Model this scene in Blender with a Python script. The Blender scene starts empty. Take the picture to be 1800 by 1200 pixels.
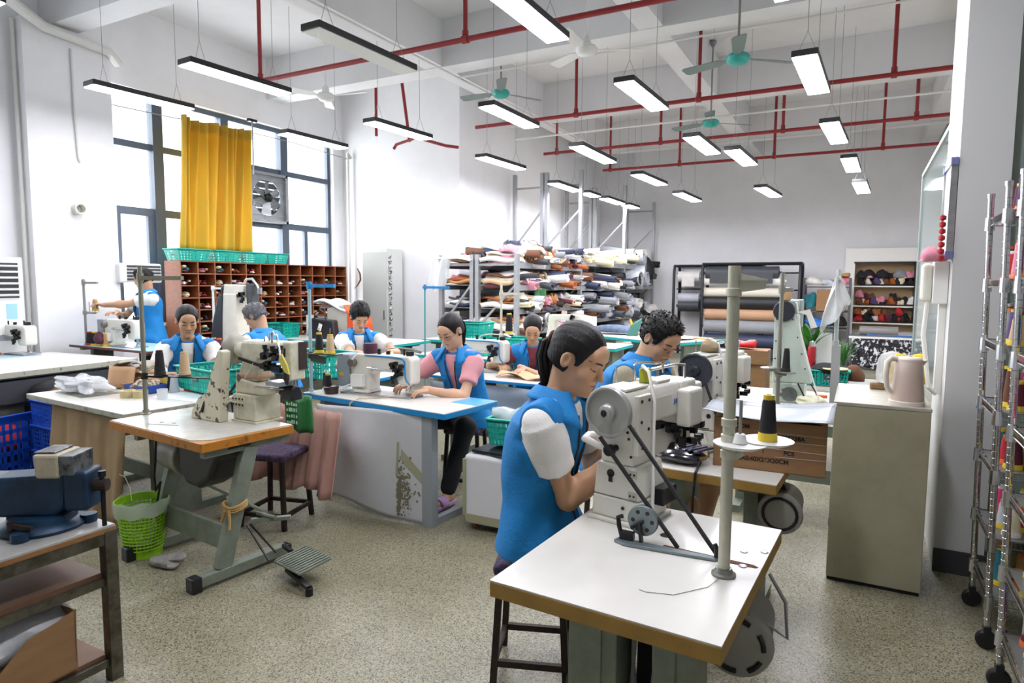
import bpy, math, random
import numpy as np
from mathutils import Vector, Matrix, Euler
from mathutils.bvhtree import BVHTree
sc = bpy.context.scene
COL = sc.collection
PI = math.pi
def hexc(h, a=1.0):
    h = h.lstrip('#'); o = []
    for i in (0, 2, 4):
        c = int(h[i:i+2], 16) / 255
        o.append(c/12.92 if c <= .04045 else ((c+.055)/1.055)**2.4)
    return (o[0], o[1], o[2], a)

# ------------------------------------------------------------ camera
cd = bpy.data.cameras.new('camera'); cam = bpy.data.objects.new('camera', cd); COL.objects.link(cam)
cd.sensor_width = 36; cd.lens = 22.8; cd.clip_start = .05; cd.clip_end = 100
_r = Vector((.880806, .473437, .006168)); _d = Vector((.047526, -.075442, -.996017)); _f = Vector((-.471086, .877591, -.088950))
cam.matrix_world = Matrix(((_r.x, -_d.x, -_f.x, 0), (_r.y, -_d.y, -_f.y, 0), (_r.z, -_d.z, -_f.z, 1.6), (0, 0, 0, 1)))
cd.dof.use_dof = True; cd.dof.focus_distance = 3.0; cd.dof.aperture_fstop = 9.0
sc.camera = cam
# ------------------------------------------------------------ world, daylight, exposure
sc.view_settings.view_transform = 'Standard'; sc.view_settings.look = 'None'
sc.view_settings.exposure = 0.62; sc.view_settings.gamma = 1; sc.view_settings.use_curve_mapping = False
w = bpy.data.worlds.new('sky'); sc.world = w; w.use_nodes = True
bg = w.node_tree.nodes['Background']; bg.inputs[0].default_value = (.86, .93, 1, 1); bg.inputs[1].default_value = 2.4
def area(name, loc, rot, sx, sy, power, col=(1, 1, 1)):
    l = bpy.data.lights.new(name, 'AREA'); l.shape = 'RECTANGLE'; l.size = sx; l.size_y = sy; l.energy = power; l.color = col
    o = bpy.data.objects.new(name, l); o.location = loc; o.rotation_euler = rot; COL.objects.link(o); return o
# skylight entering by the window bank in view and by the one further left, outside the frame
area('daylight_window', (-9.2, 6.8, 2.7), (0, -PI/2, 0), 3.4, 4.2, 230, (.95, .98, 1))
area('daylight_window_left', (-9.2, 1.6, 2.7), (0, -PI/2, 0), 3.4, 3.6, 25, (.95, .98, 1))

# ------------------------------------------------------------ materials
MATS = {}
def mat(name, c, rough=.5, metal=0, var=0, vs=6, c2=None, bump=0, bs=40, emit=0, trans=0, alpha=1, sheen=0, coat=0, spec=.5, stretch=None, ramp=(.35, .65), subsurf=0):
    if name in MATS: return MATS[name]
    m = bpy.data.materials.new(name); m.use_nodes = True; nt = m.node_tree; b = nt.nodes['Principled BSDF']
    c = hexc(c) if isinstance(c, str) else c
    b.inputs['Base Color'].default_value = c; b.inputs['Roughness'].default_value = rough; b.inputs['Metallic'].default_value = metal
    b.inputs['Specular IOR Level'].default_value = spec
    if trans: b.inputs['Transmission Weight'].default_value = trans
    if alpha < 1: b.inputs['Alpha'].default_value = alpha
    if coat: b.inputs['Coat Weight'].default_value = coat; b.inputs['Coat Roughness'].default_value = .15
    if sheen: b.inputs['Sheen Weight'].default_value = sheen
    if subsurf: b.inputs['Subsurface Weight'].default_value = subsurf; b.inputs['Subsurface Radius'].default_value = (.012, .005, .003); b.inputs['Subsurface Scale'].default_value = 1
    if emit: b.inputs['Emission Color'].default_value = c; b.inputs['Emission Strength'].default_value = emit
    if var or c2 or bump:
        tc = nt.nodes.new('ShaderNodeTexCoord'); mp = nt.nodes.new('ShaderNodeMapping'); nt.links.new(tc.outputs['Object'], mp.inputs['Vector'])
        if stretch: mp.inputs['Scale'].default_value = stretch
    if var or c2:
        n = nt.nodes.new('ShaderNodeTexNoise'); n.inputs['Scale'].default_value = vs; n.inputs['Detail'].default_value = 5; n.inputs['Roughness'].default_value = .65
        nt.links.new(mp.outputs[0], n.inputs['Vector'])
        r = nt.nodes.new('ShaderNodeValToRGB'); r.color_ramp.elements[0].position = ramp[0]; r.color_ramp.elements[1].position = ramp[1]
        d = hexc(c2) if c2 else tuple(x*(1-var) for x in c[:3])+(1,)
        u = c if c2 else tuple(min(1, x*(1+var*.5)) for x in c[:3])+(1,)
        r.color_ramp.elements[0].color = d; r.color_ramp.elements[1].color = u
        nt.links.new(n.outputs[0], r.inputs[0]); nt.links.new(r.outputs[0], b.inputs['Base Color'])
    if bump:
        n2 = nt.nodes.new('ShaderNodeTexNoise'); n2.inputs['Scale'].default_value = bs; n2.inputs['Detail'].default_value = 4
        nt.links.new(mp.outputs[0], n2.inputs['Vector'])
        bp = nt.nodes.new('ShaderNodeBump'); bp.inputs['Strength'].default_value = bump; bp.inputs['Distance'].default_value = .01
        nt.links.new(n2.outputs[0], bp.inputs['Height']); nt.links.new(bp.outputs[0], b.inputs['Normal'])
    MATS[name] = m; return m
def floor_mat():
    m = bpy.data.materials.new('polished_aggregate_floor'); m.use_nodes = True; nt = m.node_tree; b = nt.nodes['Principled BSDF']; L = nt.links.new
    tc = nt.nodes.new('ShaderNodeTexCoord')
    v = nt.nodes.new('ShaderNodeTexVoronoi'); v.inputs['Scale'].default_value = 190; L(tc.outputs['Object'], v.inputs['Vector'])
    r = nt.nodes.new('ShaderNodeValToRGB'); r.color_ramp.interpolation = 'CONSTANT'
    e = r.color_ramp.elements; e[0].position = 0; e[0].color = hexc('3d3b33'); e[1].position = .13; e[1].color = hexc('9a967f')
    for p, c in ((.45, 'a6a28c'), (.7, '8d8975'), (.85, 'bfbba9'), (.92, '4b483f')):
        k = e.new(p); k.color = hexc(c)
    sp = nt.nodes.new('ShaderNodeSeparateColor'); L(v.outputs['Color'], sp.inputs[0]); L(sp.outputs[0], r.inputs[0])
    n = nt.nodes.new('ShaderNodeTexNoise'); n.inputs['Scale'].default_value = 1.3; n.inputs['Detail'].default_value = 6; L(tc.outputs['Object'], n.inputs['Vector'])
    n3 = nt.nodes.new('ShaderNodeTexNoise'); n3.inputs['Scale'].default_value = 28; n3.inputs['Detail'].default_value = 4; L(tc.outputs['Object'], n3.inputs['Vector'])
    r2 = nt.nodes.new('ShaderNodeValToRGB'); r2.color_ramp.elements[0].position = .3; r2.color_ramp.elements[0].color = hexc('c6c3b6'); r2.color_ramp.elements[1].position = .7; r2.color_ramp.elements[1].color = (1, 1, .97, 1)
    L(n.outputs[0], r2.inputs[0])
    mx = nt.nodes.new('ShaderNodeMix'); mx.data_type = 'RGBA'; mx.inputs[0].default_value = .8; mx.inputs[6].default_value = hexc('979279')
    L(r.outputs[0], mx.inputs[7])
    mm = nt.nodes.new('ShaderNodeMix'); mm.data_type = 'RGBA'; mm.blend_type = 'MULTIPLY'; mm.inputs[0].default_value = 1
    L(mx.outputs[2], mm.inputs[6]); L(r2.outputs[0], mm.inputs[7])
    L(mm.outputs[2], b.inputs['Base Color'])
    rr = nt.nodes.new('ShaderNodeMapRange'); rr.inputs[3].default_value = .25; rr.inputs[4].default_value = .5; L(n3.outputs[0], rr.inputs[0]); L(rr.outputs[0], b.inputs['Roughness'])
    return m
WHITEWALL = mat('white_plaster', 'e9e9ea', .85, var=.05, vs=1.2)
CEIL = mat('white_ceiling_paint', 'dededf', .9, var=.06, vs=.8)
WHITE = mat('white_paint', 'e9e8e2', .5)
BLACK = mat('black_plastic', '17171a', .45)
DARK = mat('dark_steel', '2b2b2d', .4, .6)
STEEL = mat('bare_steel', 'b4b5b6', .3, .9, var=.2, vs=20)
CHROME = mat('chrome_wire', 'c9cacc', .18, 1)
GREYSTEEL = mat('grey_painted_steel', '8d8f8c', .45, .2, var=.15, vs=8)
RACKGREY = mat('rack_grey', 'a9abad', .45, .3, var=.1)
WINFRAME = mat('grey_window_frame', '4b5766', .5)
REDPIPE = mat('red_pipe_paint', '8d2224', .45)
TEALFAN = mat('teal_enamel', '1c9a8e', .35)
WHITEFAN = mat('white_enamel', 'dcdcd8', .35)
LAMPBODY = mat('black_lamp_housing', '1c1c1f', .5)
LAMPGLOW = mat('lamp_diffuser_lit', 'f7f6ff', .5, emit=38)
LAMPOFF = mat('lamp_diffuser_unlit', 'deded8', .4)
CREAM = mat('cream_machine_paint', 'd6d3c4', .35, var=.08, vs=9, coat=.2)
IVORY = mat('ivory_machine_paint', 'dddbd0', .32, var=.04, vs=9, coat=.25)
OLDCREAM = mat('worn_cream_paint', 'd2ceb6', .4, c2='b3ad91', vs=14, ramp=(.25, .55))
CHIPPED = mat('chipped_cream_paint', 'cfc9af', .5, c2='4a3d2e', vs=13, ramp=(.41, .44))
PALEGREEN = mat('pale_green_enamel', 'c4d3c8', .4, var=.05)
PULLEY = mat('grey_pulley', 'a7a8a3', .35, .3)
DPULLEY = mat('dark_grey_pulley', '3a3e45', .3, .3)
BELT = mat('black_rubber', '1d1d1e', .6)
TABLEW = mat('white_laminate', 'dcdad2', .3, var=.05, vs=3, coat=.3)
YEDGE = mat('ochre_edge_band', 'a5813f', .5, var=.15, vs=12)
OEDGE = mat('orange_wood_edge', 'b3731d', .5, c2='6d4313', vs=22, ramp=(.28, .45))
BLUEEDGE = mat('blue_edge_band', '1385c4', .4)
TEALEDGE = mat('teal_edge_band', '12a3a0', .4)
TEALP = mat('teal_plastic', '12ac9a', .4, spec=.5)
BLUEP = mat('blue_plastic', '1a4fc0', .4)
VEST = mat('blue_vest_cloth', '047ec4', .7, var=.10, vs=8, bump=.25, bs=90)
NAVY = mat('navy_trim', '1b2440', .8)
TEE = mat('white_tshirt_cloth', 'e9e7e2', .85, bump=.2, bs=120)
SKIN = mat('skin', 'c79b79', .5, var=.06, vs=12, subsurf=.12)
SKINL = mat('fair_skin', 'd3a585', .5, var=.05, vs=12, subsurf=.12)
HAIR = mat('black_hair', '0f0c0b', .48, bump=.4, bs=120, spec=.35, stretch=(1, 1, .15))
GREYHAIR = mat('grey_hair', '77777a', .6, c2='2c2b2c', vs=60, bump=.5, bs=150, ramp=(.3, .6))
TROUSER = mat('black_trousers', '15161b', .85)
CARD = mat('brown_cardboard', '8e6b47', .8, var=.12, vs=5, stretch=(1, 1, 4))
PAPER = mat('white_sheet_paper', 'd3d4d6', .65, var=.05, vs=3)
CLEAR = mat('clear_plastic_film', 'e6eaec', .22, alpha=.45, spec=.6, bump=.4, bs=25)
KRAFT = mat('kraft_paper', 'c79a72', .7)
BROWNCLOTH = mat('brown_cloth', '9c835f', .85, c2='87704f', vs=3, bump=.2, bs=60)
PINKCLOTH = mat('dusty_pink_cloth', 'b98f83', .85, var=.1, vs=5)
WOOD = mat('brown_shelf_wood', '9b5a33', .5, c2='7d4526', vs=14, stretch=(1, 1, 6))
GREENMETAL = mat('grey_green_steel', '7f8778', .5, .2, var=.2, vs=9)
GREYCAB = mat('greige_cabinet_paint', 'b0ad92', .45, c2='9c997e', vs=2.2, bump=.05)
RUST = mat('rusty_dark_steel', '41332b', .6, .5, c2='2a2523', vs=25)

# ------------------------------------------------------------ mesh builder
class MB:
    def __init__(s): s.v = []; s.f = []; s.mi = []; s.m = 0
    def add(s, vs, fs):
        o = len(s.v); s.v.extend(tuple(map(float, x)) for x in vs); s.f.extend(tuple(i+o for i in f) for f in fs); s.mi.extend([s.m]*len(fs)); return s
    def box(s, c, d, rz=0, M=None):
        x, y, z = d[0]/2, d[1]/2, d[2]/2
        vs = [Vector((a*x, b*y, e*z)) for e in (-1, 1) for b in (-1, 1) for a in (-1, 1)]
        R = M if M is not None else Matrix.Rotation(rz, 3, 'Z')
        return s.add([R @ q + Vector(c) for q in vs], [(0, 2, 3, 1), (4, 5, 7, 6), (0, 1, 5, 4), (2, 6, 7, 3), (0, 4, 6, 2), (1, 3, 7, 5)])
    def bb(s, x0, x1, y0, y1, z0, z1): return s.box(((x0+x1)/2, (y0+y1)/2, (z0+z1)/2), (x1-x0, y1-y0, z1-z0))
    def bar(s, p, q, w, h, up=(0, 0, 1)):
        p = Vector(p); q = Vector(q); d = (q-p); L = d.length; d.normalize(); u = Vector(up)
        if abs(d.dot(u)) > .98: u = Vector((1, 0, 0))
        a = d.cross(u).normalized(); b = a.cross(d).normalized()
        M = Matrix((a, d, b)).transposed()
        return s.box((p+q)/2, (w, L, h), M=M)
    def tube(s, pts, r, n=8, closed=False, cap=True):
        pts = [Vector(p) for p in pts]; N = len(pts)
        rs = r if isinstance(r, (list, tuple)) else [r]*N
        t0 = (pts[1]-pts[0]).normalized(); u = t0.orthogonal().normalized(); vs = []
        for i, p in enumerate(pts):
            if closed: t = (pts[(i+1) % N]-pts[i-1]).normalized()
            else: t = (pts[min(i+1, N-1)]-pts[max(i-1, 0)]).normalized()
            u = (u-t*u.dot(t)); u = u.normalized() if u.length > 1e-6 else t.orthogonal().normalized()
            b = t.cross(u)
            vs += [p+(u*math.cos(2*PI*k/n)+b*math.sin(2*PI*k/n))*rs[i] for k in range(n)]
        fs = []
        for i in range(N if closed else N-1):
            j = (i+1) % N
            for k in range(n):
                fs.append((i*n+k, i*n+(k+1) % n, j*n+(k+1) % n, j*n+k))
        if cap and not closed: fs += [tuple(range(n-1, -1, -1)), tuple((N-1)*n+k for k in range(n))]
        return s.add(vs, fs)
    def cyl(s, p, q, r0, r1=None, n=14): return s.tube([p, q], [r0, r0 if r1 is None else r1], n)
    def lathe(s, prof, o=(0, 0, 0), n=20, ax='z', M=None, cap=True):
        vs = []; o = Vector(o)
        for r, z in prof:
            for k in range(n):
                a = 2*PI*k/n; p = Vector((r*math.cos(a), r*math.sin(a), z))
                if ax == 'y': p = Vector((p.x, p.z, -p.y))
                if ax == 'x': p = Vector((p.z, p.y, -p.x))
                if M is not None: p = M @ p
                vs.append(p+o)
        fs = [(i*n+k, i*n+(k+1) % n, (i+1)*n+(k+1) % n, (i+1)*n+k) for i in range(len(prof)-1) for k in range(n)]
        if cap: fs += [tuple(range(n-1, -1, -1)), tuple((len(prof)-1)*n+k for k in range(n))]
        return s.add(vs, fs)
    def prism(s, poly, a, b, plane='xz'):
        n = len(poly)
        def P(u, v, w): return {'xz': (u, w, v), 'yz': (w, u, v), 'xy': (u, v, w)}[plane]
        vs = [P(u, v, a) for u, v in poly]+[P(u, v, b) for u, v in poly]
        fs = [(i, (i+1) % n, n+(i+1) % n, n+i) for i in range(n)]+[tuple(range(n-1, -1, -1)), tuple(range(n, 2*n))]
        return s.add(vs, fs)
    def sheet(s, fn, nu, nv, close=False):
        vs = [fn(i/nu, j/nv) for j in range(nv+1) for i in range(nu+1)]
        return s.add(vs, [(j*(nu+1)+i, j*(nu+1)+i+1, (j+1)*(nu+1)+i+1, (j+1)*(nu+1)+i) for j in range(nv) for i in range(nu)])
    def blob(s, c, d, seed=0, amp=.2, n=8, fr=2.2, flat=None):
        rng = random.Random(seed); ph = [(rng.uniform(-1, 1)*fr, rng.uniform(-1, 1)*fr, rng.uniform(-1, 1)*fr, rng.uniform(0, 6)) for _ in range(6)]
        vs = []; N = n; Mm = 2*n
        for i in range(N+1):
            th = PI*i/N
            for k in range(Mm):
                a = 2*PI*k/Mm; p = Vector((math.sin(th)*math.cos(a), math.sin(th)*math.sin(a), math.cos(th)))
                q = 1+amp*sum(math.sin(h[0]*p.x*2+h[1]*p.y*2+h[2]*p.z*2+h[3]) for h in ph)/3
                z = p.z*d[2]/2*q
                if flat is not None: z = max(z, flat*d[2]/2)
                vs.append((c[0]+p.x*d[0]/2*q, c[1]+p.y*d[1]/2*q, c[2]+z))
        fs = [(i*Mm+k, (i+1)*Mm+k, (i+1)*Mm+(k+1) % Mm, i*Mm+(k+1) % Mm) for i in range(N) for k in range(Mm)]
        return s.add(vs, fs)
    def build(s, name, m, parent=None, smooth=False, bev=0, seg=2, ang=40, solid=0, loc=None, rz=0, sub=0):
        me = bpy.data.meshes.new(name); me.from_pydata(s.v, [], s.f); me.update()
        for k in (m if isinstance(m, (list, tuple)) else [m]): me.materials.append(k)
        if any(s.mi): me.polygons.foreach_set('material_index', s.mi)
        if smooth:
            me.polygons.foreach_set('use_smooth', [True]*len(me.polygons)); me.set_sharp_from_angle(angle=math.radians(ang))
        o = bpy.data.objects.new(name, me); COL.objects.link(o)
        if parent is not None: o.parent = parent
        if loc is not None: o.location = loc
        if rz: o.rotation_euler = (0, 0, rz)
        if solid:
            k = o.modifiers.new('thickness', 'SOLIDIFY'); k.thickness = solid; k.offset = 0
        if sub:
            k = o.modifiers.new('smooth', 'SUBSURF'); k.levels = sub; k.render_levels = sub
        if bev:
            k = o.modifiers.new('edge', 'BEVEL'); k.width = bev; k.segments = seg; k.limit_method = 'ANGLE'; k.angle_limit = math.radians(35)
        return o
def tag(o, label, cat, group=None):
    o['label'] = label; o['category'] = cat
    if group: o['group'] = group
    return o
def struct(o, label=None):
    o['kind'] = 'structure'
    if label: o['label'] = label
    return o
def T(name, label, cat, loc=(0, 0, 0), rz=0, group=None):
    o = bpy.data.objects.new(name, None); COL.objects.link(o); o.location = loc; o.rotation_euler = (0, 0, rz); o.empty_display_size = .1
    return tag(o, label, cat, group)
def dup(r, loc, rz=0, label=None, group=None, scale=None):
    c = r.copy(); COL.objects.link(c); c.location = loc
    e = r.rotation_euler; c.rotation_euler = (e[0], e[1], rz) if not isinstance(rz, tuple) else rz
    if label: c['label'] = label
    if group: c['group'] = group
    elif 'group' in c and group == '': del c['group']
    if scale: c.scale = scale if isinstance(scale, tuple) else (scale,)*3
    for ch in list(r.children):
        d = ch.copy(); COL.objects.link(d); d.parent = c
        for g in list(ch.children):
            k = g.copy(); COL.objects.link(k); k.parent = d
    return c
def text(body, size, m, parent, M, name='lettering', ext=.0004):
    cu = bpy.data.curves.new(name, 'FONT'); cu.body = body; cu.size = size; cu.extrude = ext; cu.offset = .0009; cu.align_x = 'CENTER'; cu.align_y = 'CENTER'
    o = bpy.data.objects.new(name, cu); COL.objects.link(o)
    dg = bpy.context.evaluated_depsgraph_get(); me = bpy.data.meshes.new_from_object(o.evaluated_get(dg))
    bpy.data.objects.remove(o); ob = bpy.data.objects.new(name, me); COL.objects.link(ob); me.materials.clear(); me.materials.append(m)
    ob.parent = parent; ob.matrix_local = M; return ob
# ============================================================ ROOM
CZ, BZ = 5.0, 4.4          # slab and beam undersides
WX, SX, BY = -8.2, -5.75, 15.3   # window wall, rear side wall, back wall
m = MB(); m.bb(-8.6, 3.4, -3.2, 15.6, -.1, 0); struct(m.build('floor', floor_mat()))
m = MB(); m.bb(-8.8, 3.4, -3.2, 15.6, CZ, CZ+.15); ce = struct(m.build('ceiling', CEIL))
def beam(x0, x1, y0, y1):
    b = MB(); b.bb(x0, x1, y0, y1, BZ+(.012 if y1-y0 > 2 else 0), CZ-.001); return b.build('beam', CEIL, ce)
for y0 in (-1.9, 1.1, 4.1, 7.25, 10.3, 13.4): beam(WX, 3.2, y0, y0+.3)
for x0 in (-5.22, -2.32, .9): beam(x0, x0+.27, -3, BY)
# window wall with one opening in view and one nearer the camera
m = MB()
WIN = (4.72, 8.66, 1.05, 4.02); WIN0 = (-.6, 3.3, 1.05, 4.02)
for a, b in ((-3.2, WIN0[0]), (WIN0[1], WIN[0]), (WIN[1], 8.95)): m.bb(WX-.3, WX, a, b, 0, CZ)
for q in (WIN, WIN0): m.bb(WX-.3, WX, q[0], q[1], 0, q[2]); m.bb(WX-.3, WX, q[0], q[1], q[3], CZ)
struct(m.build('wall_left', WHITEWALL))
m = MB(); m.bb(WX-.1, WX+.22, 3.82, 4.74, 0, BZ); struct(m.build('column', WHITEWALL))
m = MB(); m.bb(WX, SX, 8.9, 9.1, 0, CZ); struct(m.build('wall_wing', WHITEWALL))
m = MB(); m.bb(SX-.2, SX, 9.1, BY, 0, CZ); struct(m.build('wall_rear_left', WHITEWALL))
m = MB(); m.bb(SX-.2, 3.4, BY, BY+.2, 0, CZ); struct(m.build('wall_back', WHITEWALL))
m = MB(); m.bb(WX-.3, 3.4, -3.3, -3.1, 0, CZ); struct(m.build('wall_front', WHITEWALL))
m = MB(); m.bb(1.75, 1.95, 4.55, BY, 0, CZ); struct(m.build('wall_right', WHITEWALL))
GREENWALL = mat('pale_green_glass_backing', 'a9b5ac', .35, var=.08, vs=1.5, stretch=(4, 1, .2))
m = MB(); m.bb(.43, .66, 4.26, 4.9, 0, CZ); struct(m.build('pillar', mat('white_pillar', 'd9dad8', .6)))
m = MB(); m.bb(.66, 3.2, 4.36, 4.6, 0, CZ); struct(m.build('wall_right_end', GREENWALL))
m = MB(); m.bb(3.2, 3.4, -3.2, 4.6, 0, CZ); struct(m.build('wall_right_near', WHITEWALL))
m = MB(); m.bb(.425, 3.2, 4.245, 4.26, 0, .13); struct(m.build('baseboard_right', mat('dark_baseboard', '3c3c3e', .6)))
GLASS = mat('green_tinted_glass', 'b5cbc3', .06, alpha=.28, spec=.6)
def pane(name, x0, x1, y0, y1, z0, z1, trim=True):
    p = MB(); p.bb(x0, x1, y0, y1, z0, z1); o = struct(p.build(name, GLASS)); 
    return o
pane('window_3', .70, 2.9, 4.3, 4.312, .13, 4.2)
pane('window_4', .46, .472, 4.95, 7.3, .02, 2.62)
m = MB(); m.bb(.452, .48, 7.3, 7.33, 0, 2.62); m.bb(.452, .48, 4.95, 7.33, 2.62, 2.65); struct(m.build('trim_1', mat('pale_aluminium', 'b9c0bf', .4, .5)))
# --- windows
SKYPANE = mat('window_glass', 'f4f8ff', .02, alpha=.06, spec=.4)
def window(name, q, verts, trans, extra):
    y0, y1, z0, z1 = q; t = T(name, 'grey metal framed window bank', 'window'); del t['category']; t['kind'] = 'structure'; X = WX-.12
    def fr(nm, a, b, c, d, dep=.07):
        k = MB(); k.bb(X-dep/2, X+dep/2, a, b, c, d); return k.build(nm, WINFRAME, t)
    fr('frame_head', y0, y1, z1-.07, z1); fr('frame_sill', y0, y1, z0, z0+.07); fr('frame_jamb', y0, y0+.06, z0+.07, z1-.07); fr('frame_jamb', y1-.06, y1, z0+.07, z1-.07)
    for i, (v, wd) in enumerate(verts): fr('mullion', v-wd/2, v+wd/2, z0+.07, z1-.07, .12)
    ys = [y0+.06]+sum([[v-wd/2, v+wd/2] for v, wd in verts], [])+[y1-.06]
    for i in range(0, len(ys), 2):
        for (zz, hh) in trans: fr('transom', ys[i], ys[i+1], zz-hh/2, zz+hh/2)
        zs = [z0+.07]+sum([[zz-hh/2, zz+hh/2] for zz, hh in trans], [])+[z1-.07]
        for j in range(0, len(zs), 2):
            k = MB(); k.bb(X-.004, X+.004, ys[i], ys[i+1], zs[j], zs[j+1]); k.build('pane', SKYPANE, t)
    for a, b, c, d in extra: fr('sash_bar', a, b, c, d, .06)
    return t
window('window_1', WIN, [(5.49, .14), (6.52, .13), (7.62, .14)], [(2.5, .1), (3.34, .085)], [(4.86, 4.97, 1.12, 2.45), (5.33, 5.42, 1.12, 2.45), (8.05, 8.12, 1.12, 2.45), (6.0, 6.07, 1.12, 2.45)])
window('window_2', WIN0, [(.7, .14), (2.0, .14)], [(2.5, .1), (3.34, .085)], [])
m = MB(); m.bb(WX-.02, WX+.05, WIN[0], WIN[1], WIN[2]-.04, WIN[2]); struct(m.build('trim_2', WHITE))
# --- service runs under the slab
def pipe(y, z, x0, x1, drops, label, r=.026):
    t = T('sprinkler_pipe', label, 'pipe', group=None)
    k = MB(); k.cyl((x0, y, z), (x1, y, z), r, n=10); k.build('main_run', REDPIPE, t, smooth=True)
    for x in drops:
        k = MB(); k.cyl((x, y, z), (x, y, CZ-.02), r*.85, n=8); k.lathe([(r*1.5, -.03), (r*1.5, .03)], (x, y, z), 8, 'x'); k.lathe([(r*1.2, z+.04), (r*1.2, z+.08)], (x, y, 0), 8)
        k.build('riser', REDPIPE, t, smooth=True)
    return t
pipe(5.4, 3.9, -6.2, 1.7, (-6.2, -3.42, -.6), 'red sprinkler pipe nearest the camera, passing over the unlit lamp')
pipe(8.42, 3.9, -5.15, 1.7, (-3.55, -1.9, .2), 'second red sprinkler pipe, passing behind the teal fan near the pillar')
pipe(10.66, 3.9, -5.1, 1.7, (-4.85, -3.0, -1.15, .55), 'third red sprinkler pipe, in front of the farthest fan')
pipe(12.72, 3.9, -4.75, 1.7, (-4.6, -3.2, -1.5, .2, 1.3), 'fourth red sprinkler pipe, nearest the back wall')
t = T('sprinkler_branch', 'short red pipe branch with slanted riser hanging by the white wing wall', 'pipe')
k = MB(); k.tube([(-6.35, 8.0, 3.62), (-6.3, 8.0, 3.68), (-5.85, 7.9, 3.72), (-5.4, 8.0, 3.58), (-5.22, 8.05, 3.55)], .022, 8); k.build('main_run', REDPIPE, t, smooth=True)
k = MB(); k.cyl((-6.05, 8.0, 3.7), (-6.25, 8.0, CZ), .024, n=8); k.build('riser', REDPIPE, t, smooth=True)
k = MB(); k.cyl((-6.85, 8.2, 3.9), (-6.85, 8.2, CZ), .022, n=8); k.build('riser', REDPIPE, t, smooth=True)
CONDUIT = mat('white_conduit', 'd5d5d0', .5)
def conduit(label, pts, r=.014):
    k = MB(); k.tube(pts, r, 8); o = k.build('conduit', CONDUIT, smooth=True); tag(o, label, 'conduit')
    return o
conduit('white conduit along the long ceiling beam on the left', [(-4.93, -2, 4.36), (-4.93, 15.2, 4.36)])
conduit('white conduit on the cross beam behind the white fans', [(-4.9, 7.6, 4.36), (3.1, 7.6, 4.36)])
conduit('white conduit under the second red pipe, reaching the pillar', [(-4.9, 9.2, 3.85), (1.7, 9.2, 3.85)])
conduit('white conduit on the beam near the back wall', [(-4.9, 13.3, 4.36), (1.7, 13.3, 4.36)])
conduit('thick white insulated pipe wrapped round the top of the left column', [(-6.8, 1.2, 4.35), (-7.6, 3.5, 4.4), (-7.9, 4.0, 4.33), (-7.92, 4.7, 4.28), (-8.0, 4.85, 4.2)], .055)
conduit('pale conduit running down the wall left of the column', [(-8.1, 3.79, 4.38), (-8.1, 3.79, 0)], .02)
conduit('thin grey hanging cable on the left column', [(-7.965, 4.3, 4.2), (-7.96, 4.3, 3.5), (-7.955, 4.32, 3.0), (-7.96, 4.34, 2.95)], .012)
conduit('white vertical pipe in the corner between window and wing wall', [(-7.95, 8.83, 3.75), (-8.0, 8.8, 3.85), (-8.0, 8.8, 0)], .025)
m = MB(); m.lathe([(.062, 0), (.068, .09), (.062, .1), (.05, .1), (.05, .02)], (0, 0, 0), 18, 'x', cap=False); o = m.build('wall_pipe_stub', mat('ivory_plastic', 'd9d6c8', .5), smooth=True, loc=(-7.985, 4.28, 2.42)); tag(o, 'short ivory pipe stub sticking out of the left column', 'pipe')
# --- lamps: black housings, lit diffusers, two wires
def lamp(A, B, z, label, lit=True, w=.2, group=None):
    A = Vector((A[0], A[1])); B = Vector((B[0], B[1])); L = (B-A).length; c = (A+B)/2; a = math.atan2((B-A).y, (B-A).x)-PI/2
    t = T('pendant_lamp', label, 'lamp', (c.x, c.y, z), a, group)
    k = MB(); k.bb(-w/2, w/2, -L/2, L/2, .008, .06); k.build('housing', LAMPBODY, t, bev=.006)
    k = MB(); k.bb(-w/2+.008, w/2-.008, -L/2+.008, L/2-.008, 0, .0085); k.build('diffuser', LAMPGLOW if lit else LAMPOFF, t)
    for s in (-1, 1):
        k = MB(); y = s*L*.36
        k.cyl((0, y, .25), (0, y, CZ-z), .0025, n=5); k.cyl((-w*.4, y, .06), (0, y, .25), .002, n=4); k.cyl((w*.4, y, .06), (0, y, .25), .002, n=4)
        k.build('suspension_wire', GREYSTEEL, t)
    return t
def lampz(P, k, **kw):
    # P measured at 3.3 m; k slides the lamp along so that its length becomes a real 1.2 m
    (ax, ay), (bx, by), label = P; f = (k-1.6)/1.7
    return lamp((ax*f, ay*f), (bx*f, by*f), k, label, **kw)
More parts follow.
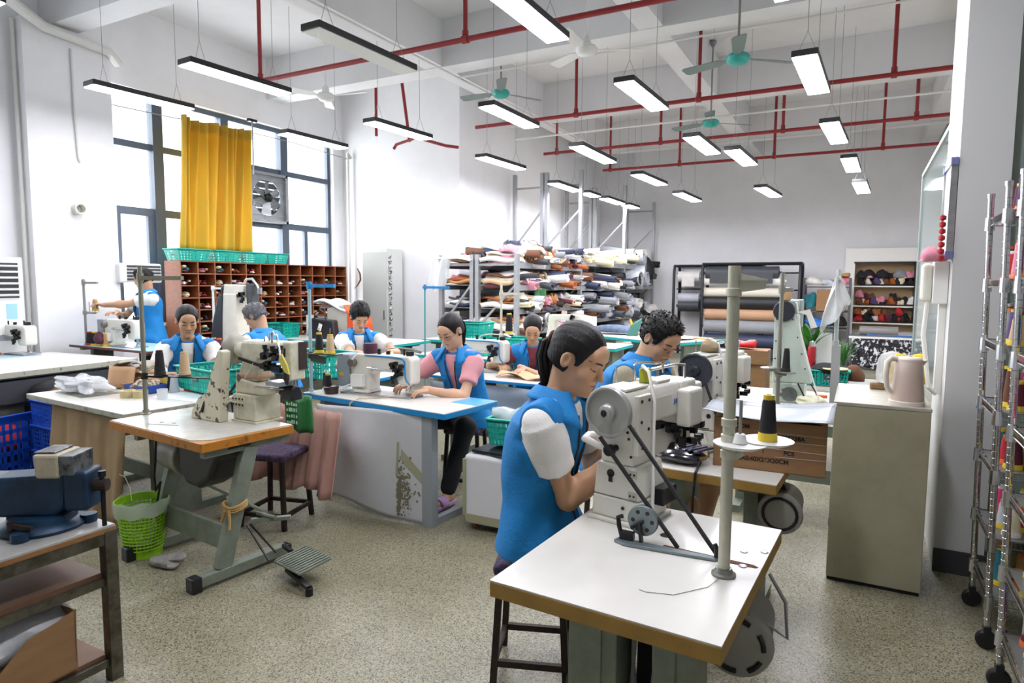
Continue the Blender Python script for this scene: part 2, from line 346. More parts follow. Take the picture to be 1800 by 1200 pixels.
for A, B, z, lab, lit in [
    ((-1.86, 5.43), (-1.83, 6.45), 3.45, 'lit lamp below the teal fans, between the two middle pipes', 1),
    ((-.46, 5.44), (-.42, 6.54), 3.42, 'large lit lamp nearest the pillar, seen almost end on', 1),
    ((-4.78, 3.42), (-4.72, 4.39), 3.5, 'long lit lamp in front of the window, second from the left column', 1),
    ((-6.06, 3.4), (-6.0, 4.34), 3.5, 'long lit lamp passing in front of the left column', 1),
    ((-3.28, 5.55), (-3.27, 6.53), 3.42, 'lit lamp right of the white wing wall edge, under the teal fan', 1),
    ((-4.72, 5.53), (-4.65, 6.49), 3.45, 'lit lamp in front of the white wing wall', 1),
    ((-1.83, 7.77), (-1.8, 8.9), 3.3, 'lit lamp in the middle distance below the farthest teal fan', 1),
    ((-1.54, 8.75), (-1.49, 9.95), 3.22, 'lit lamp right of the centre, just beyond its twin', 1),
    ((-4.65, 7.73), (-4.6, 8.82), 3.35, 'lit lamp left of the tall rack posts', 1),
    ((-3.22, 7.65), (-3.22, 8.9), 3.27, 'lit lamp hanging over the middle of the storage rack', 1),
    ((-3.18, 10.0), (-3.12, 11.25), 3.25, 'lit lamp near the back corner beside the rack', 1),
    ((-3.13, 12.4), (-3.08, 13.75), 3.15, 'small lit lamp before the back wall, left one', 1),
    ((-1.66, 12.3), (-1.55, 13.7), 3.1, 'small lit lamp before the back wall, middle one', 1),
    ((-.385, 7.74), (-.32, 8.9), 3.33, 'lit lamp on the right, second in the row beside the pillar', 1),
    ((-.24, 9.98), (-.19, 11.2), 3.27, 'lit lamp on the right, third in the row beside the pillar', 1),
    ((-.12, 12.4), (-.05, 13.83), 3.1, 'lit lamp on the right, last in the row before the back wall', 1),
    ((-3.37, 3.36), (-3.33, 4.4), 3.48, 'unlit lamp with white diffuser under the near red pipe', 0),
    ((-1.97, 3.32), (-1.97, 4.33), 3.5, 'large lit lamp at the top edge, left of the white fan', 1),
    ((-4.85, 1.12), (-4.83, 2.2), 3.5, 'lit lamp cut off by the top left corner of the picture', 1),
    ((-.52, 3.28), (-.46, 4.35), 3.5, 'lit lamp cut off by the top edge near the pillar', 1),
    ((-5.97, 5.49), (-5.93, 6.45), 3.43, 'lit lamp in front of the right half of the window', 1),
    ((-4.73, 10.25), (-4.73, 11.35), 3.22, 'lit lamp between the tall rack posts, nearer of two', 1),
    ((-4.64, 12.5), (-4.63, 13.5), 3.18, 'lit lamp between the tall rack posts, farther of two', 1),
    ((-4.69, 11.6), (-4.69, 12.2), 3.2, 'lit lamp behind the farther rack frame, left of a pair', 1),
    ((-4.6, 13.75), (-4.59, 14.4), 3.18, 'lit lamp behind the farther rack frame, right of a pair', 1),
    ]:
    f = (z-1.6)/1.7
    lamp((A[0]*f, A[1]*f), (B[0]*f, B[1]*f), z, lab, bool(lit))
lamp((-1.97, 1.12), (-1.95, 2.25), 3.5, 'lit lamp above the picture, over the blue edged table side')
lamp((-.5, 1.12), (-.46, 2.25), 3.5, 'lit lamp above the picture, over the near machine')
# --- ceiling fans
def fan(x, y, z, rot, m, label, R=.62, top=CZ, blade=None):
    t = T('ceiling_fan', label, 'fan', (x, y, z), rot)
    k = MB(); k.lathe([(.03, -.065), (.085, -.055), (.115, -.02), (.118, .01), (.095, .035), (.05, .05), (.045, .11), (.03, .14), (.012, .15)], (0, 0, 0), 24); k.build('motor', m, t, smooth=True)
    k = MB(); k.cyl((0, 0, .14), (0, 0, top-z-.02), .012, n=8); k.lathe([(.012, 0), (.05, .06), (.05, .08)], (0, 0, top-z-.1), 12); k.build('down_rod', WHITEFAN if m is WHITEFAN else GREYSTEEL, t, smooth=True)
    for i in range(3):
        k = MB(); a = 2*PI*i/3; Mr = Matrix.Rotation(a, 3, 'Z') @ Matrix.Rotation(math.radians(12), 3, 'X')
        pl = [(.1, -.02), (.16, -.025), (.2, -.055), (R-.03, -.07), (R, -.05), (R, .05), (R-.03, .07), (.2, .055), (.16, .025), (.1, .02)]
        b = MB(); b.prism(pl, -.003, .003, 'xy'); k.add([Mr @ Vector(v) for v in b.v], b.f); k.build('blade', blade or m, t)
    return t
BLADE = mat('grey_fan_blade', '6f7d7a', .5)
fan(-6.55, 6.8, 4.12, .15, WHITEFAN, 'white ceiling fan before the window, left of the unlit lamp')
fan(-2.72, 6.71, 4.1, .5, WHITEFAN, 'white ceiling fan at the top of the picture, between red pipes')
fan(-4.35, 7.75, 4.12, 1.05, TEALFAN, 'teal ceiling fan right of the wing wall edge', blade=BLADE)
fan(-1.2, 6.98, 3.86, .7, TEALFAN, 'largest teal ceiling fan, left of the lamp by the pillar', blade=BLADE)
fan(-1.99, 9.6, 3.88, .7, TEALFAN, 'farthest teal ceiling fan, over the red pipes', blade=BLADE)
# ============================================================ BUILDERS
ORD = ['first', 'second', 'third', 'fourth', 'fifth', 'sixth', 'seventh', 'eighth', 'ninth', 'tenth', 'eleventh', 'twelfth', 'thirteenth', 'fourteenth', 'fifteenth', 'sixteenth', 'seventeenth', 'eighteenth', 'nineteenth', 'twentieth', 'twenty-first', 'twenty-second']
COLS = {'black': '19191c', 'white': 'dcdad4', 'beige': 'cbb08b', 'tan': 'b98a56', 'brown': '6b4128', 'maroon': '5e1f2e', 'pink': 'd98fa0', 'magenta': 'd8407f', 'red': 'b3252b',
        'grey': '85888c', 'navy': '27304a', 'blue': '2f6fc0', 'teal': '1c6d78', 'green': '3d7f4e', 'yellow': 'd9bd33', 'purple': '54406b', 'olive': '77744e', 'orange': 'd9682a', 'silver': 'b9bdc4', 'rust': '9c5426', 'cream': 'e3d9b4', 'charcoal': '3b3e44'}
def cmat(kind, col, rough=.75, **kw): return mat(kind+'_'+col.replace(' ', '_'), COLS[col], rough, **kw)
CONEMESH = {}
def cone(x, y, z, col, label, group=None, base='yellow', h=.165, r=.03, rz=0):
    key = (col, base, round(h, 2), round(r, 3)); t = T('thread_cone', label, 'thread cone', (x, y, z), rz, group)
    if key not in CONEMESH:
        k = MB(); k.lathe([(r*1.15, .008), (r*1.12, .03), (r*.92, h*.6), (r*.84, h-.02), (r*.7, h-.012)], (0, 0, 0), 14); a = k.build('thread', mat('thread_'+col.replace(' ', '_'), COLS[col], .8, bump=.35, bs=220, stretch=(.1, .1, 3)), t, smooth=True)
        k = MB(); k.lathe([(r*1.25, 0), (r*1.25, .012), (r*1.05, .03)], (0, 0, 0), 14); b = k.build('cone_base', cmat('spool', base, .5), t, smooth=True)
        k = MB(); k.lathe([(r*.72, h-.015), (r*.72, h), (r*.4, h), (r*.4, h-.02)], (0, 0, 0), 12); c = k.build('cone_top', cmat('spool', base, .5), t, smooth=True)
        CONEMESH[key] = (a.data, b.data, c.data)
    else:
        for n, d in zip(('thread', 'cone_base', 'cone_top'), CONEMESH[key]):
            o = bpy.data.objects.new(n, d); COL.objects.link(o); o.parent = t
    return t
def basket(x, y, z, L, W, H, rz, label, m=None, group=None, name='plastic_basket', flare=1.12, sticker=True, cat='basket', nx=12, rows=4):
    """open lattice basket: rim, woven walls of bars, floor"""
    m = m or TEALP; t = T(name, label, cat, (x, y, z), rz, group)
    b = [(-L/2/flare, -W/2/flare), (L/2/flare, -W/2/flare), (L/2/flare, W/2/flare), (-L/2/flare, W/2/flare)]; u = [(-L/2, -W/2), (L/2, -W/2), (L/2, W/2), (-L/2, W/2)]
    k = MB(); k.prism(b, 0, .008, 'xy')
    for i in range(4):
        j = (i+1) % 4; A0, A1, B0, B1 = Vector((*b[i], 0)), Vector((*b[j], 0)), Vector((*u[i], H)), Vector((*u[j], H))
        n = nx if i % 2 == 0 else max(4, int(nx*W/L))
        P = lambda s, v: A0.lerp(A1, s).lerp(B0.lerp(B1, s), v)
        nrm = (A1-A0).cross(B0-A0).normalized()
        def slab(s0, s1, v0, v1, th=.003):
            q = [P(s0, v0), P(s1, v0), P(s1, v1), P(s0, v1)]; k.add([p-nrm*th for p in q]+[p+nrm*th*.3 for p in q], [(3, 2, 1, 0), (4, 5, 6, 7), (0, 1, 5, 4), (1, 2, 6, 5), (2, 3, 7, 6), (3, 0, 4, 7)])
        hb = .13
        for r in range(rows+1):
            v = .02+(.98-hb*.6)*r/rows; slab(0, 1, max(0, v-.035), min(1, v+.035))
        for s in range(n+1):
            c = s/n; wd = .22/n if s % 4 else .5/n
            slab(max(0, c-wd), min(1, c+wd), 0, 1)
        slab(0, 1, 1-hb, 1)
    k.build('body', m, t)
    k = MB(); e = .012
    for i in range(4):
        j = (i+1) % 4; p = Vector((*u[i], H)); q = Vector((*u[j], H)); d = (q-p).normalized()*e; k.bar(p-d*.8, q+d*.8, .022, .012)
    k.build('rim', m, t, bev=.003)
    if sticker:
        k = MB(); k.bb(-.035, .035, -.006, -.002, -.02, .022); o = k.build('emblem_plate', mat('smoky_label', '3d4a4a', .5), t); o.location = (0.02, -W/2/flare*1.065, H*.55); o.rotation_euler = (-math.atan2(W/2-W/2/flare, H), 0, 0)
        k = MB(); k.prism([(-.02, -.008), (.0, .016), (.02, -.008), (.008, .002), (-.008, .002)], -.009, -.006, 'xz'); p = k.build('emblem', mat('pale_emblem', 'b9c9c6', .5), o)
    return t
def stool(x, y, h, rz, label, seat='fabric', group=None, size=.3):
    t = T('work_stool', label, 'stool', (x, y, 0), rz, group); s = size/2
    k = MB(); k.box((0, 0, h-.03), (size+.03, size+.03, .05)); k.build('seat', mat('dark_patterned_cushion', '2c2b42', .9, c2='55435c', vs=45, ramp=(.45, .6)), t, smooth=True, bev=.02, seg=3)
    for i in (-1, 1):
        for j in (-1, 1):
            k = MB(); k.bar((i*s*1.08, j*s*1.08, 0), (i*s*.9, j*s*.9, h-.05), .026, .026, up=(1, 0, 0)); k.build('leg', RUST, t)
    for a, b in (((-1, -1), (1, -1)), ((1, -1), (1, 1)), ((1, 1), (-1, 1)), ((-1, 1), (-1, -1))):
        k = MB(); f = 1.05; k.bar((a[0]*s*f, a[1]*s*f, .09), (b[0]*s*f, b[1]*s*f, .09), .02, .026); k.build('stretcher', RUST, t)
    return t
def table(x, y, L, W, rz, label, h=.78, edge=None, top=None, legs=True, name='work_table', legm=None, group=None, th=.04):
    """laminate top with coloured edge band on two T shaped steel legs"""
    t = T(name, label, 'table', (x, y, 0), rz, group); edge = edge or TABLEW; legm = legm or GREENMETAL
    k = MB(); k.bb(-L/2, L/2, -W/2, W/2, h-.004, h); k.build('tabletop', top or TABLEW, t)
    k = MB(); k.bb(-L/2, L/2, -W/2, W/2, h-th, h-.004); k.build('edge_band', edge, t, bev=.003)
    if legs:
        for sx in (-1, 1):
            X = sx*(L/2-.14)
            k = MB(); k.bb(X-.03, X+.03, -W*.2, W*.2, .05, h-th); k.bb(X-.03, X+.03, -W*.44, W*.44, 0, .05); k.bb(X-.03, X+.03, -W*.4, W*.4, h-th-.03, h-th); k.build('leg', legm, t)
        k = MB(); k.bb(-L/2+.14, L/2-.14, -.012, .012, .2, .3); k.build('stretcher', legm, t)
    return t
def stand(x, y, z, top, label, pole=None, arm=None, bar_dir=0, bar_z=None, trays=(), r=.011, group=None, bar_len=.22, discs=True):
    """thread stand: pole, foot, top eyelet bar, spool tray with pins"""
    t = T('thread_stand', label, 'thread stand', (x, y, z), bar_dir, group); pole = pole or GREYSTEEL; arm = arm or pole
    k = MB(); k.cyl((0, 0, 0), (0, 0, top-z), r, n=12); k.build('pole', pole, t, smooth=True)
    k = MB(); k.lathe([(r*2.4, 0), (r*2.4, .006), (r*1.5, .012), (r*1.4, .03)], (0, 0, 0), 14); k.build('foot', pole, t, smooth=True)
    if bar_z:
        k = MB(); k.bb(-.02, bar_len, -.012, .012, bar_z-z-.012, bar_z-z+.012); k.lathe([(r*1.5, bar_z-z-.025), (r*1.5, bar_z-z+.03)], (0, 0, 0), 12)
        for q in (.35, .6, .93): k.lathe([(.006, -.014), (.006, .014)], (bar_len*q, 0, bar_z-z), 6, 'y')
        k.build('eyelet_bar', arm, t)
    for (tz, d, L) in trays:
        tr = T('x', '', ''); bpy.data.objects.remove(tr)
        k = MB(); k.lathe([(r*1.7, tz-z-.03), (r*1.7, tz-z+.01)], (0, 0, 0), 12); k.bar((0, 0, tz-z-.012), (L*math.cos(d), L*math.sin(d), tz-z-.012), .025, .012); k.build('tray_arm', arm, t)
        ds = (L*.45, L) if L > .12 else (L,)
        for q in ds:
            k = MB(); c = (q*math.cos(d), q*math.sin(d), tz-z)
            if discs: k.lathe([(.055, 0), (.06, .004), (.055, .007), (.01, .009)], c, 20)
            else: k.lathe([(.03, -.003), (.03, .003)], c, 12)
            k.lathe([(.004, 0), (.004, .11)], c, 6); k.build('spool_holder', arm, t, smooth=True)
    return t
# -------- flat bed sewing machine, bed along +x, needle at +x, back towards -y
def flatbed(x, y, z, rz, label, plum=True, stripe=True, lampm=True, motor=True, group=None):
    t = T('sewing_machine', label, 'sewing machine', (x, y, z), rz, group)
    k = MB(); k.bb(-.01, .60, -.09, .09, 0, .012); k.build('bed_plate', STEEL, t)
    out = [(.07, .03), (.24, .03), (.245, .15), (.27, .175), (.46, .178), (.485, .10), (.50, .092), (.585, .092), (.6, .11), (.6, .27), (.575, .298), (.3, .3), (.12, .3), (.075, .27), (.06, .2)]
    k = MB(); k.prism(out, -.062, .062, 'xz'); k.build('arm_casting', IVORY, t, smooth=True, bev=.012, seg=3, ang=50)
    k = MB(); k.bb(.1, .235, -.085, .085, .012, .04); k.bb(.1, .24, -.05, .05, .03, .16); k.build('column', IVORY, t, bev=.01)
    if motor:
        k = MB(); k.bb(-.06, .06, -.07, .07, .05, .29); o = k.build('motor_box', mat('machine_motor_grey', '8e9aa3', .4), t, bev=.008)
        k = MB(); k.bb(-.035, -.0, -.0715, -.07, .13, .155); k.build('warning_label', mat('yellow_label', 'dcc634', .5), o)
        k = MB(); k.lathe([(.05, -.03), (.055, -.01), (.03, .0)], (-.06, 0, .2), 18, 'x'); k.build('handwheel', PULLEY, t, smooth=True)
    if stripe:
        k = MB(); k.tube([(.2, -.066, .292), (.45, -.066, .29), (.53, -.066, .283), (.548, -.066, .26), (.55, -.066, .16), (.562, -.066, .125), (.59, -.066, .1)], .006, 6); k.build('blue_stripe', BLUEEDGE, t, smooth=True)
    k = MB(); k.cyl((.26, -.085, .2), (.46, -.085, .192), .009, n=10); k.lathe([(.014, -.02), (.014, .02)], (.26, -.085, .2), 10, 'x'); k.build('lifting_rod', CHROME, t, smooth=True)
    k = MB(); rng = random.Random(4)
    for i in range(14): k.box((.48+rng.uniform(-.04, .05), -.075+rng.uniform(-.015, .01), .13+rng.uniform(-.05, .12)), (.022, .03, .024), rng.uniform(0, 1))
    for q in ((.49, .2), (.53, .23), (.45, .24)): k.lathe([(.016, -.03), (.016, 0), (.008, .0)], (q[0], -.07, q[1]), 10, 'y')
    k.build('tension_assembly', DARK, t)
    k = MB(); k.cyl((.545, 0, .02), (.545, 0, .1), .005, n=8); k.cyl((.565, 0, .02), (.565, 0, .1), .006, n=8); k.bb(.53, .58, -.03, .03, .014, .022); k.bb(.54, .575, -.012, .012, .022, .045); k.build('presser_foot', CHROME, t)
    k = MB(); k.bb(.09, .2, -.10, -.064, .06, .15); k.tube([(.1, -.09, .08), (.03, -.1, .05), (.0, -.11, .015)], .006, 6); k.build('bobbin_winder', WHITE, t, bev=.006)
    k = MB(); k.lathe([(.028, -.035), (.032, 0), (.024, .02), (.012, .025)], (.1, -.075, .235), 14, 'y'); k.build('oil_cap', mat('smoky_amber', '6d665a', .25), t, smooth=True)
    k = MB(); k.cyl((.3, -.03, .3), (.3, -.03, .34), .012, n=8); k.cyl((.36, 0, .3), (.36, 0, .325), .016, n=8); k.cyl((.5, 0, .3), (.5, 0, .345), .008, n=8); k.bb(.53, .57, -.02, .02, .3, .33); k.build('thread_guides', DARK, t)
    if lampm:
        k = MB(); k.tube([(.28, .02, .3), (.32, .02, .335), (.42, .03, .35), (.52, .03, .347), (.58, .02, .34)], .005, 8); k.cyl((.56, .02, .345), (.63, .015, .325), .011, n=8); k.build('work_light', STEEL, t, smooth=True)
    if plum:
        k = MB(); k.lathe([(.05, .3), (.052, .31), (.052, .365), (.048, .375)], (.2, .0, .0), 22); k.build('thread_spool', mat('plum_thread', '4a2238', .7, bump=.3, bs=150, stretch=(.2, .2, 3)), t, smooth=True)
    return t
# -------- tall cylinder arm machine on a riser, pulley at -y, arm along +y
def post_machine(x, y, z, rz, label, pul=None, variant=0):
    t = T('sewing_machine', label, 'sewing machine', (x, y, z), rz); pul = pul or PULLEY
    k = MB(); k.bb(-.105, .105, -.015, .215, 0, .014); k.build('base_flange', IVORY, t, bev=.004)
    k = MB(); k.prism([(-.095, .014), (.095, .014), (.09, .088), (-.09, .088)], 0, .2, 'xz'); k.build('riser_lower', IVORY, t, bev=.006)
    k = MB(); k.prism([(-.09, .09), (.09, .09), (.072, .205), (-.078, .205)], 0, .195, 'xz'); ru = k.build('riser_upper', IVORY, t, bev=.008)
    k = MB()
    if variant == 0:
        k.lathe([(.014, -.004), (.014, .002)], (-.02, 0, .172), 14, 'y'); k.bb(-.027, -.013, -.004, .0, .142, .172); k.lathe([(.006, -.003), (.006, .002)], (.03, 0, .058), 10, 'y')
        for zz in (.182, .108):
            k.lathe([(.004, -.004), (.004, .002)], (.058, 0, zz), 8, 'y'); k.lathe([(.004, -.004), (.004, .002)], (.072, 0, zz), 8, 'y')
    else:
        for xx in (-.045, -.015, .055): k.lathe([(.011, -.004), (.011, .002)], (xx, 0, .165), 14, 'y')
        k.bb(-.02, .06, -.003, 0, .098, .102)
    k.build('bolt_holes', BLACK, ru)
    if variant == 0:
        k = MB()
        for zz in (.182, .108): k = MB(); k.bb(.05, .082, -.0025, 0, zz-.014, zz+.014); k.build('slot_plate', mat('machine_recess', 'b9b7aa', .4), ru, bev=.003)
    k = MB(); k.bb(-.065, .065, .005, .16, .205, .345); col = k.build('column', IVORY, t, bev=.008)
    k = MB()
    for q in ((-.03, .315), (.0, .315), (.04, .322), (.055, .24), (-.01, .245), (.045, .3), (-.04, .235)): k.lathe([(.005, -.003), (.005, .002)], (q[0], .005, q[1]), 8, 'y')
    k.build('screws', DARK, col)
    if variant == 0: text('JUKI', .022, mat('logo_blue', '2f63b5', .5), col, Matrix.Translation((.0712, .30, .395)) @ Matrix.Rotation(PI/2, 4, 'Z') @ Matrix.Rotation(PI/2, 4, 'X'), 'brand_mark')
    k = MB(); k.bb(.065, .082, .0, .09, .245, .45); sp = k.build('side_plate', IVORY, t, bev=.004)
    k = MB()
    for q in ((.02, .43), (.07, .43), (.02, .36), (.07, .33), (.03, .27)): k.lathe([(.006, 0), (.006, .003)], (.082, q[0], q[1]), 8, 'x')
    k.build('screws', DARK, sp)
    arm = [(-.07, .34), (.07, .34), (.07, .43), (.05, .465), (-.05, .468), (-.07, .44)]
    k = MB(); k.prism(arm, -.045, .42, 'xz'); k.build('upper_arm', IVORY, t, smooth=True, bev=.012, seg=3)
    k = MB(); k.bb(-.052, .052, -.03, .12, .465, .474); k.bb(-.045, .045, .2, .3, .465, .476); k.build('top_cover', IVORY, t, bev=.003)
    k = MB(); k.bb(-.072, .07, .335, .47, .30, .462); k.build('needle_head', IVORY, t, bev=.012, seg=3)
    k = MB(); k.bb(.068, .125, .30, .41, .30, .44); k.build('side_cover', IVORY, t, bev=.012, seg=3)
    k = MB(); k.bb(.0702, .0715, .05, .26, .352, .425); k.build('inspection_plate', IVORY, t, bev=.001)
    k = MB(); k.bb(-.05, .06, .46, .55, .345, .44); k.build('face_cover', IVORY, t, bev=.012, seg=3)
    k = MB(); k.cyl((0, .14, .235), (0, .50, .235), .038, n=18); k.bb(-.038, .038, .14, .3, .205, .24); k.build('cylinder_arm', IVORY, t, smooth=True)
    k = MB(); rng = random.Random(7)
    for i in range(22): k.box((rng.uniform(-.04, .07), .40+rng.uniform(-.07, .08), rng.uniform(.272, .315)), (.02, .03, .022), rng.uniform(0, 2))
    for xx in (-.01, .012, .03): k.cyl((xx, .42, .265), (xx, .42, .31), .004, n=6)
    k.cyl((-.03, .46, .29), (.085, .5, .285), .006, n=6)
    for i in range(34): k.box((rng.uniform(.0, .11), .40+rng.uniform(-.07, .09), rng.uniform(.215, .30)), (.022, .024, .022), rng.uniform(0, 2))
    for yy in (.36, .42): k.cyl((.05, yy, .22), (.05, yy, .31), .007, n=8)
    k.build('presser_assembly', DARK, t)
    k = MB(); k.lathe([(.083, -.004), (.088, .0), (.088, .012), (.083, .018), (.077, .018), (.075, .008), (.03, .008), (.028, .022), (.022, .026), (.022, .034), (.012, .036), (.012, .02)], (0, -.05, .395), 40, 'y', M=None); pl = k.build('pulley', pul, t, smooth=True, ang=50)
    pl.scale = (1, -1, 1); pl.location = (0, -.10, 0)
    k = MB(); k.lathe([(.011, -.0), (.011, .003)], (0, -.0865, .395), 14, 'y'); k.build('shaft_hole', BLACK, t)
    k = MB(); k.cyl((0, -.06, .395), (0, -.03, .395), .03, n=16); k.build('shaft_boss', IVORY, t, smooth=True)
    # lever with knob on the operator's side
    k = MB(); k.tube([(-.065, .06, .28), (-.105, .06, .285), (-.12, .01, .288), (-.11, -.03, .285), (-.05, -.035, .27), (-.02, -.025, .262)], [.012, .013, .013, .013, .011, .01], 10); k.build('tension_lever', WHITE, t, smooth=True)
    k = MB(); k.lathe([(.02, -.045), (.02, -.03), (.012, -.03), (.012, .005)], (-.005, 0, .262), 14, 'y', M=Matrix.Identity(3)); k.lathe([(.01, -.048), (.01, -.044)], (-.005, 0, .262), 12, 'y'); k.build('lever_knob', DARK, t, smooth=True)
    # top fittings: bent wire rests, sight glass, pins
    k = MB(); k.tube([(-.05, .2, .465), (-.05, .2, .525), (-.045, .21, .535), (.03, .25, .535), (.035, .255, .525), (.035, .26, .5)], .005, 8); k.build('wire_rest', CHROME, t, smooth=True)
    k = MB(); k.tube([(.0, .22, .51), (.05, .33, .525), (.06, .38, .52), (.06, .385, .47)], .006, 8); k.build('wire_rest', CHROME, t, smooth=True)
    k = MB(); k.cyl((-.055, .08, .465), (-.055, .08, .535), .003, n=6); k.build('thread_pin', CHROME, t, smooth=True)
    k = MB(); k.lathe([(.022, .47), (.022, .515), (.018, .52)], (.0, .19, 0), 16); k.build('oil_reservoir', mat('olive_sight_glass', '9aa02a', .2), t, smooth=True)
    k = MB(); k.tube([(-.015, .185, .5), (-.0, .17, .53), (.04, .14, .515), (.082, .11, .42), (.086, .1, .3), (.1, .08, .15), (.11, .06, .0)], .006, 8); k.build('white_cable', WHITE, t, smooth=True)
    if variant == 0:
        k = MB(); k.bb(.085, .13, .1, .2, .06, .12); k.build('clutch_bracket', DARK, t, bev=.004)
    else:
        k = MB(); k.blob((0, .12, .5), (.1, .1, .07), 3, .2); k.build('thread_ball', mat('tan_thread', 'a38f70', .9, bump=.4, bs=90), t, smooth=True)
    return t
def belt(t, a, b, w=.012):
    k = MB(); k.bar(a, b, w, w*.8); return k.build('drive_belt', BELT, t)
def folded(x, y, z, L, W, H, col, label, cat='cloth', name='folded_cloth', seed=1, rz=0, group=None, amp=.16, kind='cloth', flat=-.35, m=None, bump=.3):
    k = MB(); k.blob((0, 0, H*.35), (L, W, H), seed, amp, 10, flat=flat); o = k.build(name, m or mat(kind+'_'+col.replace(' ', '_'), COLS[col], .85, var=.15, vs=14, bump=bump, bs=25), smooth=True, ang=70, loc=(x, y, z), rz=rz)
    return tag(o, label, cat, group)
# ============================================================ PEOPLE (signed distance fields meshed by surface nets)
class Field:
    def __init__(s, lo, hi, h):
        s.lo = np.array(lo, np.float32); s.h = h; s.n = np.maximum(4, np.ceil((np.array(hi)-s.lo)/h).astype(int)+1); s.a = np.full(s.n, .2, np.float32)
    def sub(s, bl, bh):
        i0 = np.clip(np.floor((np.array(bl)-s.lo)/s.h).astype(int), 0, s.n-1); i1 = np.clip(np.ceil((np.array(bh)-s.lo)/s.h).astype(int)+1, 1, s.n)
        if np.any(i1 <= i0): return None, None
        g = np.meshgrid(*[(s.lo[k]+s.h*np.arange(i0[k], i1[k])).astype(np.float32) for k in range(3)], indexing='ij')
        return tuple(slice(a, b) for a, b in zip(i0, i1)), np.stack(g, -1)
    def put(s, fn, bl, bh, k=.02, pad=.05):
        sl, P = s.sub(np.array(bl)-pad-k, np.array(bh)+pad+k)
        if sl is None: return
        d = fn(P); a = s.a[sl]
        if k > 0:
            hh = np.clip(.5+.5*(a-d)/k, 0, 1); s.a[sl] = a*(1-hh)+d*hh-k*hh*(1-hh)
        else: s.a[sl] = np.minimum(a, d)
    def cut(s, fn, bl, bh, k=.0):
        sl, P = s.sub(bl, bh)
        if sl is None: return
        d = -fn(P); a = s.a[sl]
        if k > 0:
            hh = np.clip(.5-.5*(a-d)/k, 0, 1); s.a[sl] = a*(1-hh)+d*hh+k*hh*(1-hh)
        else: s.a[sl] = np.maximum(a, d)
    def cap(s, a, b, r0, r1=None, k=.02, flat=False):
        a = np.array(a, np.float32); b = np.array(b, np.float32); r1 = r0 if r1 is None else r1; R = max(r0, r1); v = b-a; L2 = float(v@v)+1e-9; L = math.sqrt(L2)
        def f(P):
            q = P-a; t = q@v/L2
            if flat:
                tc = np.clip(t, 0, 1); rad = np.linalg.norm(q-t[..., None]*v, axis=-1)-(r0+(r1-r0)*tc); ax = (np.abs(t-.5)-.5)*L; return np.maximum(rad, ax)
            t = np.clip(t, 0, 1); return np.linalg.norm(q-t[..., None]*v, axis=-1)-(r0+(r1-r0)*t)
        s.put(f, np.minimum(a, b)-R, np.maximum(a, b)+R, k)
    def ell(s, c, r, R=None, k=.02, cut=False):
        c = np.array(c, np.float32); r = np.array(r, np.float32); Rm = np.eye(3, dtype=np.float32) if R is None else np.array(R, np.float32)
        def f(P):
            q = (P-c)@Rm; k0 = np.linalg.norm(q/r, axis=-1); k1 = np.linalg.norm(q/(r*r), axis=-1)+1e-6; return k0*(k0-1)/k1
        m = r.max()
        if cut: s.cut(f, c-m-.02, c+m+.02, k)
        else: s.put(f, c-m, c+m, k)
    def mesh(s, noise=None):
        a = s.a
        if noise is not None:
            g = np.meshgrid(*[(s.lo[k]+s.h*np.arange(s.n[k])).astype(np.float32) for k in range(3)], indexing='ij'); a = a+noise(*g)
        ins = a < 0; nx, ny, nz = np.array(a.shape)-1
        cnt = np.zeros((nx, ny, nz), np.float32); acc = np.zeros((nx, ny, nz, 3), np.float32)
        offs = [(i, j, k) for i in (0, 1) for j in (0, 1) for k in (0, 1)]
        mixed = np.zeros((nx, ny, nz), np.int8)
        for (i, j, k) in offs: mixed += ins[i:i+nx, j:j+ny, k:k+nz]
        ci = np.argwhere((mixed > 0) & (mixed < 8))
        V = np.zeros((len(ci), 3), np.float32); C = np.zeros(len(ci), np.float32)
        for ax in range(3):
            o1, o2 = [q for q in range(3) if q != ax]
            for u in (0, 1):
                for v in (0, 1):
                    p = ci.copy(); p[:, o1] += u; p[:, o2] += v; q = p.copy(); q[:, ax] += 1
                    va = a[p[:, 0], p[:, 1], p[:, 2]]; vb = a[q[:, 0], q[:, 1], q[:, 2]]; m = (va < 0) != (vb < 0)
                    t = np.where(m, va/np.where(m, va-vb, 1), 0); pos = p.astype(np.float32); pos[:, ax] += t
                    V[m] += pos[m]; C[m] += 1
        V = s.lo+(V/np.maximum(C, 1)[:, None])*s.h
        idx = np.full((nx, ny, nz), -1, np.int64); idx[ci[:, 0], ci[:, 1], ci[:, 2]] = np.arange(len(ci))
        F = []
        for ax in range(3):
            o1, o2 = (ax+1) % 3, (ax+2) % 3
            sa = [slice(None)]*3; sb = [slice(None)]*3; sa[ax] = slice(0, -1); sb[ax] = slice(1, None)
            e = np.argwhere(ins[tuple(sa)] != ins[tuple(sb)])
            e = e[(e[:, o1] > 0) & (e[:, o2] > 0) & (e[:, o1] < a.shape[o1]-1) & (e[:, o2] < a.shape[o2]-1)]
            if not len(e): continue
            def at(d1, d2):
                p = e.copy(); p[:, o1] -= d1; p[:, o2] -= d2; return idx[p[:, 0], p[:, 1], p[:, 2]]
            q = np.stack([at(1, 1), at(0, 1), at(0, 0), at(1, 0)], 1); fl = ~ins[e[:, 0], e[:, 1], e[:, 2]]; q[fl] = q[fl][:, ::-1]; F.append(q)
        F = np.concatenate(F); F = F[(F >= 0).all(1)]
        return V, F
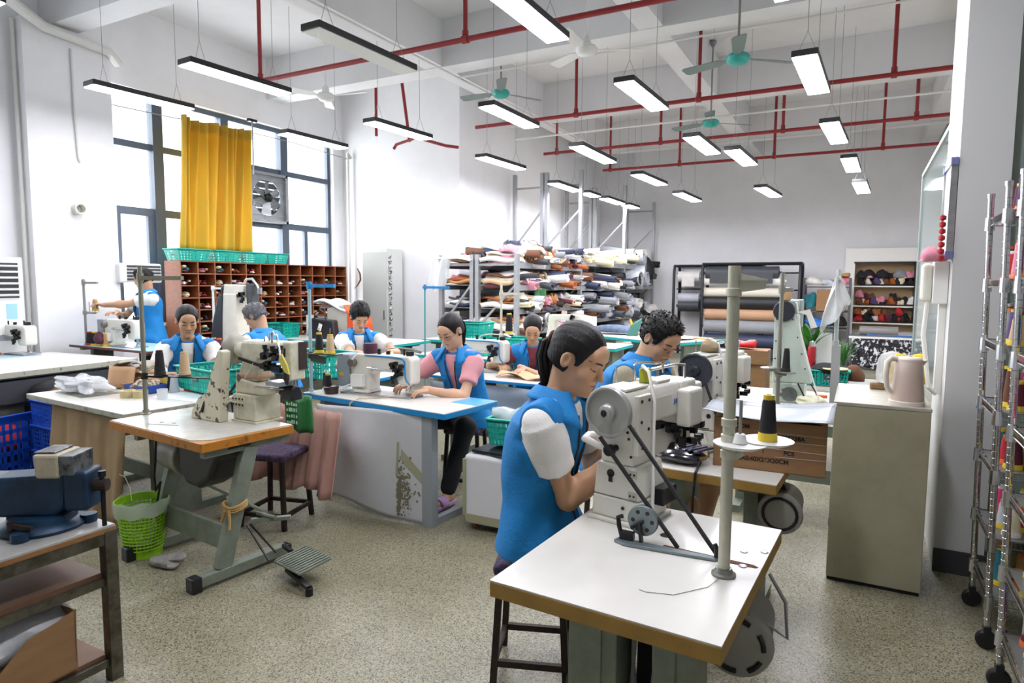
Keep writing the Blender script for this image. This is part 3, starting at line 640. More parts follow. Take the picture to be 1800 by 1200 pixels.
def sdf_obj(name, parts, m, parent, smooth=True):
    vs = np.concatenate([p[0] for p in parts]); fs = []; o = 0
    for v, f in parts: fs.append(f+o); o += len(v)
    fs = np.concatenate(fs); me = bpy.data.meshes.new(name)
    me.vertices.add(len(vs)); me.vertices.foreach_set('co', vs.astype(np.float32).ravel()); me.loops.add(len(fs)*4); me.loops.foreach_set('vertex_index', fs.astype(np.int32).ravel())
    me.polygons.add(len(fs)); me.polygons.foreach_set('loop_start', np.arange(0, len(fs)*4, 4, dtype=np.int32)); me.polygons.foreach_set('loop_total', np.full(len(fs), 4, np.int32))
    me.update(calc_edges=True); me.validate(); me.polygons.foreach_set('use_smooth', [True]*len(me.polygons)); me.materials.append(m)
    ob = bpy.data.objects.new(name, me); COL.objects.link(ob); ob.parent = parent; return ob
def V3(*a): return np.array(a, np.float64)
def unit(v): return v/(np.linalg.norm(v)+1e-9)
def ik(S, H, l1, l2, hint):
    d = H-S; L = np.linalg.norm(d)
    if L > (l1+l2)*.995: H = S+d*((l1+l2)*.995/L); d = H-S; L = np.linalg.norm(d)
    u = d/L; a = (l1*l1-l2*l2+L*L)/(2*L); hh = math.sqrt(max(0, l1*l1-a*a)); n = hint-u*(hint@u); return S+u*a+unit(n)*hh, H
def person(label, x, y, rz, seat=.5, s=1.0, male=False, lean=12, bulge=.02, head_fwd=.06, hp=30, hy=0, head_side=0, handR=(.14, .36, .87), handL=(-.14, .36, .87), elR=(1, -.3, -.6), elL=(-1, -.3, -.6), fingR=(-.4, 1, -.3), fingL=(.4, 1, -.3),
           tee=None, skin=None, hair='tied', hairm=None, h=.009, stand=False, knees=None, feet=None, shorts=False, shoes=BLACK, glasses=False, vopen=.042, hem=-.16, sleeve=.62, vest_h=None, collar=True, mouthc='9c5a4e', shirt_collar=False, neck=.16, gather=None, ribbon=None):
    t = T('person', label, 'person', (x, y, 0), rz); skin = skin or SKIN; tee = tee or TEE; hairm = hairm or HAIR
    g = 1.06 if male else 1.0; hz = (seat+.09) if not stand else .93*s
    pel = V3(0, 0, hz); la = math.radians(lean); nb = pel+V3(0, math.sin(la), math.cos(la))*(.50*s*g)
    hc = nb+V3(head_side, head_fwd, neck*s)
    yw, pt = math.radians(hy), math.radians(-hp)
    HR = np.array(Matrix.Rotation(yw, 3, 'Z') @ Matrix.Rotation(pt, 3, 'X')); hs = s*1.0
    def hd(px, py, pz): return hc+HR@(V3(px, py, pz)*hs)
    sw = (.175 if male else .158)*s; SR = nb+V3(sw, -.0, -.06*s); SL = nb+V3(-sw, -.0, -.06*s)
    l1, l2 = .29*s*g, .25*s*g
    ER, WR = ik(SR, np.array(handR, float), l1, l2, np.array(elR, float)); EL, WL = ik(SL, np.array(handL, float), l1, l2, np.array(elL, float))
    chord = nb-pel; cl = np.linalg.norm(chord); cu = chord/cl; fw = unit(V3(0, 1, 0)-cu*cu[1])
    T_ = np.array([-.3, -.15, 0, .25, .5, .7, .84, .94, 1.0, 1.06]); mg = 1.07 if male else 1.0
    A_ = np.array([.165, .168, .172, .152, .146, .160, .168, .135, .085, .06])*s*mg; B_ = np.array([.12, .125, .125, .108, .108, .118, .108, .085, .068, .058])*s*mg
    def torso(inf, flare=0):
        def f(P):
            q = P-pel; tt = q@cu/cl; tc = np.clip(tt, -.35, 1.08); c = -bulge*4*np.clip(tc, 0, 1)*(1-np.clip(tc, 0, 1)); qx = q[..., 0]; qy = q@fw-c
            ff = inf+flare*np.clip(.35-tc, 0, 1); a = np.interp(tc, T_, A_)+ff; b = np.interp(tc, T_, B_)+ff
            k0 = np.sqrt((qx/a)**2+(qy/b)**2); k1 = np.sqrt((qx/a**2)**2+(qy/b**2)**2)+1e-6; return k0*(k0-1)/k1
        return f
    def tlim(lo_t, hi_t):
        def f(P):
            tt = (P-pel)@cu/cl; return np.maximum(lo_t-tt, tt-hi_t)*cl
        return f
    BB = (np.minimum(pel, nb)-V3(.26, .26, .2), np.maximum(pel, nb)+V3(.26, .26, .1))
    def torso_put(F, inf, lo_t, hi_t, k=.02, flare=0):
        a, b = torso(inf, flare), tlim(lo_t, hi_t); F.put(lambda P: np.maximum(a(P), b(P)), BB[0], BB[1], k, .02)
    hip = [pel+V3(i*.09*s, .02, -.02) for i in (-1, 1)]
    if stand: kn = [V3(i*.1*s, .04, .50*s) for i in (-1, 1)]; an = [V3(i*.11*s, 0, .08) for i in (-1, 1)]
    else:
        kn = [np.array(k, float) for k in knees] if knees else [V3(i*.12*s, .42*s, hz-.03) for i in (-1, 1)]
        an = [np.array(k, float) for k in feet] if feet else [V3(i*.13*s, .38*s, .08) for i in (-1, 1)]
    # ---- body: one continuous surface

    allp = np.array([pel, nb, hc+V3(0, 0, .15), hc+V3(0, .14, 0), SR, SL, ER, EL, WR, WL]+kn+an+[a+V3(0, .2, -.07) for a in an]); lo = allp.min(0)-.16; hi = allp.max(0)+.16
    F = Field(lo, hi, h)
    torso_put(F, -.03, -.02, .9, .03); torso_put(F, -.014, .9, 1.05, .02)
    F.cap(nb+V3(0, -.015*s, -.05*s), hd(0, -.03, -.05), (.056 if male else .048)*s, (.055 if male else .046)*s, .03)
    for S_, E_, W_ in ((SR, ER, WR), (SL, EL, WL)):
        F.cap(S_, E_, .034*s*g, .039*s*g, .006); F.cap(E_, W_, .041*s*g, .027*s*g, .012); F.cap(E_+(W_-E_)*.25, E_+(W_-E_)*.3, .041*s*g, .041*s*g, .03)
        F.cap(W_, W_+unit(W_-E_)*.03, .026*s, .024*s, .01)
    for i in (0, 1):
        F.cap(hip[i], kn[i], .06*s, .053*s, .02); F.cap(kn[i], an[i], .056*s, .036*s, .02); F.cap(an[i]+V3(0, -.02, -.035), an[i]+V3(0, .15, -.05), .035*s, .028*s, .03)
    def he(c, r, k=.012, cut=False): F.ell(hd(*c), np.array(r)*hs, HR, k, cut)
    he((0, -.012, .035), (.075, .094, .084), .01); he((0, .028, -.03), (.062 if male else .058, .062, .082), .03); he((0, .047, -.084), (.04 if male else .034, .034, .03), .035)
    for i in (-1, 1): he((i*.036, .062, -.024), (.025, .024, .028), .02)
    F.cap(hd(-.03, .082, .026), hd(.03, .082, .026), .011*hs, None, .02); he((0, .074, .045), (.05, .024, .035), .02)
    for i in (-1, 1): he((i*.032, .098, .006), (.017, .012, .009), .01, True); he((i*.032, .081, .003), (.014, .0115, .009), .005)
    F.cap(hd(0, .088, .012), hd(0, .109, -.026), .0065*hs, .0115*hs, .012)
    for i in (-1, 1): F.cap(hd(i*.010, .097, -.032), hd(i*.012, .094, -.033), .0075*hs, None, .006)
    F.cap(hd(-.019, .087, -.057), hd(.019, .087, -.057), .0055*hs, None, .008); F.cap(hd(-.014, .087, -.067), hd(.014, .087, -.067), .007*hs, None, .008); he((0, .078, -.098), (.02, .017, .015), .02)
    for i in (-1, 1):
        he((i*.077, -.008, .0), (.010, .019, .031), .006); he((i*.083, -.003, .002), (.006, .009, .018), .004, True)
    parts = [F.mesh()]
    # hands in a finer field, overlapping the wrists of the same mesh
    hh = min(h, .0042)
    for side, W_, E_, fg in ((1, WR, ER, fingR), (-1, WL, EL, fingL)):
        d = unit(np.array(fg, float)); n = V3(0, 0, -1); n = unit(n-d*(n@d)); sd = np.cross(d, n)*side*-1   # sd points to the thumb side's opposite
        sd = -sd if (sd[0]*side) < 0 else sd; G = Field(W_-.2*s, W_+.2*s, hh); q = s*.98
        G.cap(W_-unit(W_-E_)*.02, W_+d*.02*q, .024*q, .026*q, .01); G.ell(W_+d*.05*q, np.array((.041, .052, .0155))*q, np.stack([sd, d, n], 1), .015)
        for i in range(4):
            p = W_+d*.086*q+sd*(.030-.0195*i)*q; L = (.052, .068, .075, .066)[i]*q; an_ = math.radians(22+5*i % 9)
            for sgm, fr, r0 in ((0, .45, .0088), (1, .32, .0080), (2, .23, .0070)):
                dd = d*math.cos(an_)+n*math.sin(an_); e = p+dd*L*fr; G.cap(p, e, r0*q, r0*.93*q, .004); p = e; an_ += math.radians(24)
        p = W_+d*.025*q-sd*.03*q; dd = unit(d*.75-sd*.6+n*.35); e = p+dd*.042*q; G.cap(p, e, .0125*q, .010*q, .01); dd = unit(d*.95-sd*.15+n*.3); G.cap(e, e+dd*.032*q, .0095*q, .008*q, .004)
        parts.append(G.mesh())
    body = sdf_obj('body', parts, skin, t)
    bv = BVHTree.FromPolygons([Vector(v) for v in parts[0][0]], [tuple(f) for f in parts[0][1].tolist()])
    HRm = Matrix(HR.tolist())
    def onface(px, pz, off=.0008):
        o = Vector(hd(px, .25, pz)); dr = HRm @ Vector((0, -1, 0)); r = bv.ray_cast(o, dr)
        return (r[0]-dr*off) if r[0] is not None else o+dr*.16*hs
    # face details
    for i in (-1, 1):
        k = MB(); k.tube([onface(i*(.016+.031*u), .0015-.006*(math.sin(PI*(.15+.8*u)))+.004*u) for u in (0, .2, .4, .6, .8, 1)], [.0012*s, .0019*s, .0024*s, .0026*s, .0022*s, .0012*s], 6); k.build('eyelashes', mat('eyelash_black', '17100d', .5), t, smooth=True)
        k = MB(); k.tube([onface(i*(.014+.038*u), .024+.006*math.sin(PI*u*.75)) for u in (0, .25, .5, .75, 1)], [.0022*s, .0032*s, .0034*s, .0026*s, .001*s], 6); k.build('eyebrow', mat('brow_black', '231814', .7), t, smooth=True)
    k = MB(); k.tube([onface(.023*u, -.0615+.0025*abs(u)) for u in (-1, -.6, -.25, 0, .25, .6, 1)], [.0008*s, .0024*s, .0034*s, .003*s, .0034*s, .0024*s, .0008*s], 6); k.build('lips', mat('lips_'+mouthc, mouthc, .5), t, smooth=True)
    # ---- hair
    Hf = Field(hc-.24*s, hc+.24*s, min(h, .006)); inf = .010 if hair in ('short', 'male') else .007
    def hl(c, r, k=.01, cut=False): Hf.ell(hd(*c), np.array(r)*hs, HR, k, cut)
    hl((0, -.014, .037), (.077+inf, .096+inf, .085+inf)); hl((0, -.045, -.02), (.066+inf, .058+inf, .07), .02)
    if hair == 'short': hl((0, -.02, .06), (.085, .1, .085), .02); hl((0, .045, .085), (.06, .045, .035), .02)
    if hair == 'male': hl((0, .02, .085), (.066, .075, .045), .02)
    hn = unit(V3(0, .098, -.055)) if hair != 'tied' else unit(V3(0, .10, -.03)); p0 = V3(0, .068, .074) if hair != 'short' else V3(0, .078, .058)
    if hair == 'male': p0 = V3(0, .072, .07); hn = unit(V3(0, .12, -.035))
    Rt = HR.T
    def face_cut(P):
        q = ((P-hc)@HR)/hs; side = np.abs(q[..., 0]); return -((q-p0)@hn+.22*np.maximum(side-.045, 0)*(1 if hair != 'short' else .2))*hs
    Hf.cut(face_cut, Hf.lo, Hf.lo+Hf.h*Hf.n, .004)
    def nape(P):
        q = ((P-hc)@HR)/hs; return (q[..., 2]+(.06 if hair == 'tied' else .07 if hair == 'short' else .055)+.35*np.clip(q[..., 1], -.1, .1))*hs
    Hf.cut(nape, Hf.lo, Hf.lo+Hf.h*Hf.n, .004)
    for i in (-1, 1): hl((i*.086, .004, -.004), (.03, .026, .036), .004, True)
    def strands(X, Y, Z):
        q = np.stack([X, Y, Z], -1)-hc; q = (q@HR)/hs; an = np.arctan2(q[..., 0], q[..., 2]+.02); rr = .0007 if hair == 'tied' else .0018
        return rr*np.sin(an*26+q[..., 1]*40)+rr*.7*np.sin(an*53+2+q[..., 1]*22)+(0 if hair == 'tied' else .0012*np.sin(q[..., 1]*170+an*9)*np.sin(an*31+1))
    sdf_obj('hair', [Hf.mesh(strands)], hairm, t)
    if hair in ('short', 'male'):
        rg = random.Random(17); hob = [c for c in t.children if c.name.startswith('hair')][0].data; vs_ = hob.vertices; k = MB(); up = HRm @ Vector((0, .25, .9)); sl = .015 if hair == 'male' else .018
        for q in rg.sample(range(len(vs_)), min(len(vs_), 900)):
            v = vs_[q]; lz = (v.co-Vector(hc)).dot(Vector(HR[:, 2]))
            if lz < -.02*hs: continue
            d = (v.normal*.8+up*.55+Vector((rg.uniform(-.2, .2), rg.uniform(-.1, .3), rg.uniform(-.2, .15)))).normalized(); p = v.co-v.normal*.003; L = sl*rg.uniform(.5, 1.1)*s
            if hair == 'short': d = (d+Vector((rg.uniform(-.5, .5), .6, -.7))).normalized()
            k.tube([p, p+d*L*.55, p+d*L+Vector((0, 0, -.003))], [.0030*s, .0024*s, .0005*s], 4, cap=False)
        k.build('hair_tufts', hairm, t, smooth=True)
    if hair == 'tied':
        gp = gather or (0, -.118, .018); k = MB(); rng = random.Random(3); G = Vector(hd(*gp))
        dn = Vector((0, -.35, -1)).normalized()
        for i in range(26):
            a = 2*PI*i/26; r = .020*s*rng.uniform(.4, 1.1); o = Vector((math.cos(a)*r, math.sin(a)*r*.8, 0)); L = rng.uniform(.15, .22)*s
            p = [G+o*.5, G+o*1.3+Vector((0, -.028*s, -.02*s)), G+o*1.5+Vector((0, -.04*s, -.07*s)), G+o*1.35+Vector((0, -.034*s, -L*.75)), G+o*.7+Vector((0, -.02*s, -L*1.05))]
            k.tube(p, [.007*s, .0085*s, .009*s, .007*s, .0015*s], 6)
        k.build('ponytail', hairm, t, smooth=True)
        k = MB(); c = G+Vector((0, -.012*s, -.006*s)); k.tube([c+Vector((math.cos(q)*.022*s, .2*math.sin(q)*.02*s, math.sin(q)*.022*s)) for q in [2*PI*i/14 for i in range(14)]], .006*s, 6, closed=True); k.build('hair_tie', mat('hair_tie_'+(ribbon or '15110f'), ribbon or '15110f', .7), t, smooth=True)
    if glasses:
        k = MB(); gm = mat('dark_glasses_frame', '241c18', .3)
        for i in (-1, 1):
            c = [onface(i*(.033+.021*math.cos(q)), -.006+.014*math.sin(q), .008*s) for q in [2*PI*j/14 for j in range(14)]]; k.tube(c, .0013*s, 6, closed=True)
            k.tube([c[0] if i > 0 else c[0], Vector(hd(i*.078, .045, .004)), Vector(hd(i*.081, -.005, .012))], .0012*s, 6)
        k.tube([onface(-.012, -.003, .009), onface(.012, -.003, .009)], .0012*s, 6); k.build('glasses', gm, t, smooth=True)
    # ---- T-shirt with sleeves
    wr = lambda amp, sd: (lambda X, Y, Z: amp*(np.sin(X*31+Z*17+sd+2*np.sin(Y*13+sd))+np.sin(Y*37-Z*23+sd*2+1.5*np.sin(X*19)))*.5)
    allq = np.array([pel, nb, SR, SL, ER, EL]); lo = allq.min(0)-.22; hi = allq.max(0)+.18; h2 = max(h, .007)
    Sf = Field(lo, hi, h2); torso_put(Sf, .006, -.05, 1.0, .03)
    for S_, E_ in ((SR, ER), (SL, EL)):
        e = S_+(E_-S_)*sleeve; Sf.cap(nb+(S_-nb)*.5, S_, .060*s, .058*s*g, .02); Sf.cap(S_, S_+(E_-S_)*.2, .064*s*g, .066*s*g, .02); Sf.cap(S_+(E_-S_)*.02, e, .066*s*g, .066*s*g, .035, flat=True)
    Sf.ell(nb+V3(0, .035*s, .03*s), (.062*s, .06*s, .05*s), None, .006, True)
    sdf_obj('tshirt', [Sf.mesh(wr(.004, 1))], tee, t)
    # ---- trousers and shoes
    allq = np.array([pel]+kn+an); lo = allq.min(0)-.2; hi = allq.max(0)+.2
    Lf = Field(lo, hi, max(h, .010)); Lf.ell(pel+V3(0, .0, -.01), (.178*s, .135*s, .11*s), None, .03)
    for i in (0, 1):
        if shorts: Lf.cap(hip[i], hip[i]+(kn[i]-hip[i])*.82, .092*s, .078*s, .03, flat=True)
        else: Lf.cap(hip[i], kn[i], .088*s, .068*s, .03); Lf.cap(kn[i], an[i]+V3(0, 0, .03), .068*s, .056*s, .03)
    sdf_obj('shorts' if shorts else 'trousers', [Lf.mesh(wr(.005, 3))], mat('grey_shorts', '5b6068', .85) if shorts else TROUSER, t)
    for i in (0, 1):
        k = MB(); a = an[i]; x0 = a[0]; yb = a[1]-.055*s; zf = max(0, a[2]-.085)
        k.prism([(x0-.035, yb), (x0+.035, yb), (x0+.046, yb+.16), (x0+.035, yb+.235), (x0, yb+.255), (x0-.035, yb+.235), (x0-.046, yb+.16)], zf, zf+.026, 'xy'); o = k.build('slipper', shoes, t, bev=.006)
        k = MB(); k.sheet(lambda u, v: (x0+.05*math.cos(PI*u), yb+.12*s+.075*v, zf+.012+.062*math.sin(PI*u)**.7), 10, 2); k.build('strap', shoes, o, smooth=True, solid=.008)
    # ---- vest
    vh = vest_h or h2; lo = np.minimum(pel, nb)-V3(.28, .28, .22); hi = np.maximum(pel, nb)+V3(.28, .28, .12)
    Vf = Field(lo, hi, vh); inf = .022
    torso_put(Vf, inf, hem, .985, .02, .035)
    for S_ in (SR, SL): Vf.cap(nb+V3(0, -.005, -.035*s), S_+V3(0, 0, .002*s), .070*s, .073*s*g, .02)
    lim = sw*1.2
    def arm_cut(P):
        tt = (P-pel)@cu/cl; edge = lim-.022*s*np.clip(1-np.abs(tt-.74)/.14, 0, 1)+.5*np.clip(.58-tt, 0, 1); return -(np.abs(P[..., 0])-edge)
    Vf.cut(lambda P: arm_cut(P), lo, hi, .006)
    def vopen_w(tt): return np.interp(tt, [-.3, .2, .5, .75, .95, 1.1], [.006, .010, vopen*.45, vopen*.75, vopen, vopen*1.1])*s
    tor_v = torso(inf, .035)
    def open_cut(P):
        q = P-pel; tt = q@cu/cl; qy = q@fw; return np.maximum(np.maximum(np.abs(P[..., 0])-vopen_w(tt), .02-qy), -(tor_v(P)+.026))
    Vf.cut(open_cut, lo, hi, .0)
    Vf.ell(nb+V3(0, .02*s, .04*s), (.07*s, .07*s, .05*s), None, .006, True)
    wn = wr(.0068, 5)
    sdf_obj('vest', [Vf.mesh(lambda X, Y, Z: wn(X, Y, Z)*np.clip(1.3-1.6*(Z-pel[2])/(nb[2]-pel[2])*.5, .4, 1.3))], VEST, t)
    def vest_pt(sx, tt, off=.003):
        xw = float(vopen_w(tt))+.004; tc = tt; a = np.interp(tc, T_, A_)+inf+.035*max(0, .35-tc); b = np.interp(tc, T_, B_)+inf+.035*max(0, .35-tc); c = -bulge*4*max(0, min(1, tc))*(1-max(0, min(1, tc)))
        yy = b*math.sqrt(max(.05, 1-(xw/a)**2))+c+off; return pel+cu*cl*tt+fw*yy+V3(sx*xw, 0, 0)
    for sx in (-1, 1):
        k = MB(); k.tube([vest_pt(sx, hem+.03+(.9-hem)*u/9) for u in range(10)], .0045*s, 6); k.build('zipper', BLACK, t, smooth=True)
        k = MB()
        def pk(xx, tt, off):
            a = np.interp(tt, T_, A_)+inf; b = np.interp(tt, T_, B_)+inf; c = -bulge*4*tt*(1-tt); return Vector(pel+cu*cl*tt+fw*(b*math.sqrt(max(.03, 1-(xx/a)**2))+c+off)+V3(sx*xx, 0, 0))
        k.sheet(lambda u, v: pk(.055*s+.065*s*u, .66-.075*v, .006), 6, 2); k.build('pocket_flap', VEST, t, smooth=True, solid=.006)
        k = MB(); k.tube([pk(.075*s, .58, .005), pk(.078*s, .5, .005)], .0035*s, 5); k.build('pocket_zip', NAVY, t)
    if collar:
        k = MB(); R0 = .070*s; cc = nb+V3(0, .002, .012*s)
        def cp2(u, v):
            th = math.radians(35)+(2*PI-math.radians(70))*u       # angle from the front, going round the back
            ed = max(0, abs(2*u-1)*2-1.0)
            if v < .34: z = .04*s*(v/.34); rr = R0*(1.08-.05*v)
            else: w_ = (v-.34)/.66; z = .04*s-(.038+.075*ed)*s*w_; rr = R0*(1.07+(.55+.5*ed)*w_)
            p = cc+V3(math.sin(th)*rr*1.12, math.cos(th)*rr, z-.02*s*ed); return Vector(p)
        k.sheet(cp2, 28, 6); k.build('collar', VEST, t, smooth=True, ang=80, solid=.006)
    if shirt_collar:
        k = MB(); R0 = .058*s
        def cp3(u, v):
            th = math.radians(20)+(2*PI-math.radians(40))*u; ed = max(0, abs(2*u-1)*2-1.0); rr = R0*(1+.22*v); return Vector(nb+V3(math.sin(th)*rr, math.cos(th)*rr+.004, .035*s-.035*s*v-.02*ed*v))
        k.sheet(cp3, 24, 4); k.build('shirt_collar', tee, t, smooth=True, solid=.005)
    return t
# ============================================================ FOREGROUND
def w2l(X, Y, rz, p):
    c, s_ = math.cos(-rz), math.sin(-rz); dx, dy = p[0]-X, p[1]-Y
    return (dx*c-dy*s_, dx*s_+dy*c, p[2])
def quadtop(t, name, m, pts, z0, z1):
    k = MB(); k.prism(pts, z0, z1, 'xy'); return k.build(name, m, t)
# --- front table
t = T('sewing_table', 'nearest white table with ochre edge, carrying the big pulley machine', 'table', (-.535, 1.9, 0), math.radians(-3))
k = MB(); k.bb(-.315, .315, -.415, .415, .776, .78); tt_ = k.build('tabletop', TABLEW, t)
k = MB(); k.bb(-.316, .316, -.416, .416, .732, .776); k.build('edge_band', YEDGE, t, bev=.003)
k = MB(); k.prism([(.015, .055), (.03, .04), (.3, .055), (.305, .065), (.29, .075), (.02, .08)], .7805, .781, 'xy'); k.build('belt_slot', mat('slot_brown', '5c3518', .8), tt_)
for q in ((.245, .16), (.3, .19), (.265, .05)):
    k = MB(); k.lathe([(.012, .78), (.011, .783), (.003, .785)], (q[0], q[1], 0), 14); k.build('bolt_cap', STEEL, t, smooth=True)
k = MB(); k.lathe([(.02, .7801), (.02, .7805)], (.0, .16, 0), 16); k.build('cable_hole', BLACK, tt_)
for x0, x1 in ((-.165, -.015), (.09, .2)):
    k = MB(); k.bb(x0, x1, -.22, -.06, .05, .732); k.bb(x0+.045, x1-.045, -.226, -.22, .05, .732); k.bb(x0-.02, x1+.02, -.36, .36, 0, .05); k.build('leg', GREENMETAL, t, bev=.006)
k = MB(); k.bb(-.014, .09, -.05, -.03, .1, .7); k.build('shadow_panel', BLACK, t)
for i, (xx, a) in enumerate(((.0, .01), (.02, -.01), (.06, .012))):
    k = MB(); k.tube([(xx, -.13, .73), (xx+a, -.15, .5), (xx-a, -.14, .25), (xx+a*2, -.12, .02)], .006, 6); k.build('hanging_cable', GREYSTEEL, t, smooth=True)
t = T('clutch_motor', 'grey round clutch motor hanging under the nearest table', 'motor', (-.255, 2.02, .56), 0)
k = MB(); k.cyl((-.02, -.11, 0), (-.02, .1, 0), .095, .085, n=22); k.build('motor_body', mat('motor_grey', '8a897f', .5, .2), t, smooth=True, bev=.01)
k = MB(); k.lathe([(.06, -.13), (.1, -.12), (.105, -.1), (.1, -.09)], (-.02, 0, 0), 22, 'y'); fc = k.build('motor_cover', mat('motor_cover_grey', '9a988d', .5, .2), t, smooth=True)
k = MB()
for a in range(6):
    u = 2*PI*a/6; k.tube([(-.02+.078*math.cos(u+q), -.128, .078*math.sin(u+q)) for q in (0, .2, .4, .6)], .008, 6)
k.build('cooling_slot', BLACK, fc)
k = MB(); k.bar((-.02, 0, .08), (-.05, 0, .172), .05, .04); k.build('motor_bracket', DARK, t)
k = MB(); k.tube([(.05, -.05, .05), (.11, -.02, .0), (.1, .0, .1), (.05, .02, .17)], .006, 6); k.build('motor_cable', GREYSTEEL, t, smooth=True)
t = T('power_strip', 'white power socket block on the floor under the nearest table', 'socket', (-.33, 2.35, 0), -.3)
k = MB(); k.bb(-.06, .06, -.12, .12, 0, .06); k.build('body', WHITE, t, bev=.006)
k = MB()
for yy in (-.08, -.03, .02, .07): k.bb(-.02, .02, yy-.006, yy+.006, .06, .0605)
k.build('sockets', DARK, t)
# --- nearest machine
MAO, MAR = (-.712, 2.085), math.radians(-12)
ma = post_machine(MAO[0], MAO[1], .78, MAR, 'nearest cream sewing machine with large pale grey pulley', PULLEY)
def toA(p): q = w2l(MAO[0], MAO[1], MAR, p); return (q[0], q[1], p[2]-.78)
for a, b in (((-.735, 1.985, 1.10), (-.465, 1.965, .785)), ((-.635, 1.98, 1.15), (-.345, 1.965, .785))): belt(ma, toA(a), toA(b))
t = T('bobbin_winder', 'grey bobbin winder with pierced wheel beside the nearest machine', 'winder', (0, 0, 0))
k = MB(); k.prism([(-.66, 1.925), (-.62, 1.905), (-.345, 1.925), (-.335, 1.945), (-.6, 1.95), (-.65, 1.955)], .781, .79, 'xy'); k.build('base_plate', mat('blue_grey_steel', '7c868a', .4, .6), t, bev=.003)
k = MB(); k.lathe([(.047, -.006), (.05, -.002), (.05, .008), (.046, .012), (.03, .008), (.012, .01), (.008, .02)], (-.578, 1.965, .852), 26, 'y'); whl = k.build('wheel', mat('blue_grey_steel', '7c868a'), t, smooth=True)
k = MB()
for a in range(6): k.lathe([(.007, -.0065), (.007, -.004)], (-.578+.031*math.cos(a*PI/3), 1.965, .852+.031*math.sin(a*PI/3)), 10, 'y')
k.build('wheel_hole', BLACK, whl)
k = MB(); k.bar((-.575, 1.945, .785), (-.585, 1.95, .85), .02, .008); k.tube([(-.6, 1.94, .79), (-.64, 1.94, .80), (-.65, 1.945, .83), (-.655, 1.95, .855), (-.64, 1.95, .86)], .008, 8); k.bb(-.645, -.6, 1.935, 1.955, .79, .815); k.cyl((-.61, 1.94, .83), (-.575, 1.955, .85), .006, n=8); k.build('arm', DARK, t)
k = MB(); k.tube([(-.345, 1.94, .785), (-.343, 1.94, .815), (-.35, 1.94, .83)], .007, 8); k.build('tension_hook', DARK, t, smooth=True)
# --- near thread stand
PALEPOLE = mat('pale_cream_steel', 'bdbca8', .4, .2, var=.08, vs=30)
t = T('thread_stand', 'tall cream thread stand on the nearest table, right of the belts', 'thread stand', (-.307, 1.851, .78))
k = MB(); k.cyl((0, 0, 0), (0, 0, .872), .0165, .0165, n=20); k.build('pole', PALEPOLE, t, smooth=True)
k = MB(); k.lathe([(.034, 0), (.034, .006), (.026, .01), (.022, .022)], (0, 0, 0), 22); k.build('foot', mat('foot_steel', '7d8078', .4, .6), t, smooth=True)
for z0 in (.35, .395, .44, .80): k = MB(); k.lathe([(.0165, z0-.012), (.021, z0-.01), (.021, z0+.01), (.0165, z0+.012)], (0, 0, 0), 18); k.build('collar', PALEPOLE, t, smooth=True)
k = MB(); k.prism([(.016, .80), (.016, .85), (.085, .835), (.08, .81)], -.004, .004, 'xz'); k.bb(.016, .085, -.01, .004, .832, .836); k.build('eyelet_bracket', PALEPOLE, t)
k = MB(); k.bar((0, 0, .355), (.09, .06, .375), .02, .01); k.bar((0, 0, .34), (.03, .02, .36), .02, .03); k.build('tray_arm', PALEPOLE, t)
DISC = mat('white_disc_plastic', 'e2e3df', .35)
for i, c in enumerate(((.032, -.012, .382), (.095, .055, .384))):
    k = MB(); k.lathe([(.01, -.006), (.05, -.006), (.068, .002), (.07, .006), (.05, .004), (.012, .004), (.02, .006), (.014, .03), (.011, .032)] if i == 0 else [(.01, -.006), (.05, -.006), (.068, .002), (.07, .006), (.05, .004), (.004, .004)], c, 30); d_ = k.build('spool_disc', DISC, t, smooth=True)
    k = MB(); k.cyl((c[0], c[1], c[2]+.02), (c[0], c[1], c[2]+.125), .0045, n=8); k.build('spool_pin', GREYSTEEL, d_, smooth=True)
cone(-.307+.095, 1.851+.055, .78+.389, 'black', 'black thread cone with yellow ends on the nearest thread stand', h=.128, r=.021)
k = MB(); k.tube([(-.307, 1.83, .785), (-.33, 1.75, .7815), (-.40, 1.66, .7815), (-.47, 1.64, .7815), (-.49, 1.645, .7815)], .0008, 5); o = k.build('loose_thread', DARK); tag(o, 'loose dark thread lying curled on the nearest table', 'thread')
# --- grey cabinet, kettle
t = T('steel_cabinet', 'greige steel cabinet with the kettle on top', 'cabinet', (.12, 4.2, 0))
k = MB(); k.bb(-.22, .22, -.37, .37, .02, .965); cb = k.build('body', GREYCAB, t, bev=.004)
k = MB(); k.bb(-.223, .223, -.373, .373, .965, .985); k.build('top_panel', mat('cabinet_top_paint', 'b9b5a6', .4, c2='a09c8e', vs=4), t, bev=.004)
k = MB(); k.bb(-.215, .215, -.36, .36, 0, .02); k.build('plinth', DARK, t)
k = MB(); k.bb(-.2205, -.2185, -.3705, -.36, .3, .34); k.build('hinge', RUST, cb)
t = T('electric_kettle', 'pale pink electric kettle on the greige cabinet', 'kettle', (.235, 3.93, .985), math.radians(200))
PINKPL = mat('blush_pink_plastic', 'cebbae', .35, coat=.3); CREAMPL = mat('cream_plastic', 'ddd3c6', .35)
k = MB(); k.lathe([(.078, .022), (.077, .05), (.068, .15), (.062, .225), (.06, .228)], (0, 0, 0), 30); k.build('body', PINKPL, t, smooth=True)
k = MB(); k.lathe([(.083, 0), (.083, .018), (.078, .022)], (0, 0, 0), 30); k.build('base', CREAMPL, t, smooth=True)
k = MB(); k.lathe([(.062, .226), (.062, .238), (.055, .246), (.02, .25)], (0, 0, 0), 30); k.lathe([(.012, .25), (.01, .256)], (0, 0, 0), 12); k.build('lid', CREAMPL, t, smooth=True)
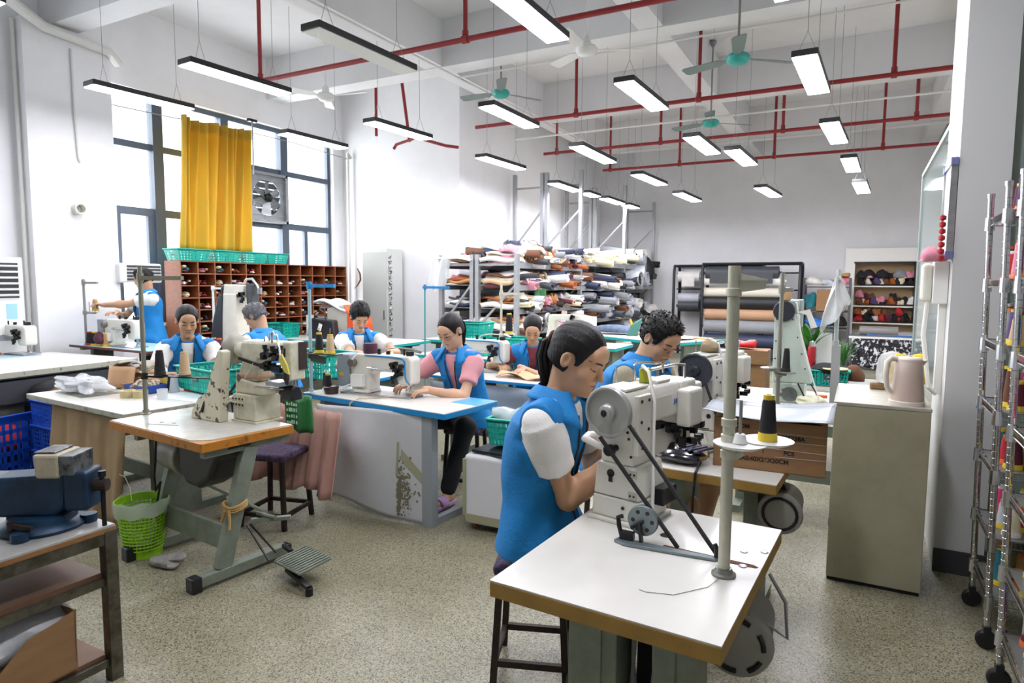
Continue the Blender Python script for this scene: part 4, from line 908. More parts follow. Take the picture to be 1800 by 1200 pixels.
k = MB(); k.tube([(.055, 0, .235), (.085, 0, .24), (.105, 0, .22), (.108, 0, .15), (.1, 0, .09), (.08, 0, .06)], [.014, .016, .016, .014, .013, .012], 10); k.build('handle', CREAMPL, t, smooth=True)
k = MB(); k.prism([(-.05, .19), (-.05, .23), (-.085, .236), (-.06, .2)], -.02, .02, 'xz'); k.build('spout', PINKPL, t, bev=.004)
k = MB(); k.bb(-.04, .04, -.03, .03, 0, .04); o = k.build('snack_jar', mat('brown_jar', '8a6c45', .3), bev=.01, loc=(.11, 4.42, .985)); tag(o, 'brown snack jar behind the kettle on the greige cabinet', 'jar')
folded(.17, 4.42, .985, .16, .15, .26, 'white', 'crumpled white plastic bag behind the kettle', 'bag', 'plastic_bag', 5, m=CLEAR, amp=.3)
folded(.27, 4.46, .985, .2, .14, .26, 'yellow', 'yellow and white snack bag behind the kettle', 'bag', 'snack_bag', 8, kind='wrap', amp=.3)
k = MB(); k.bb(-.05, .05, -.004, .004, 0, .012); o = k.build('card_strip', KRAFT, loc=(.07, 4.3, 1.08)); o.rotation_euler = (0, 0, .1); bpy.data.objects.remove(o)
# --- electrical box, whiteboard, pendant charms on the pillar
t = T('switch_box', 'white electrical switch box on the pillar above the kettle', 'switch box', (.425, 4.45, 1.62))
k = MB(); k.bb(-.07, .004, -.07, .06, -.12, .12); k.build('box_body', WHITE, t, bev=.006)
k = MB(); k.bb(-.125, -.07, -.05, .05, -.11, .11); k.build('isolator_cover', mat('switch_ivory', 'dfe0d2', .4), t, bev=.02, seg=3)
k = MB(); k.tube([(-.09, -.03, -.11), (-.1, -.04, -.3), (-.06, -.05, -.6), (-.02, -.02, -.64)], .012, 8); k.bb(-.03, .004, -.03, .0, -.64, -.12); k.build('cable_duct', WHITE, t)
t = T('whiteboard', 'whiteboard edge with lilac corners hung on the side of the pillar', 'board', (.425, 4.45, 2.02))
k = MB(); k.bb(-.02, .0, -.17, .17, -.26, .26); k.build('panel', WHITE, t)
k = MB(); k.bb(-.03, .002, -.19, -.165, -.25, .25); k.bb(-.03, .002, .165, .19, -.25, .25); k.bb(-.03, .002, -.19, .19, .24, .265); k.bb(-.03, .002, -.19, .19, -.265, -.24); k.build('frame', STEEL, t)
LIL = mat('lilac_plastic', '7d83b5', .4)
for a in (-1, 1):
    for b in (-1, 1): k = MB(); k.bb(-.034, .003, a*.18-.02, a*.18+.02, b*.25-.022, b*.25+.022); k.build('corner_cap', LIL, t, bev=.004)
k = MB()
for i in range(7): k.lathe([(.004, -.018), (.016, -.01), (.016, .008), (.004, .016)], (.37, 4.24, 1.97-.036*i), 10)
o = k.build('red_bead_string', mat('red_bead', 'b5202a', .35), smooth=True); tag(o, 'string of red beads hanging beside the whiteboard', 'beads')
folded(.33, 4.3, 1.72, .14, .1, .09, 'pink', 'dusty pink cloth flower on top of the switch box', 'ornament', 'cloth_flower', 3, amp=.5)
# --- second ochre edged table, man's machine, carton
t2 = table(-.56, 3.2, .62, .74, math.radians(-3), 'ochre edged table where the man in khaki works', edge=YEDGE, th=.045)
mb = post_machine(-.70, 3.3, .78, math.radians(-10), 'cream sewing machine with dark grey pulley in front of the man in khaki', DPULLEY, 1)
belt(mb, (-.055, -.095, .33), (.06, -.095, .02)); belt(mb, (.07, -.095, .345), (.2, -.095, .02))
t = T('clutch_motor', 'dark clutch motor below the carton', 'motor', (-.27, 3.12, .60))
k = MB(); k.cyl((0, -.1, 0), (0, .12, 0), .085, .08, n=20); k.build('motor_body', mat('motor_grey', '8a897f'), t, smooth=True, bev=.01)
k = MB(); k.lathe([(.05, -.128), (.09, -.122), (.095, -.11), (.09, -.1)], (0, 0, 0), 22, 'y'); fc2 = k.build('motor_cover', mat('motor_cover_grey', '9a988d'), t, smooth=True)
k = MB(); k.tube([(.07*math.cos(q), -.126, .07*math.sin(q)) for q in [2*PI*j/20 for j in range(20)]], .007, 6, closed=True); k.build('cooling_slot', BLACK, fc2)
k = MB(); k.bar((-.0, 0, .07), (-.03, .0, .135), .05, .04); k.build('motor_bracket', DARK, t)
t = T('carton', 'brown carton with printed numbers on the second ochre edged table', 'box', (-.335, 3.155, .78), math.radians(2))
k = MB()
for a in ((-.232, .232, -.15, -.146, 0, .225), (-.232, .232, .146, .15, 0, .225), (-.232, -.228, -.15, .15, 0, .225), (.228, .232, -.15, .15, 0, .225), (-.232, .232, -.15, .15, 0, .004)): k.bb(*a)
bx = k.build('carton_walls', CARD, t)
for i, (a, b) in enumerate(((-.232, -.06), (.06, .232))):
    k = MB(); k.sheet(lambda u, v: (a+(b-a)*u, -.15+.3*v, .226+.012*math.sin(PI*u)), 4, 1); k.build('flap', CARD, t, solid=.004)
INK = mat('print_ink', '2a211b', .8)
def Mx(x, z, s=1): return Matrix.Translation((x, -.151, z)) @ Matrix.Rotation(PI/2, 4, 'X')
for s_, x, z, q in (('NE COM', -.13, .193, .026), ('NOTE 225228A', .06, .158, .026), ('RAND', -.09, .122, .024), ('1', -.02, .09, .026), ('PCS', .085, .09, .026), ('MEAS:40X26X20CM', -.03, .05, .027)): text(s_, q, INK, bx, Mx(x, z), 'printed_text')
k = MB()
for i, (z, dz) in enumerate(((.178, -.004), (.138, .004), (.106, -.004), (.07, .004))): k.bar((-.06+.03*i, -.1525, z), (.23, -.1525, z+dz), .001, .0018)
k.build('stretch_film', CLEAR, bx)
k = MB(); k.sheet(lambda u, v: (-.27+.53*u, -.21+.36*v, .26+.012*math.cos(u*5+1)-.03*max(0, .2-v)*5*max(0, u)-.006*math.sin(v*9)+.01*u), 20, 10); o = k.build('white_board_sheet', mat('glossy_white_sheet', 'b9bfc5', .22), smooth=True, solid=.004, loc=(-.335, 3.155, .78)); tag(o, 'bent glossy white sheet lying on the printed carton', 'sheet')
# black quilted pouch being sewn by the man
t = T('quilted_pouch', 'glossy black quilted pouch on the second ochre edged table', 'bag', (-.72, 3.0, .78), math.radians(-14))
PVC = mat('glossy_black_pvc', '17181f', .15, coat=.5)
k = MB(); k.blob((0, 0, .03), (.3, .2, .075), 2, .12, 10, flat=-.7); k.build('pouch_body', PVC, t, smooth=True)
k = MB()
for i in range(9): k.bar((-.12+.028*i, -.05, .066+.004*(i % 2)), (-.09+.028*i, .07, .069), .018, .01)
k.build('quilted_flap', mat('silver_black_pvc', '5b5d78', .12, .5, coat=.5), t, bev=.003)
k = MB(); k.tube([(.13, -.05, .04), (.15, .0, .045), (.12, .06, .05)], .005, 6); k.build('gold_zip', mat('gold_zip', 'a88638', .3, .8), t, smooth=True)
k = MB(); k.tube([(.14, -.06, .03), (.155, -.14, .0), (.157, -.16, -.1), (.15, -.155, -.32)], .006, 6); k.build('hanging_strap', BLACK, t, smooth=True)
k = MB(); k.bb(-.11, .11, -.07, .07, 0, .01); pb = k.build('striped_card', mat('striped_cream_card', 'd2d2c4', .6, c2='4f5a50', vs=2, ramp=(.47, .5), stretch=(14, .3, 1)), loc=(-.62, 3.17, .78), rz=-.3); tag(pb, 'cream card with dark dashes behind the black pouch', 'card')

# ============================================================ ORANGE TABLE GROUP
OX, OY, OR = -3.37, 2.43, math.radians(-6)
t = T('sewing_table', 'worn orange edged table on a grey green steel treadle frame', 'table', (OX, OY, 0), OR)
k = MB(); k.bb(-.49, .49, -.28, .28, .73, .777); k.build('edge_band', OEDGE, t, bev=.003)
k = MB(); k.prism([(-.485, -.27), (-.42, -.275), (.38, -.272), (.42, -.23), (.45, -.2), (.46, .1), (.48, .275), (-.485, .275)], .777, .781, 'xy'); k.build('tabletop', mat('worn_white_laminate', 'd5d4cd', .25, c2='c2c0b6', vs=5, coat=.3), t)
k = MB()
for q in ((-.18, -.13), (-.1, -.1)): k.lathe([(.012, .781), (.012, .7815)], (q[0], q[1], 0), 12)
k.bar((-.2, -.2, .7815), (-.02, -.12, .7815), .008, .001); k.build('table_holes', BLACK, t)
def legp(x, nm='leg'):
    k = MB(); k.bar((x, -.16, .07), (x, .02, .70), .05, .085, up=(0, 1, 0)); k.build('leg', GREENMETAL, t, bev=.004)
    k = MB(); k.bb(x-.03, x+.03, -.33, .25, .02, .075); fb = k.build('foot_bar', GREENMETAL, t, bev=.004)
    k = MB(); k.bb(x-.034, x+.034, -.345, -.29, .0, .08); k.build('rubber_cap', BLACK, fb, bev=.006)
    k = MB(); k.bb(x-.032, x+.032, .23, .26, 0, .075); k.build('rubber_cap', BLACK, fb, bev=.006)
    k = MB(); k.bb(x-.02, x+.02, -.25, .27, .69, .73); k.build('top_rail', GREENMETAL, t)
legp(.44); legp(-.24)
k = MB(); k.bb(-.24, .44, -.13, -.11, .15, .29); k.build('cross_plate', GREENMETAL, t, bev=.004)
k = MB(); k.cyl((-.24, .03, .42), (.5, .05, .34), .009, n=8); k.cyl((.44, .06, .31), (.56, .09, .3), .012, n=8); k.bar((.44, .02, .28), (.6, .16, .29), .03, .02); k.build('treadle_rod', GREENMETAL, t)
k = MB()
for i in range(3): k.tube([(.44+.052*math.cos(a), -.075+.062*math.sin(a), .38+.012*i+.01*math.sin(a*2)) for a in [2*PI*j/12 for j in range(12)]], .008, 6, closed=True)
k.tube([(.47, -.13, .39), (.49, -.14, .33), (.5, -.15, .29)], .008, 6); k.tube([(.45, -.14, .38), (.43, -.15, .32)], .009, 6); k.build('cloth_tie', mat('tan_cloth_tie', 'a5844c', .8), t, smooth=True)
k = MB(); k.bar((.46, -.02, .27), (.62, .0, .1), .008, .008); k.bar((.46, .0, .27), (.6, .06, .12), .008, .008); k.build('pedal_linkage', DARK, t)
t = T('foot_pedal', 'ribbed grey green foot pedal beside the orange table frame', 'pedal', (-2.6, 2.46, .0), math.radians(-12))
k = MB(); k.box((0, 0, .1), (.25, .2, .012), M=Matrix.Rotation(.12, 3, 'X')); k.build('pedal_plate', GREENMETAL, t, bev=.003)
for i in range(10): k = MB(); k.box((-.11+.0245*i, 0, .11), (.009, .19, .008), M=Matrix.Rotation(.12, 3, 'X')); k.build('rib', GREENMETAL, t)
k = MB(); k.bar((-.02, -.08, .07), (.2, -.09, .04), .03, .02); k.lathe([(.02, 0), (.02, .04)], (.2, -.09, 0), 10); k.build('pedal_bracket', DARK, t)
k = MB(); k.bar((-.14, .02, .1), (-.28, .05, .09), .02, .02); k.build('pedal_rod', DARK, t)
k = MB(); k.lathe([(.02, 0), (.015, .09)], (-.1, .05, 0), 10); k.build('pedal_foot', DARK, t)
# machine with cylinder arm pointing +x
t = T('sewing_machine', 'worn cream cylinder arm sewing machine on the orange table', 'sewing machine', (-3.25, 2.56, .78), math.radians(-3))
k = MB(); k.bb(-.01, .215, -.005, .19, 0, .012); k.build('base_flange', OLDCREAM, t, bev=.003)
k = MB(); k.bb(0, .205, .0, .18, .012, .165); bs_ = k.build('base', OLDCREAM, t, bev=.008)
k = MB(); k.bb(0.005, .115, -.006, .0, .095, .145); k.cyl((.0, -.012, .118), (.11, -.012, .118), .006, n=8); k.build('hinge_plate', OLDCREAM, bs_, bev=.002)
k = MB()
for i in range(4):
    for zz in (.103, .138): k.lathe([(.006, -.009), (.006, -.005)], (.015+.029*i, 0, zz), 8, 'y')
k.build('hinge_screw', DARK, bs_)
k = MB(); k.prism([(0, .165), (.21, .165), (.35, .19), (.36, .215), (.2, .235), (.05, .255), (.0, .25)], .02, .15, 'xz'); k.build('bed_arm', OLDCREAM, t, smooth=True, bev=.014, seg=3)
k = MB(); k.cyl((.34, .085, .205), (.46, .085, .20), .036, n=16); k.bb(.38, .46, .045, .125, .155, .2); k.build('hook_cover', BLACK, t, smooth=True, bev=.006)
k = MB(); k.prism([(.03, .24), (.18, .24), (.19, .30), (.205, .37), (.37, .375), (.42, .38), (.46, .385), (.46, .47), (.43, .485), (.06, .482), (.035, .45), (.05, .36), (.02, .3)], .03, .14, 'xz'); k.build('arm_casting', OLDCREAM, t, smooth=True, bev=.02, seg=3, ang=50)
k = MB(); k.bb(.0, .2, .022, .15, .255, .285); k.build('cloth_band', mat('flesh_cloth_band', 'b39176', .85), t, bev=.012, seg=3)
k = MB(); k.bb(.415, .475, .03, .14, .27, .49); k.build('needle_head', OLDCREAM, t, bev=.01)
k = MB(); k.lathe([(.085, -.012), (.092, -.004), (.086, .0), (.082, .004), (.086, .008), (.092, .012), (.085, .02), (.06, .022), (.03, .04), (.03, .07)], (-.085, .085, .415), 34, 'x'); k.build('pulley', mat('worn_pulley', '97958a', .4, .4), t, smooth=True, ang=50)
k = MB(); k.lathe([(.045, .0), (.05, .03), (.05, .1)], (-.03, .085, .415), 20, 'x'); k.build('shaft_housing', OLDCREAM, t, smooth=True)
k = MB(); k.tube([(-.08, .0, .43), (-.085, -.02, .4), (-.12, -.06, .2), (-.155, -.1, .05)], .009, 8); k.tube([(-.08, .18, .41), (-.1, .1, .2), (-.14, .0, .05)], .009, 8); k.build('drive_belt', BELT, t, smooth=True)
k = MB(); k.prism([(.045, .42), (.01, .43), (-.07, .28), (-.12, .17), (-.2, .13), (-.27, .05), (-.28, 0), (.0, .0), (.015, .17)], -.09, -.03, 'xz'); k.build('belt_guard', CHIPPED, t, bev=.008, seg=2)
k = MB(); k.bar((.05, .015, .375), (.25, .01, .345), .012, .016); k.bar((.25, .01, .345), (.42, .01, .33), .014, .03); rng = random.Random(11)
for i in range(20): k.box((.34+rng.uniform(-.06, .09), .0+rng.uniform(-.01, .04), .40+rng.uniform(-.07, .06)), (.022, .03, .024), rng.uniform(0, 1.5))
for q in ((.3, .41), (.35, .42), (.4, .4)): k.lathe([(.017, -.04), (.017, .02)], (q[0], .02, q[1]), 12, 'y')
k.build('thread_levers', DARK, t)
k = MB(); k.bb(.472, .482, .09, .145, .33, .485); k.blob((.478, .0, .30), (.04, .035, .09), 2, .2); k.build('knee_cover', mat('dark_leather_brown', '33221b', .5), t)
for q in (.435, .455):
    k = MB(); k.cyl((q, .085, .19), (q, .085, .29), .005, n=8); k.build('needle_bar', CHROME, t, smooth=True)
k = MB(); k.bb(.3, .42, .0, .1, .235, .262); k.bar((.24, -.02, .225), (.42, .02, .222), .03, .006); k.build('presser_guide', STEEL, t, bev=.003)
k = MB(); k.tube([(.33, .03, .48), (.34, .02, .53), (.37, .01, .545), (.41, .0, .52), (.45, -.02, .46), (.47, -.03, .4)], .006, 8); k.cyl((.27, .06, .48), (.27, .06, .53), .005, n=6); k.lathe([(.018, .482), (.004, .51)], (.24, .06, 0), 10); k.build('thread_tube', CHROME, t, smooth=True)
k = MB(); k.prism([(.455, .40), (.475, .43), (.52, .37), (.535, .32), (.5, .33), (.47, .37)], -.03, -.02, 'xz'); k.build('yellow_tag', mat('yellow_tag_cloth', 'cdbf55', .7), t)
k = MB(); k.cyl((.06, -.012, .01), (.06, -.012, .34), .0015, n=5); k.tube([(-.1, -.1, .02), (.02, -.06, .1), (.1, -.03, .2), (.2, .0, .36)], .0022, 5); k.build('pull_thread', mat('white_cord', 'cfc9b4', .7), t)
k = MB(); k.prism([(.035, .26), (.06, .285), (.085, .26), (.06, .235)], .0, .004, 'xz'); k.build('diamond_plate', mat('grey_diamond', '56585a', .4), t)
t = T('clutch_motor', 'grey clutch motor under the orange table', 'motor', (-3.5, 2.4, .58), math.radians(-6))
k = MB(); k.cyl((-.12, 0, 0), (.05, 0, 0), .10, n=22); k.cyl((.05, 0, 0), (.10, 0, 0), .115, n=22); k.cyl((-.16, 0, 0), (-.12, 0, 0), .07, .1, n=22); k.build('motor_body', mat('motor_grey', '8a897f'), t, smooth=True, bev=.008)
k = MB(); k.bb(-.05, .05, -.03, .03, .09, .15); k.build('motor_bracket', DARK, t)
k = MB(); k.tube([(-.1, -.1, .12), (-.06, -.13, -.02), (-.1, -.12, -.12), (-.07, -.13, -.2), (-.03, -.12, -.14), (-.07, -.13, -.3), (-.09, -.12, -.42)], .007, 6); k.build('motor_cable', DARK, t, smooth=True)
t = T('belt_guard', 'large black belt guard under the orange table', 'guard', (-3.32, 2.38, .58), math.radians(-6))
k = MB(); pl = [(-.05, .145), (.42, .145), (.34, .06), (.26, -.06), (.14, -.125), (.02, -.12), (-.05, -.05)]; k.prism(pl, -.1, .09, 'xz'); k.build('guard_shell', BLACK, t, bev=.03, seg=3)
stool(-3.40, 3.0, .5, .25, 'dark stool with navy cushion behind the orange table', size=.3)
k = MB(); k.blob((0, 0, .015), (.2, .12, .06), 4, .25, 9, flat=-.6); k.blob((.05, .02, .04), (.12, .07, .045), 9, .2, 8); o = k.build('floor_rag', mat('grey_rag', '9b9893', .9, var=.2, vs=20, bump=.4), smooth=True, loc=(-3.38, 2.19, .012), rz=.3); tag(o, 'grey rag lying on the floor beside the green bin', 'rag')
# green bin of latticed plastic with a clear liner
LIME = mat('lime_green_plastic', '8cc11c', .4)
t = T('waste_bin', 'lime green lattice waste bin with clear liner under the white table', 'bin', (-3.66, 2.24, 0))
k = MB(); R0, R1, Hb = .098, .138, .33; n, rows = 34, 12
k.lathe([(R0, 0), (R0, .05), (R0*.97, .05), (R0*.97, .01), (.01, .01)], (0, 0, 0), 34)
for r in range(rows+1):
    z = .05+(Hb-.09)*r/rows; rr = R0+(R1-R0)*z/Hb; k.tube([(rr*math.cos(2*PI*j/n), rr*math.sin(2*PI*j/n), z) for j in range(n)], .0045, 4, closed=True)
for j in range(n):
    a = 2*PI*j/n; b = a+2*PI/n; k.bar((R0*math.cos(a), R0*math.sin(a), .04), (R1*.985*math.cos(a+.09), R1*.985*math.sin(a+.09), Hb-.03), .007, .004, up=(math.cos(a), math.sin(a), 0))
k.build('lattice_body', LIME, t)
k = MB(); k.lathe([(R1*.98, Hb-.045), (R1*1.02, Hb-.02), (R1*1.05, Hb), (R1, Hb), (R1*.95, Hb-.04)], (0, 0, 0), 34, cap=False); k.build('rim', LIME, t, smooth=True)
k = MB(); k.sheet(lambda u, v: ((R1*(1.08+.02*math.sin(u*38))-(.012)*abs(v-.4))*math.cos(2*PI*u), (R1*(1.08+.02*math.sin(u*38))-.012*abs(v-.4))*math.sin(2*PI*u), Hb+.008-.085*v+.006*math.sin(u*50)), 60, 3); k.build('bag_liner', CLEAR, t, smooth=True)
k = MB(); k.tube([(-.1, .0, .3), (-.16, .03, .36), (-.24, .05, .41), (-.3, .05, .42)], .002, 5); o = k.build('strap_wire', mat('white_cord', 'cfc9b4'), t)
# thread stand standing at the far left corner of the orange table
st = stand(-3.87, 2.42, .78, 1.69, 'olive grey thread stand at the left corner of the orange table', mat('olive_grey_steel', '8b8a78', .4, .5), bar_dir=math.radians(15), bar_z=1.62, r=.0135, bar_len=.3)
k = MB(); k.lathe([(.02, .22), (.02, .26)], (0, 0, 0), 12); k.bar((0, 0, .24), (.12, .02, .235), .03, .012); k.bar((.12, .02, .24), (.42, .1, .225), .045, .006); k.bar((.4, .09, .225), (.5, .11, .225), .03, .03); k.lathe([(.04, .245), (.045, .25), (.02, .252)], (.1, .02, 0), 18); k.lathe([(.04, .245), (.045, .25), (.02, .252)], (.24, .055, 0), 18); k.build('tray_arm', DARK, st)
cone(-3.775, 2.46, 1.03, 'black', 'black thread cone on the tray of the olive grey stand', base='black', h=.15, r=.027)
cone(-3.645, 2.535, 1.03, 'beige', 'beige thread cone on the tray of the olive grey stand', base='beige', h=.14, r=.028)
# green sack and the pink skirt cloth behind
t = T('green_sack', 'green printed woven sack behind the orange table', 'bag', (-3.22, 3.05, .62))
k = MB(); k.sheet(lambda u, v: (-.12+.24*u, .02*math.sin(u*6)-.01*v, .24*v+.01*math.sin(u*9)), 10, 6); k.build('sack_front', mat('green_woven_plastic', '1f6a34', .5, bump=.3, bs=60), t, smooth=True, solid=.03)
k = MB(); rng = random.Random(5)
for r in range(5):
    for i in range(7): k.bb(-.1+.021*i, -.1+.021*i+rng.uniform(.008, .017), -.02, -.017, (.21-.04*r), (.21-.04*r)+rng.uniform(.014, .026))
k.build('pale_print', mat('pale_green_print', 'a9cbb0', .6), t)
def drape(name, label, m, x0, y0, x1, y1, z0, z1, folds=7, amp=.03, cat='cloth', flare=.1, hemv=.03, solid=.006, ph=0):
    dx, dy = x1-x0, y1-y0; L = math.hypot(dx, dy); nx, ny = dy/L, -dx/L
    def f(u, v):
        d = amp*(1-v*.75)*(math.sin(u*folds*2*PI+ph)+.4*math.sin(u*folds*4.3*PI+1+ph)); w = flare*(1-v)
        return (x0+dx*u+nx*(d+w), y0+dy*u+ny*(d+w), z0+(z1-z0)*v+hemv*(1-v)*math.sin(u*folds*2+ph))
    k = MB(); k.sheet(f, 90, 10); o = k.build(name, m, smooth=True, ang=80, solid=solid); return tag(o, label, cat)
drape('skirt_cloth', 'dusty pink pleated cloth hanging behind the dark stool', PINKCLOTH, -4.1, 3.3, -2.98, 3.18, .2, .74, 9, .03)
drape('table_cloth', 'brown cloth hanging from the white table behind the green bin', BROWNCLOTH, -5.0, 2.46, -4.02, 2.38, .04, .74, 3.4, .016, flare=.06, ph=.7)
# ============================================================ WHITE TABLE, LEFT
table(-4.62, 2.79, 1.34, .8, math.radians(-4), 'white table with chipped grey edge next to the orange table', edge=mat('chipped_grey_edge', 'a9a898', .6, c2='6f6c5f', vs=18, ramp=(.3, .5)), th=.035)
WT = .78
k = MB(); k.bb(-.2, .2, -.13, .13, 0, .004); o = k.build('grey_mat', mat('grey_plate', '8e8d80', .3, .3), loc=(-4.98, 2.68, WT), rz=-.1); tag(o, 'thin grey plate under the clear bag on the white table', 'plate')
k = MB(); k.blob((-.09, -.03, .05), (.16, .12, .1), 3, .15); k.blob((.0, .0, .055), (.14, .13, .11), 5, .15); k.build; o = k.build('plastic_bag', mat('grey_parts_in_bag', '9c9a9e', .5, c2='c9c9cc', vs=14), smooth=True, loc=(-5.02, 2.68, WT+.004)); tag(o, 'clear plastic bag of grey parts on the white table', 'bag')
k = MB(); k.blob((0, 0, .055), (.46, .24, .11), 6, .4, 20, 5); k.build('bag_film', CLEAR, o, smooth=True)
t = T('folded_fabric', 'folded beige fabric stack on the far side of the white table', 'fabric', (-4.98, 3.0, WT), .1)
def fold_slab(x0, x1, y0, y1, z0, z1, nm, m_, sd):
    k = MB(); n = 18
    def f(u, v):
        a = 2*PI*u; cx, cz = math.cos(a), math.sin(a); e = 4; rx = abs(cx)**(2/e)*(1 if cx > 0 else -1); rz_ = abs(cz)**(2/e)*(1 if cz > 0 else -1)
        return ((x0+x1)/2+(x1-x0)/2*rx+.01*math.sin(v*9+sd), y0+(y1-y0)*v, (z0+z1)/2+(z1-z0)/2*rz_+.008*math.sin(cx*4+v*5+sd)+.006*math.sin(cx*9+sd))
    k.sheet(f, 36, 8); k.build(nm, m_, t, smooth=True, ang=80, solid=.006)
PB = mat('peach_beige_fabric', 'c9a07a', .85, bump=.2, bs=30); WG = mat('warm_grey_fabric', 'a39c8d', .85)
fold_slab(-.16, .2, -.02, .14, .13, .19, 'grey_fold', WG, 1); fold_slab(-.15, .2, -.06, .12, .085, .14, 'beige_fold', PB, 2); fold_slab(-.13, .21, -.05, .12, .04, .09, 'beige_fold', PB, 4); fold_slab(-.28, .1, -.1, .08, .0, .04, 'beige_fold', PB, 6)
k = MB(); k.sheet(lambda u, v: (-.12+.3*u, -.075-.02*math.sin(u*7)-.03*(1-v), .16*v+.01), 14, 5); k.build('hanging_fold', PB, t, smooth=True, solid=.005)
t = T('parts_tray', 'blue plastic tray of small parts on the white table', 'tray', (-4.66, 2.92, WT), -.05)
k = MB()
for a in ((-.12, .12, -.09, -.085, 0, .06), (-.12, .12, .085, .09, 0, .06), (-.12, -.115, -.09, .09, 0, .06), (.115, .12, -.09, .09, 0, .06), (-.12, .12, -.09, .09, 0, .005)): k.bb(*a)
k.build('tray', mat('blue_tray', '24479a', .4), t)
k = MB(); k.blob((0, 0, .05), (.21, .15, .09), 9, .3, 12); k.build('small_parts', mat('mixed_small_parts', 'c2b59a', .7, c2='544136', vs=40, ramp=(.45, .55)), t, smooth=True)
t = T('tape_rolls', 'pair of cream paper tape rolls standing on the white table', 'tape', (-4.55, 2.72, WT), .1)
for i in (0, 1): k = MB(); k.lathe([(.05, 0), (.05, .05), (.03, .05), (.03, 0), (.05, 0)], (.085*i, .03*i, 0), 22, cap=False); k.build('tape_roll', mat('cream_tape', 'cdbd8d', .7), t, smooth=True)
t = T('glue_bottle', 'white glue bottle with nozzle beside the folded fabric', 'bottle', (-4.70, 3.1, WT))
k = MB(); k.lathe([(.03, 0), (.032, .1), (.018, .125), (.016, .135)], (0, 0, 0), 16); k.build('body', mat('amber_glue', 'c9b15a', .3), t, smooth=True)
k = MB(); k.lathe([(.022, .13), (.02, .15), (.008, .165), (.004, .22)], (0, 0, 0), 14); k.build('nozzle', WHITE, t, smooth=True)
for i, (x, y, c, l) in enumerate(((-4.56, 3.06, 'black', 'short black cone among the clutter of the white table'), (-4.47, 3.02, 'silver', 'pale grey cone behind the tape rolls'), (-4.44, 3.12, 'orange', 'orange cone by the left woman on the white table'))): cone(x, y, WT, c, l, base=c, h=.12, r=.03)
k = MB(); k.lathe([(.032, 0), (.036, .07), (.034, .07), (.03, .004)], (0, 0, 0), 18, cap=False); o = k.build('clear_cup', CLEAR, smooth=True, loc=(-4.28, 2.8, WT)); tag(o, 'clear plastic cup on the white table', 'cup')
k = MB(); k.bb(-.24, .24, -.16, .16, 0, .002); o = k.build('paper_sheet', mat('pale_blue_paper', 'd5dde0', .6), loc=(-4.2, 2.97, WT), rz=.1); tag(o, 'pale sheet of paper on the right end of the white table', 'paper')
basket(-4.22, 3.2, .8, .56, .36, .17, math.radians(-10), 'teal basket in front of the left woman', nx=14)
for i, (z, a, l) in enumerate(((.0, .1, 'leaning open cardboard flap left of the white table'),)):
    t = T('open_carton', l, 'box', (-5.45, 2.95, .45), .1)
    k = MB(); k.bb(-.2, .25, -.15, .15, -.1, .28); k.build('carton_walls', CARD, t)
    k = MB(); k.prism([(-.22, .28), (.1, .36), (.3, .37), (.1, .28)], -.15, -.145, 'xz'); k.build('flap', KRAFT, t); k = MB(); k.prism([(-.3, .25), (-.16, .33), (-.1, .27)], -.14, -.136, 'xz'); k.build('flap', CARD, t)
# crates
def crate(x, y, z, rz, label, L=.56, W=.38, H=.205, group=None): return basket(x, y, z, L, W, H, rz, label, BLUEP, group, 'plastic_crate', 1.03, False, 'crate', 14, 5)
for i, l in enumerate(('bottom blue crate of the stack left of the brown cloth', 'middle blue crate of the stack left of the brown cloth', 'top blue crate of the stack left of the brown cloth')): crate(-5.68, 2.94, .005+.208*i, math.radians(-2), l)
crate(-6.42, 2.72, .005, math.radians(10), 'large blue crate on the floor at the left edge', .72, .5, .5)
folded(-6.42, 2.72, .12, .5, .3, .34, 'red', 'red cloth inside the large blue crate', 'cloth', seed=3)
folded(-6.3, 3.1, .5, .9, .35, .28, 'black', 'black bag heaped under the long white table', 'bag', 'black_bag', 6, kind='bag')
k = MB(); k.bb(-.4, .4, -.15, .15, 0, .5); o = k.build('dark_crate', BLACK, loc=(-6.3, 3.1, 0)); tag(o, 'dark box under the long white table', 'box')

# ============================================================ VISE BENCH, BOTTOM LEFT
t = T('steel_bench', 'steel framed bench with wooden shelves carrying the blue vise', 'bench', (-2.88, 1.06, 0))
LEGST = mat('worn_bench_steel', '6f6c60', .35, .7, c2='4b473d', vs=14)
for x in (-.3, .285):
    for y in (-.55, .385): k = MB(); k.bb(x-.024, x+.024, y-.024, y+.024, 0, .62); k.build('leg', LEGST, t, bev=.003)
k = MB()
for x in (-.3, .285): k.bb(x-.02, x+.02, -.53, .36, .565, .615)
for y in (-.55, .385): k.bb(-.28, .265, y-.02, y+.02, .565, .615)
k.build('top_frame', LEGST, t)
k = MB(); k.bb(-.32, .305, -.57, .405, .615, .64); k.build('top_board', mat('film_wrapped_board', '8f8f8d', .18, c2='a9a6a0', vs=5, bump=.3, bs=12, coat=.5), t, bev=.004)
k = MB(); k.bb(-.321, .307, -.571, .407, .612, .63); k.build('board_edge', mat('raw_wood_edge', '8a6236', .6, var=.2, stretch=(3, 3, 20)), t)
k = MB(); k.bb(-.29, .27, -.53, .37, .42, .445); k.build('shelf', mat('brown_plywood', '7a5a42', .5, var=.2, vs=5), t)
k = MB(); k.bb(.27, .295, -.53, .36, .395, .425); k.bb(.27, .295, -.53, .36, .06, .09); k.bb(-.29, .27, .37, .39, .395, .425); k.build('shelf_rail', LEGST, t)
k = MB(); k.bb(-.29, .27, -.53, .37, .085, .105); k.build('bottom_shelf', mat('brown_plywood', '7a5a42'), t)
VB = mat('vise_blue', '173a57', .45, .3, c2='0f2436', vs=8)
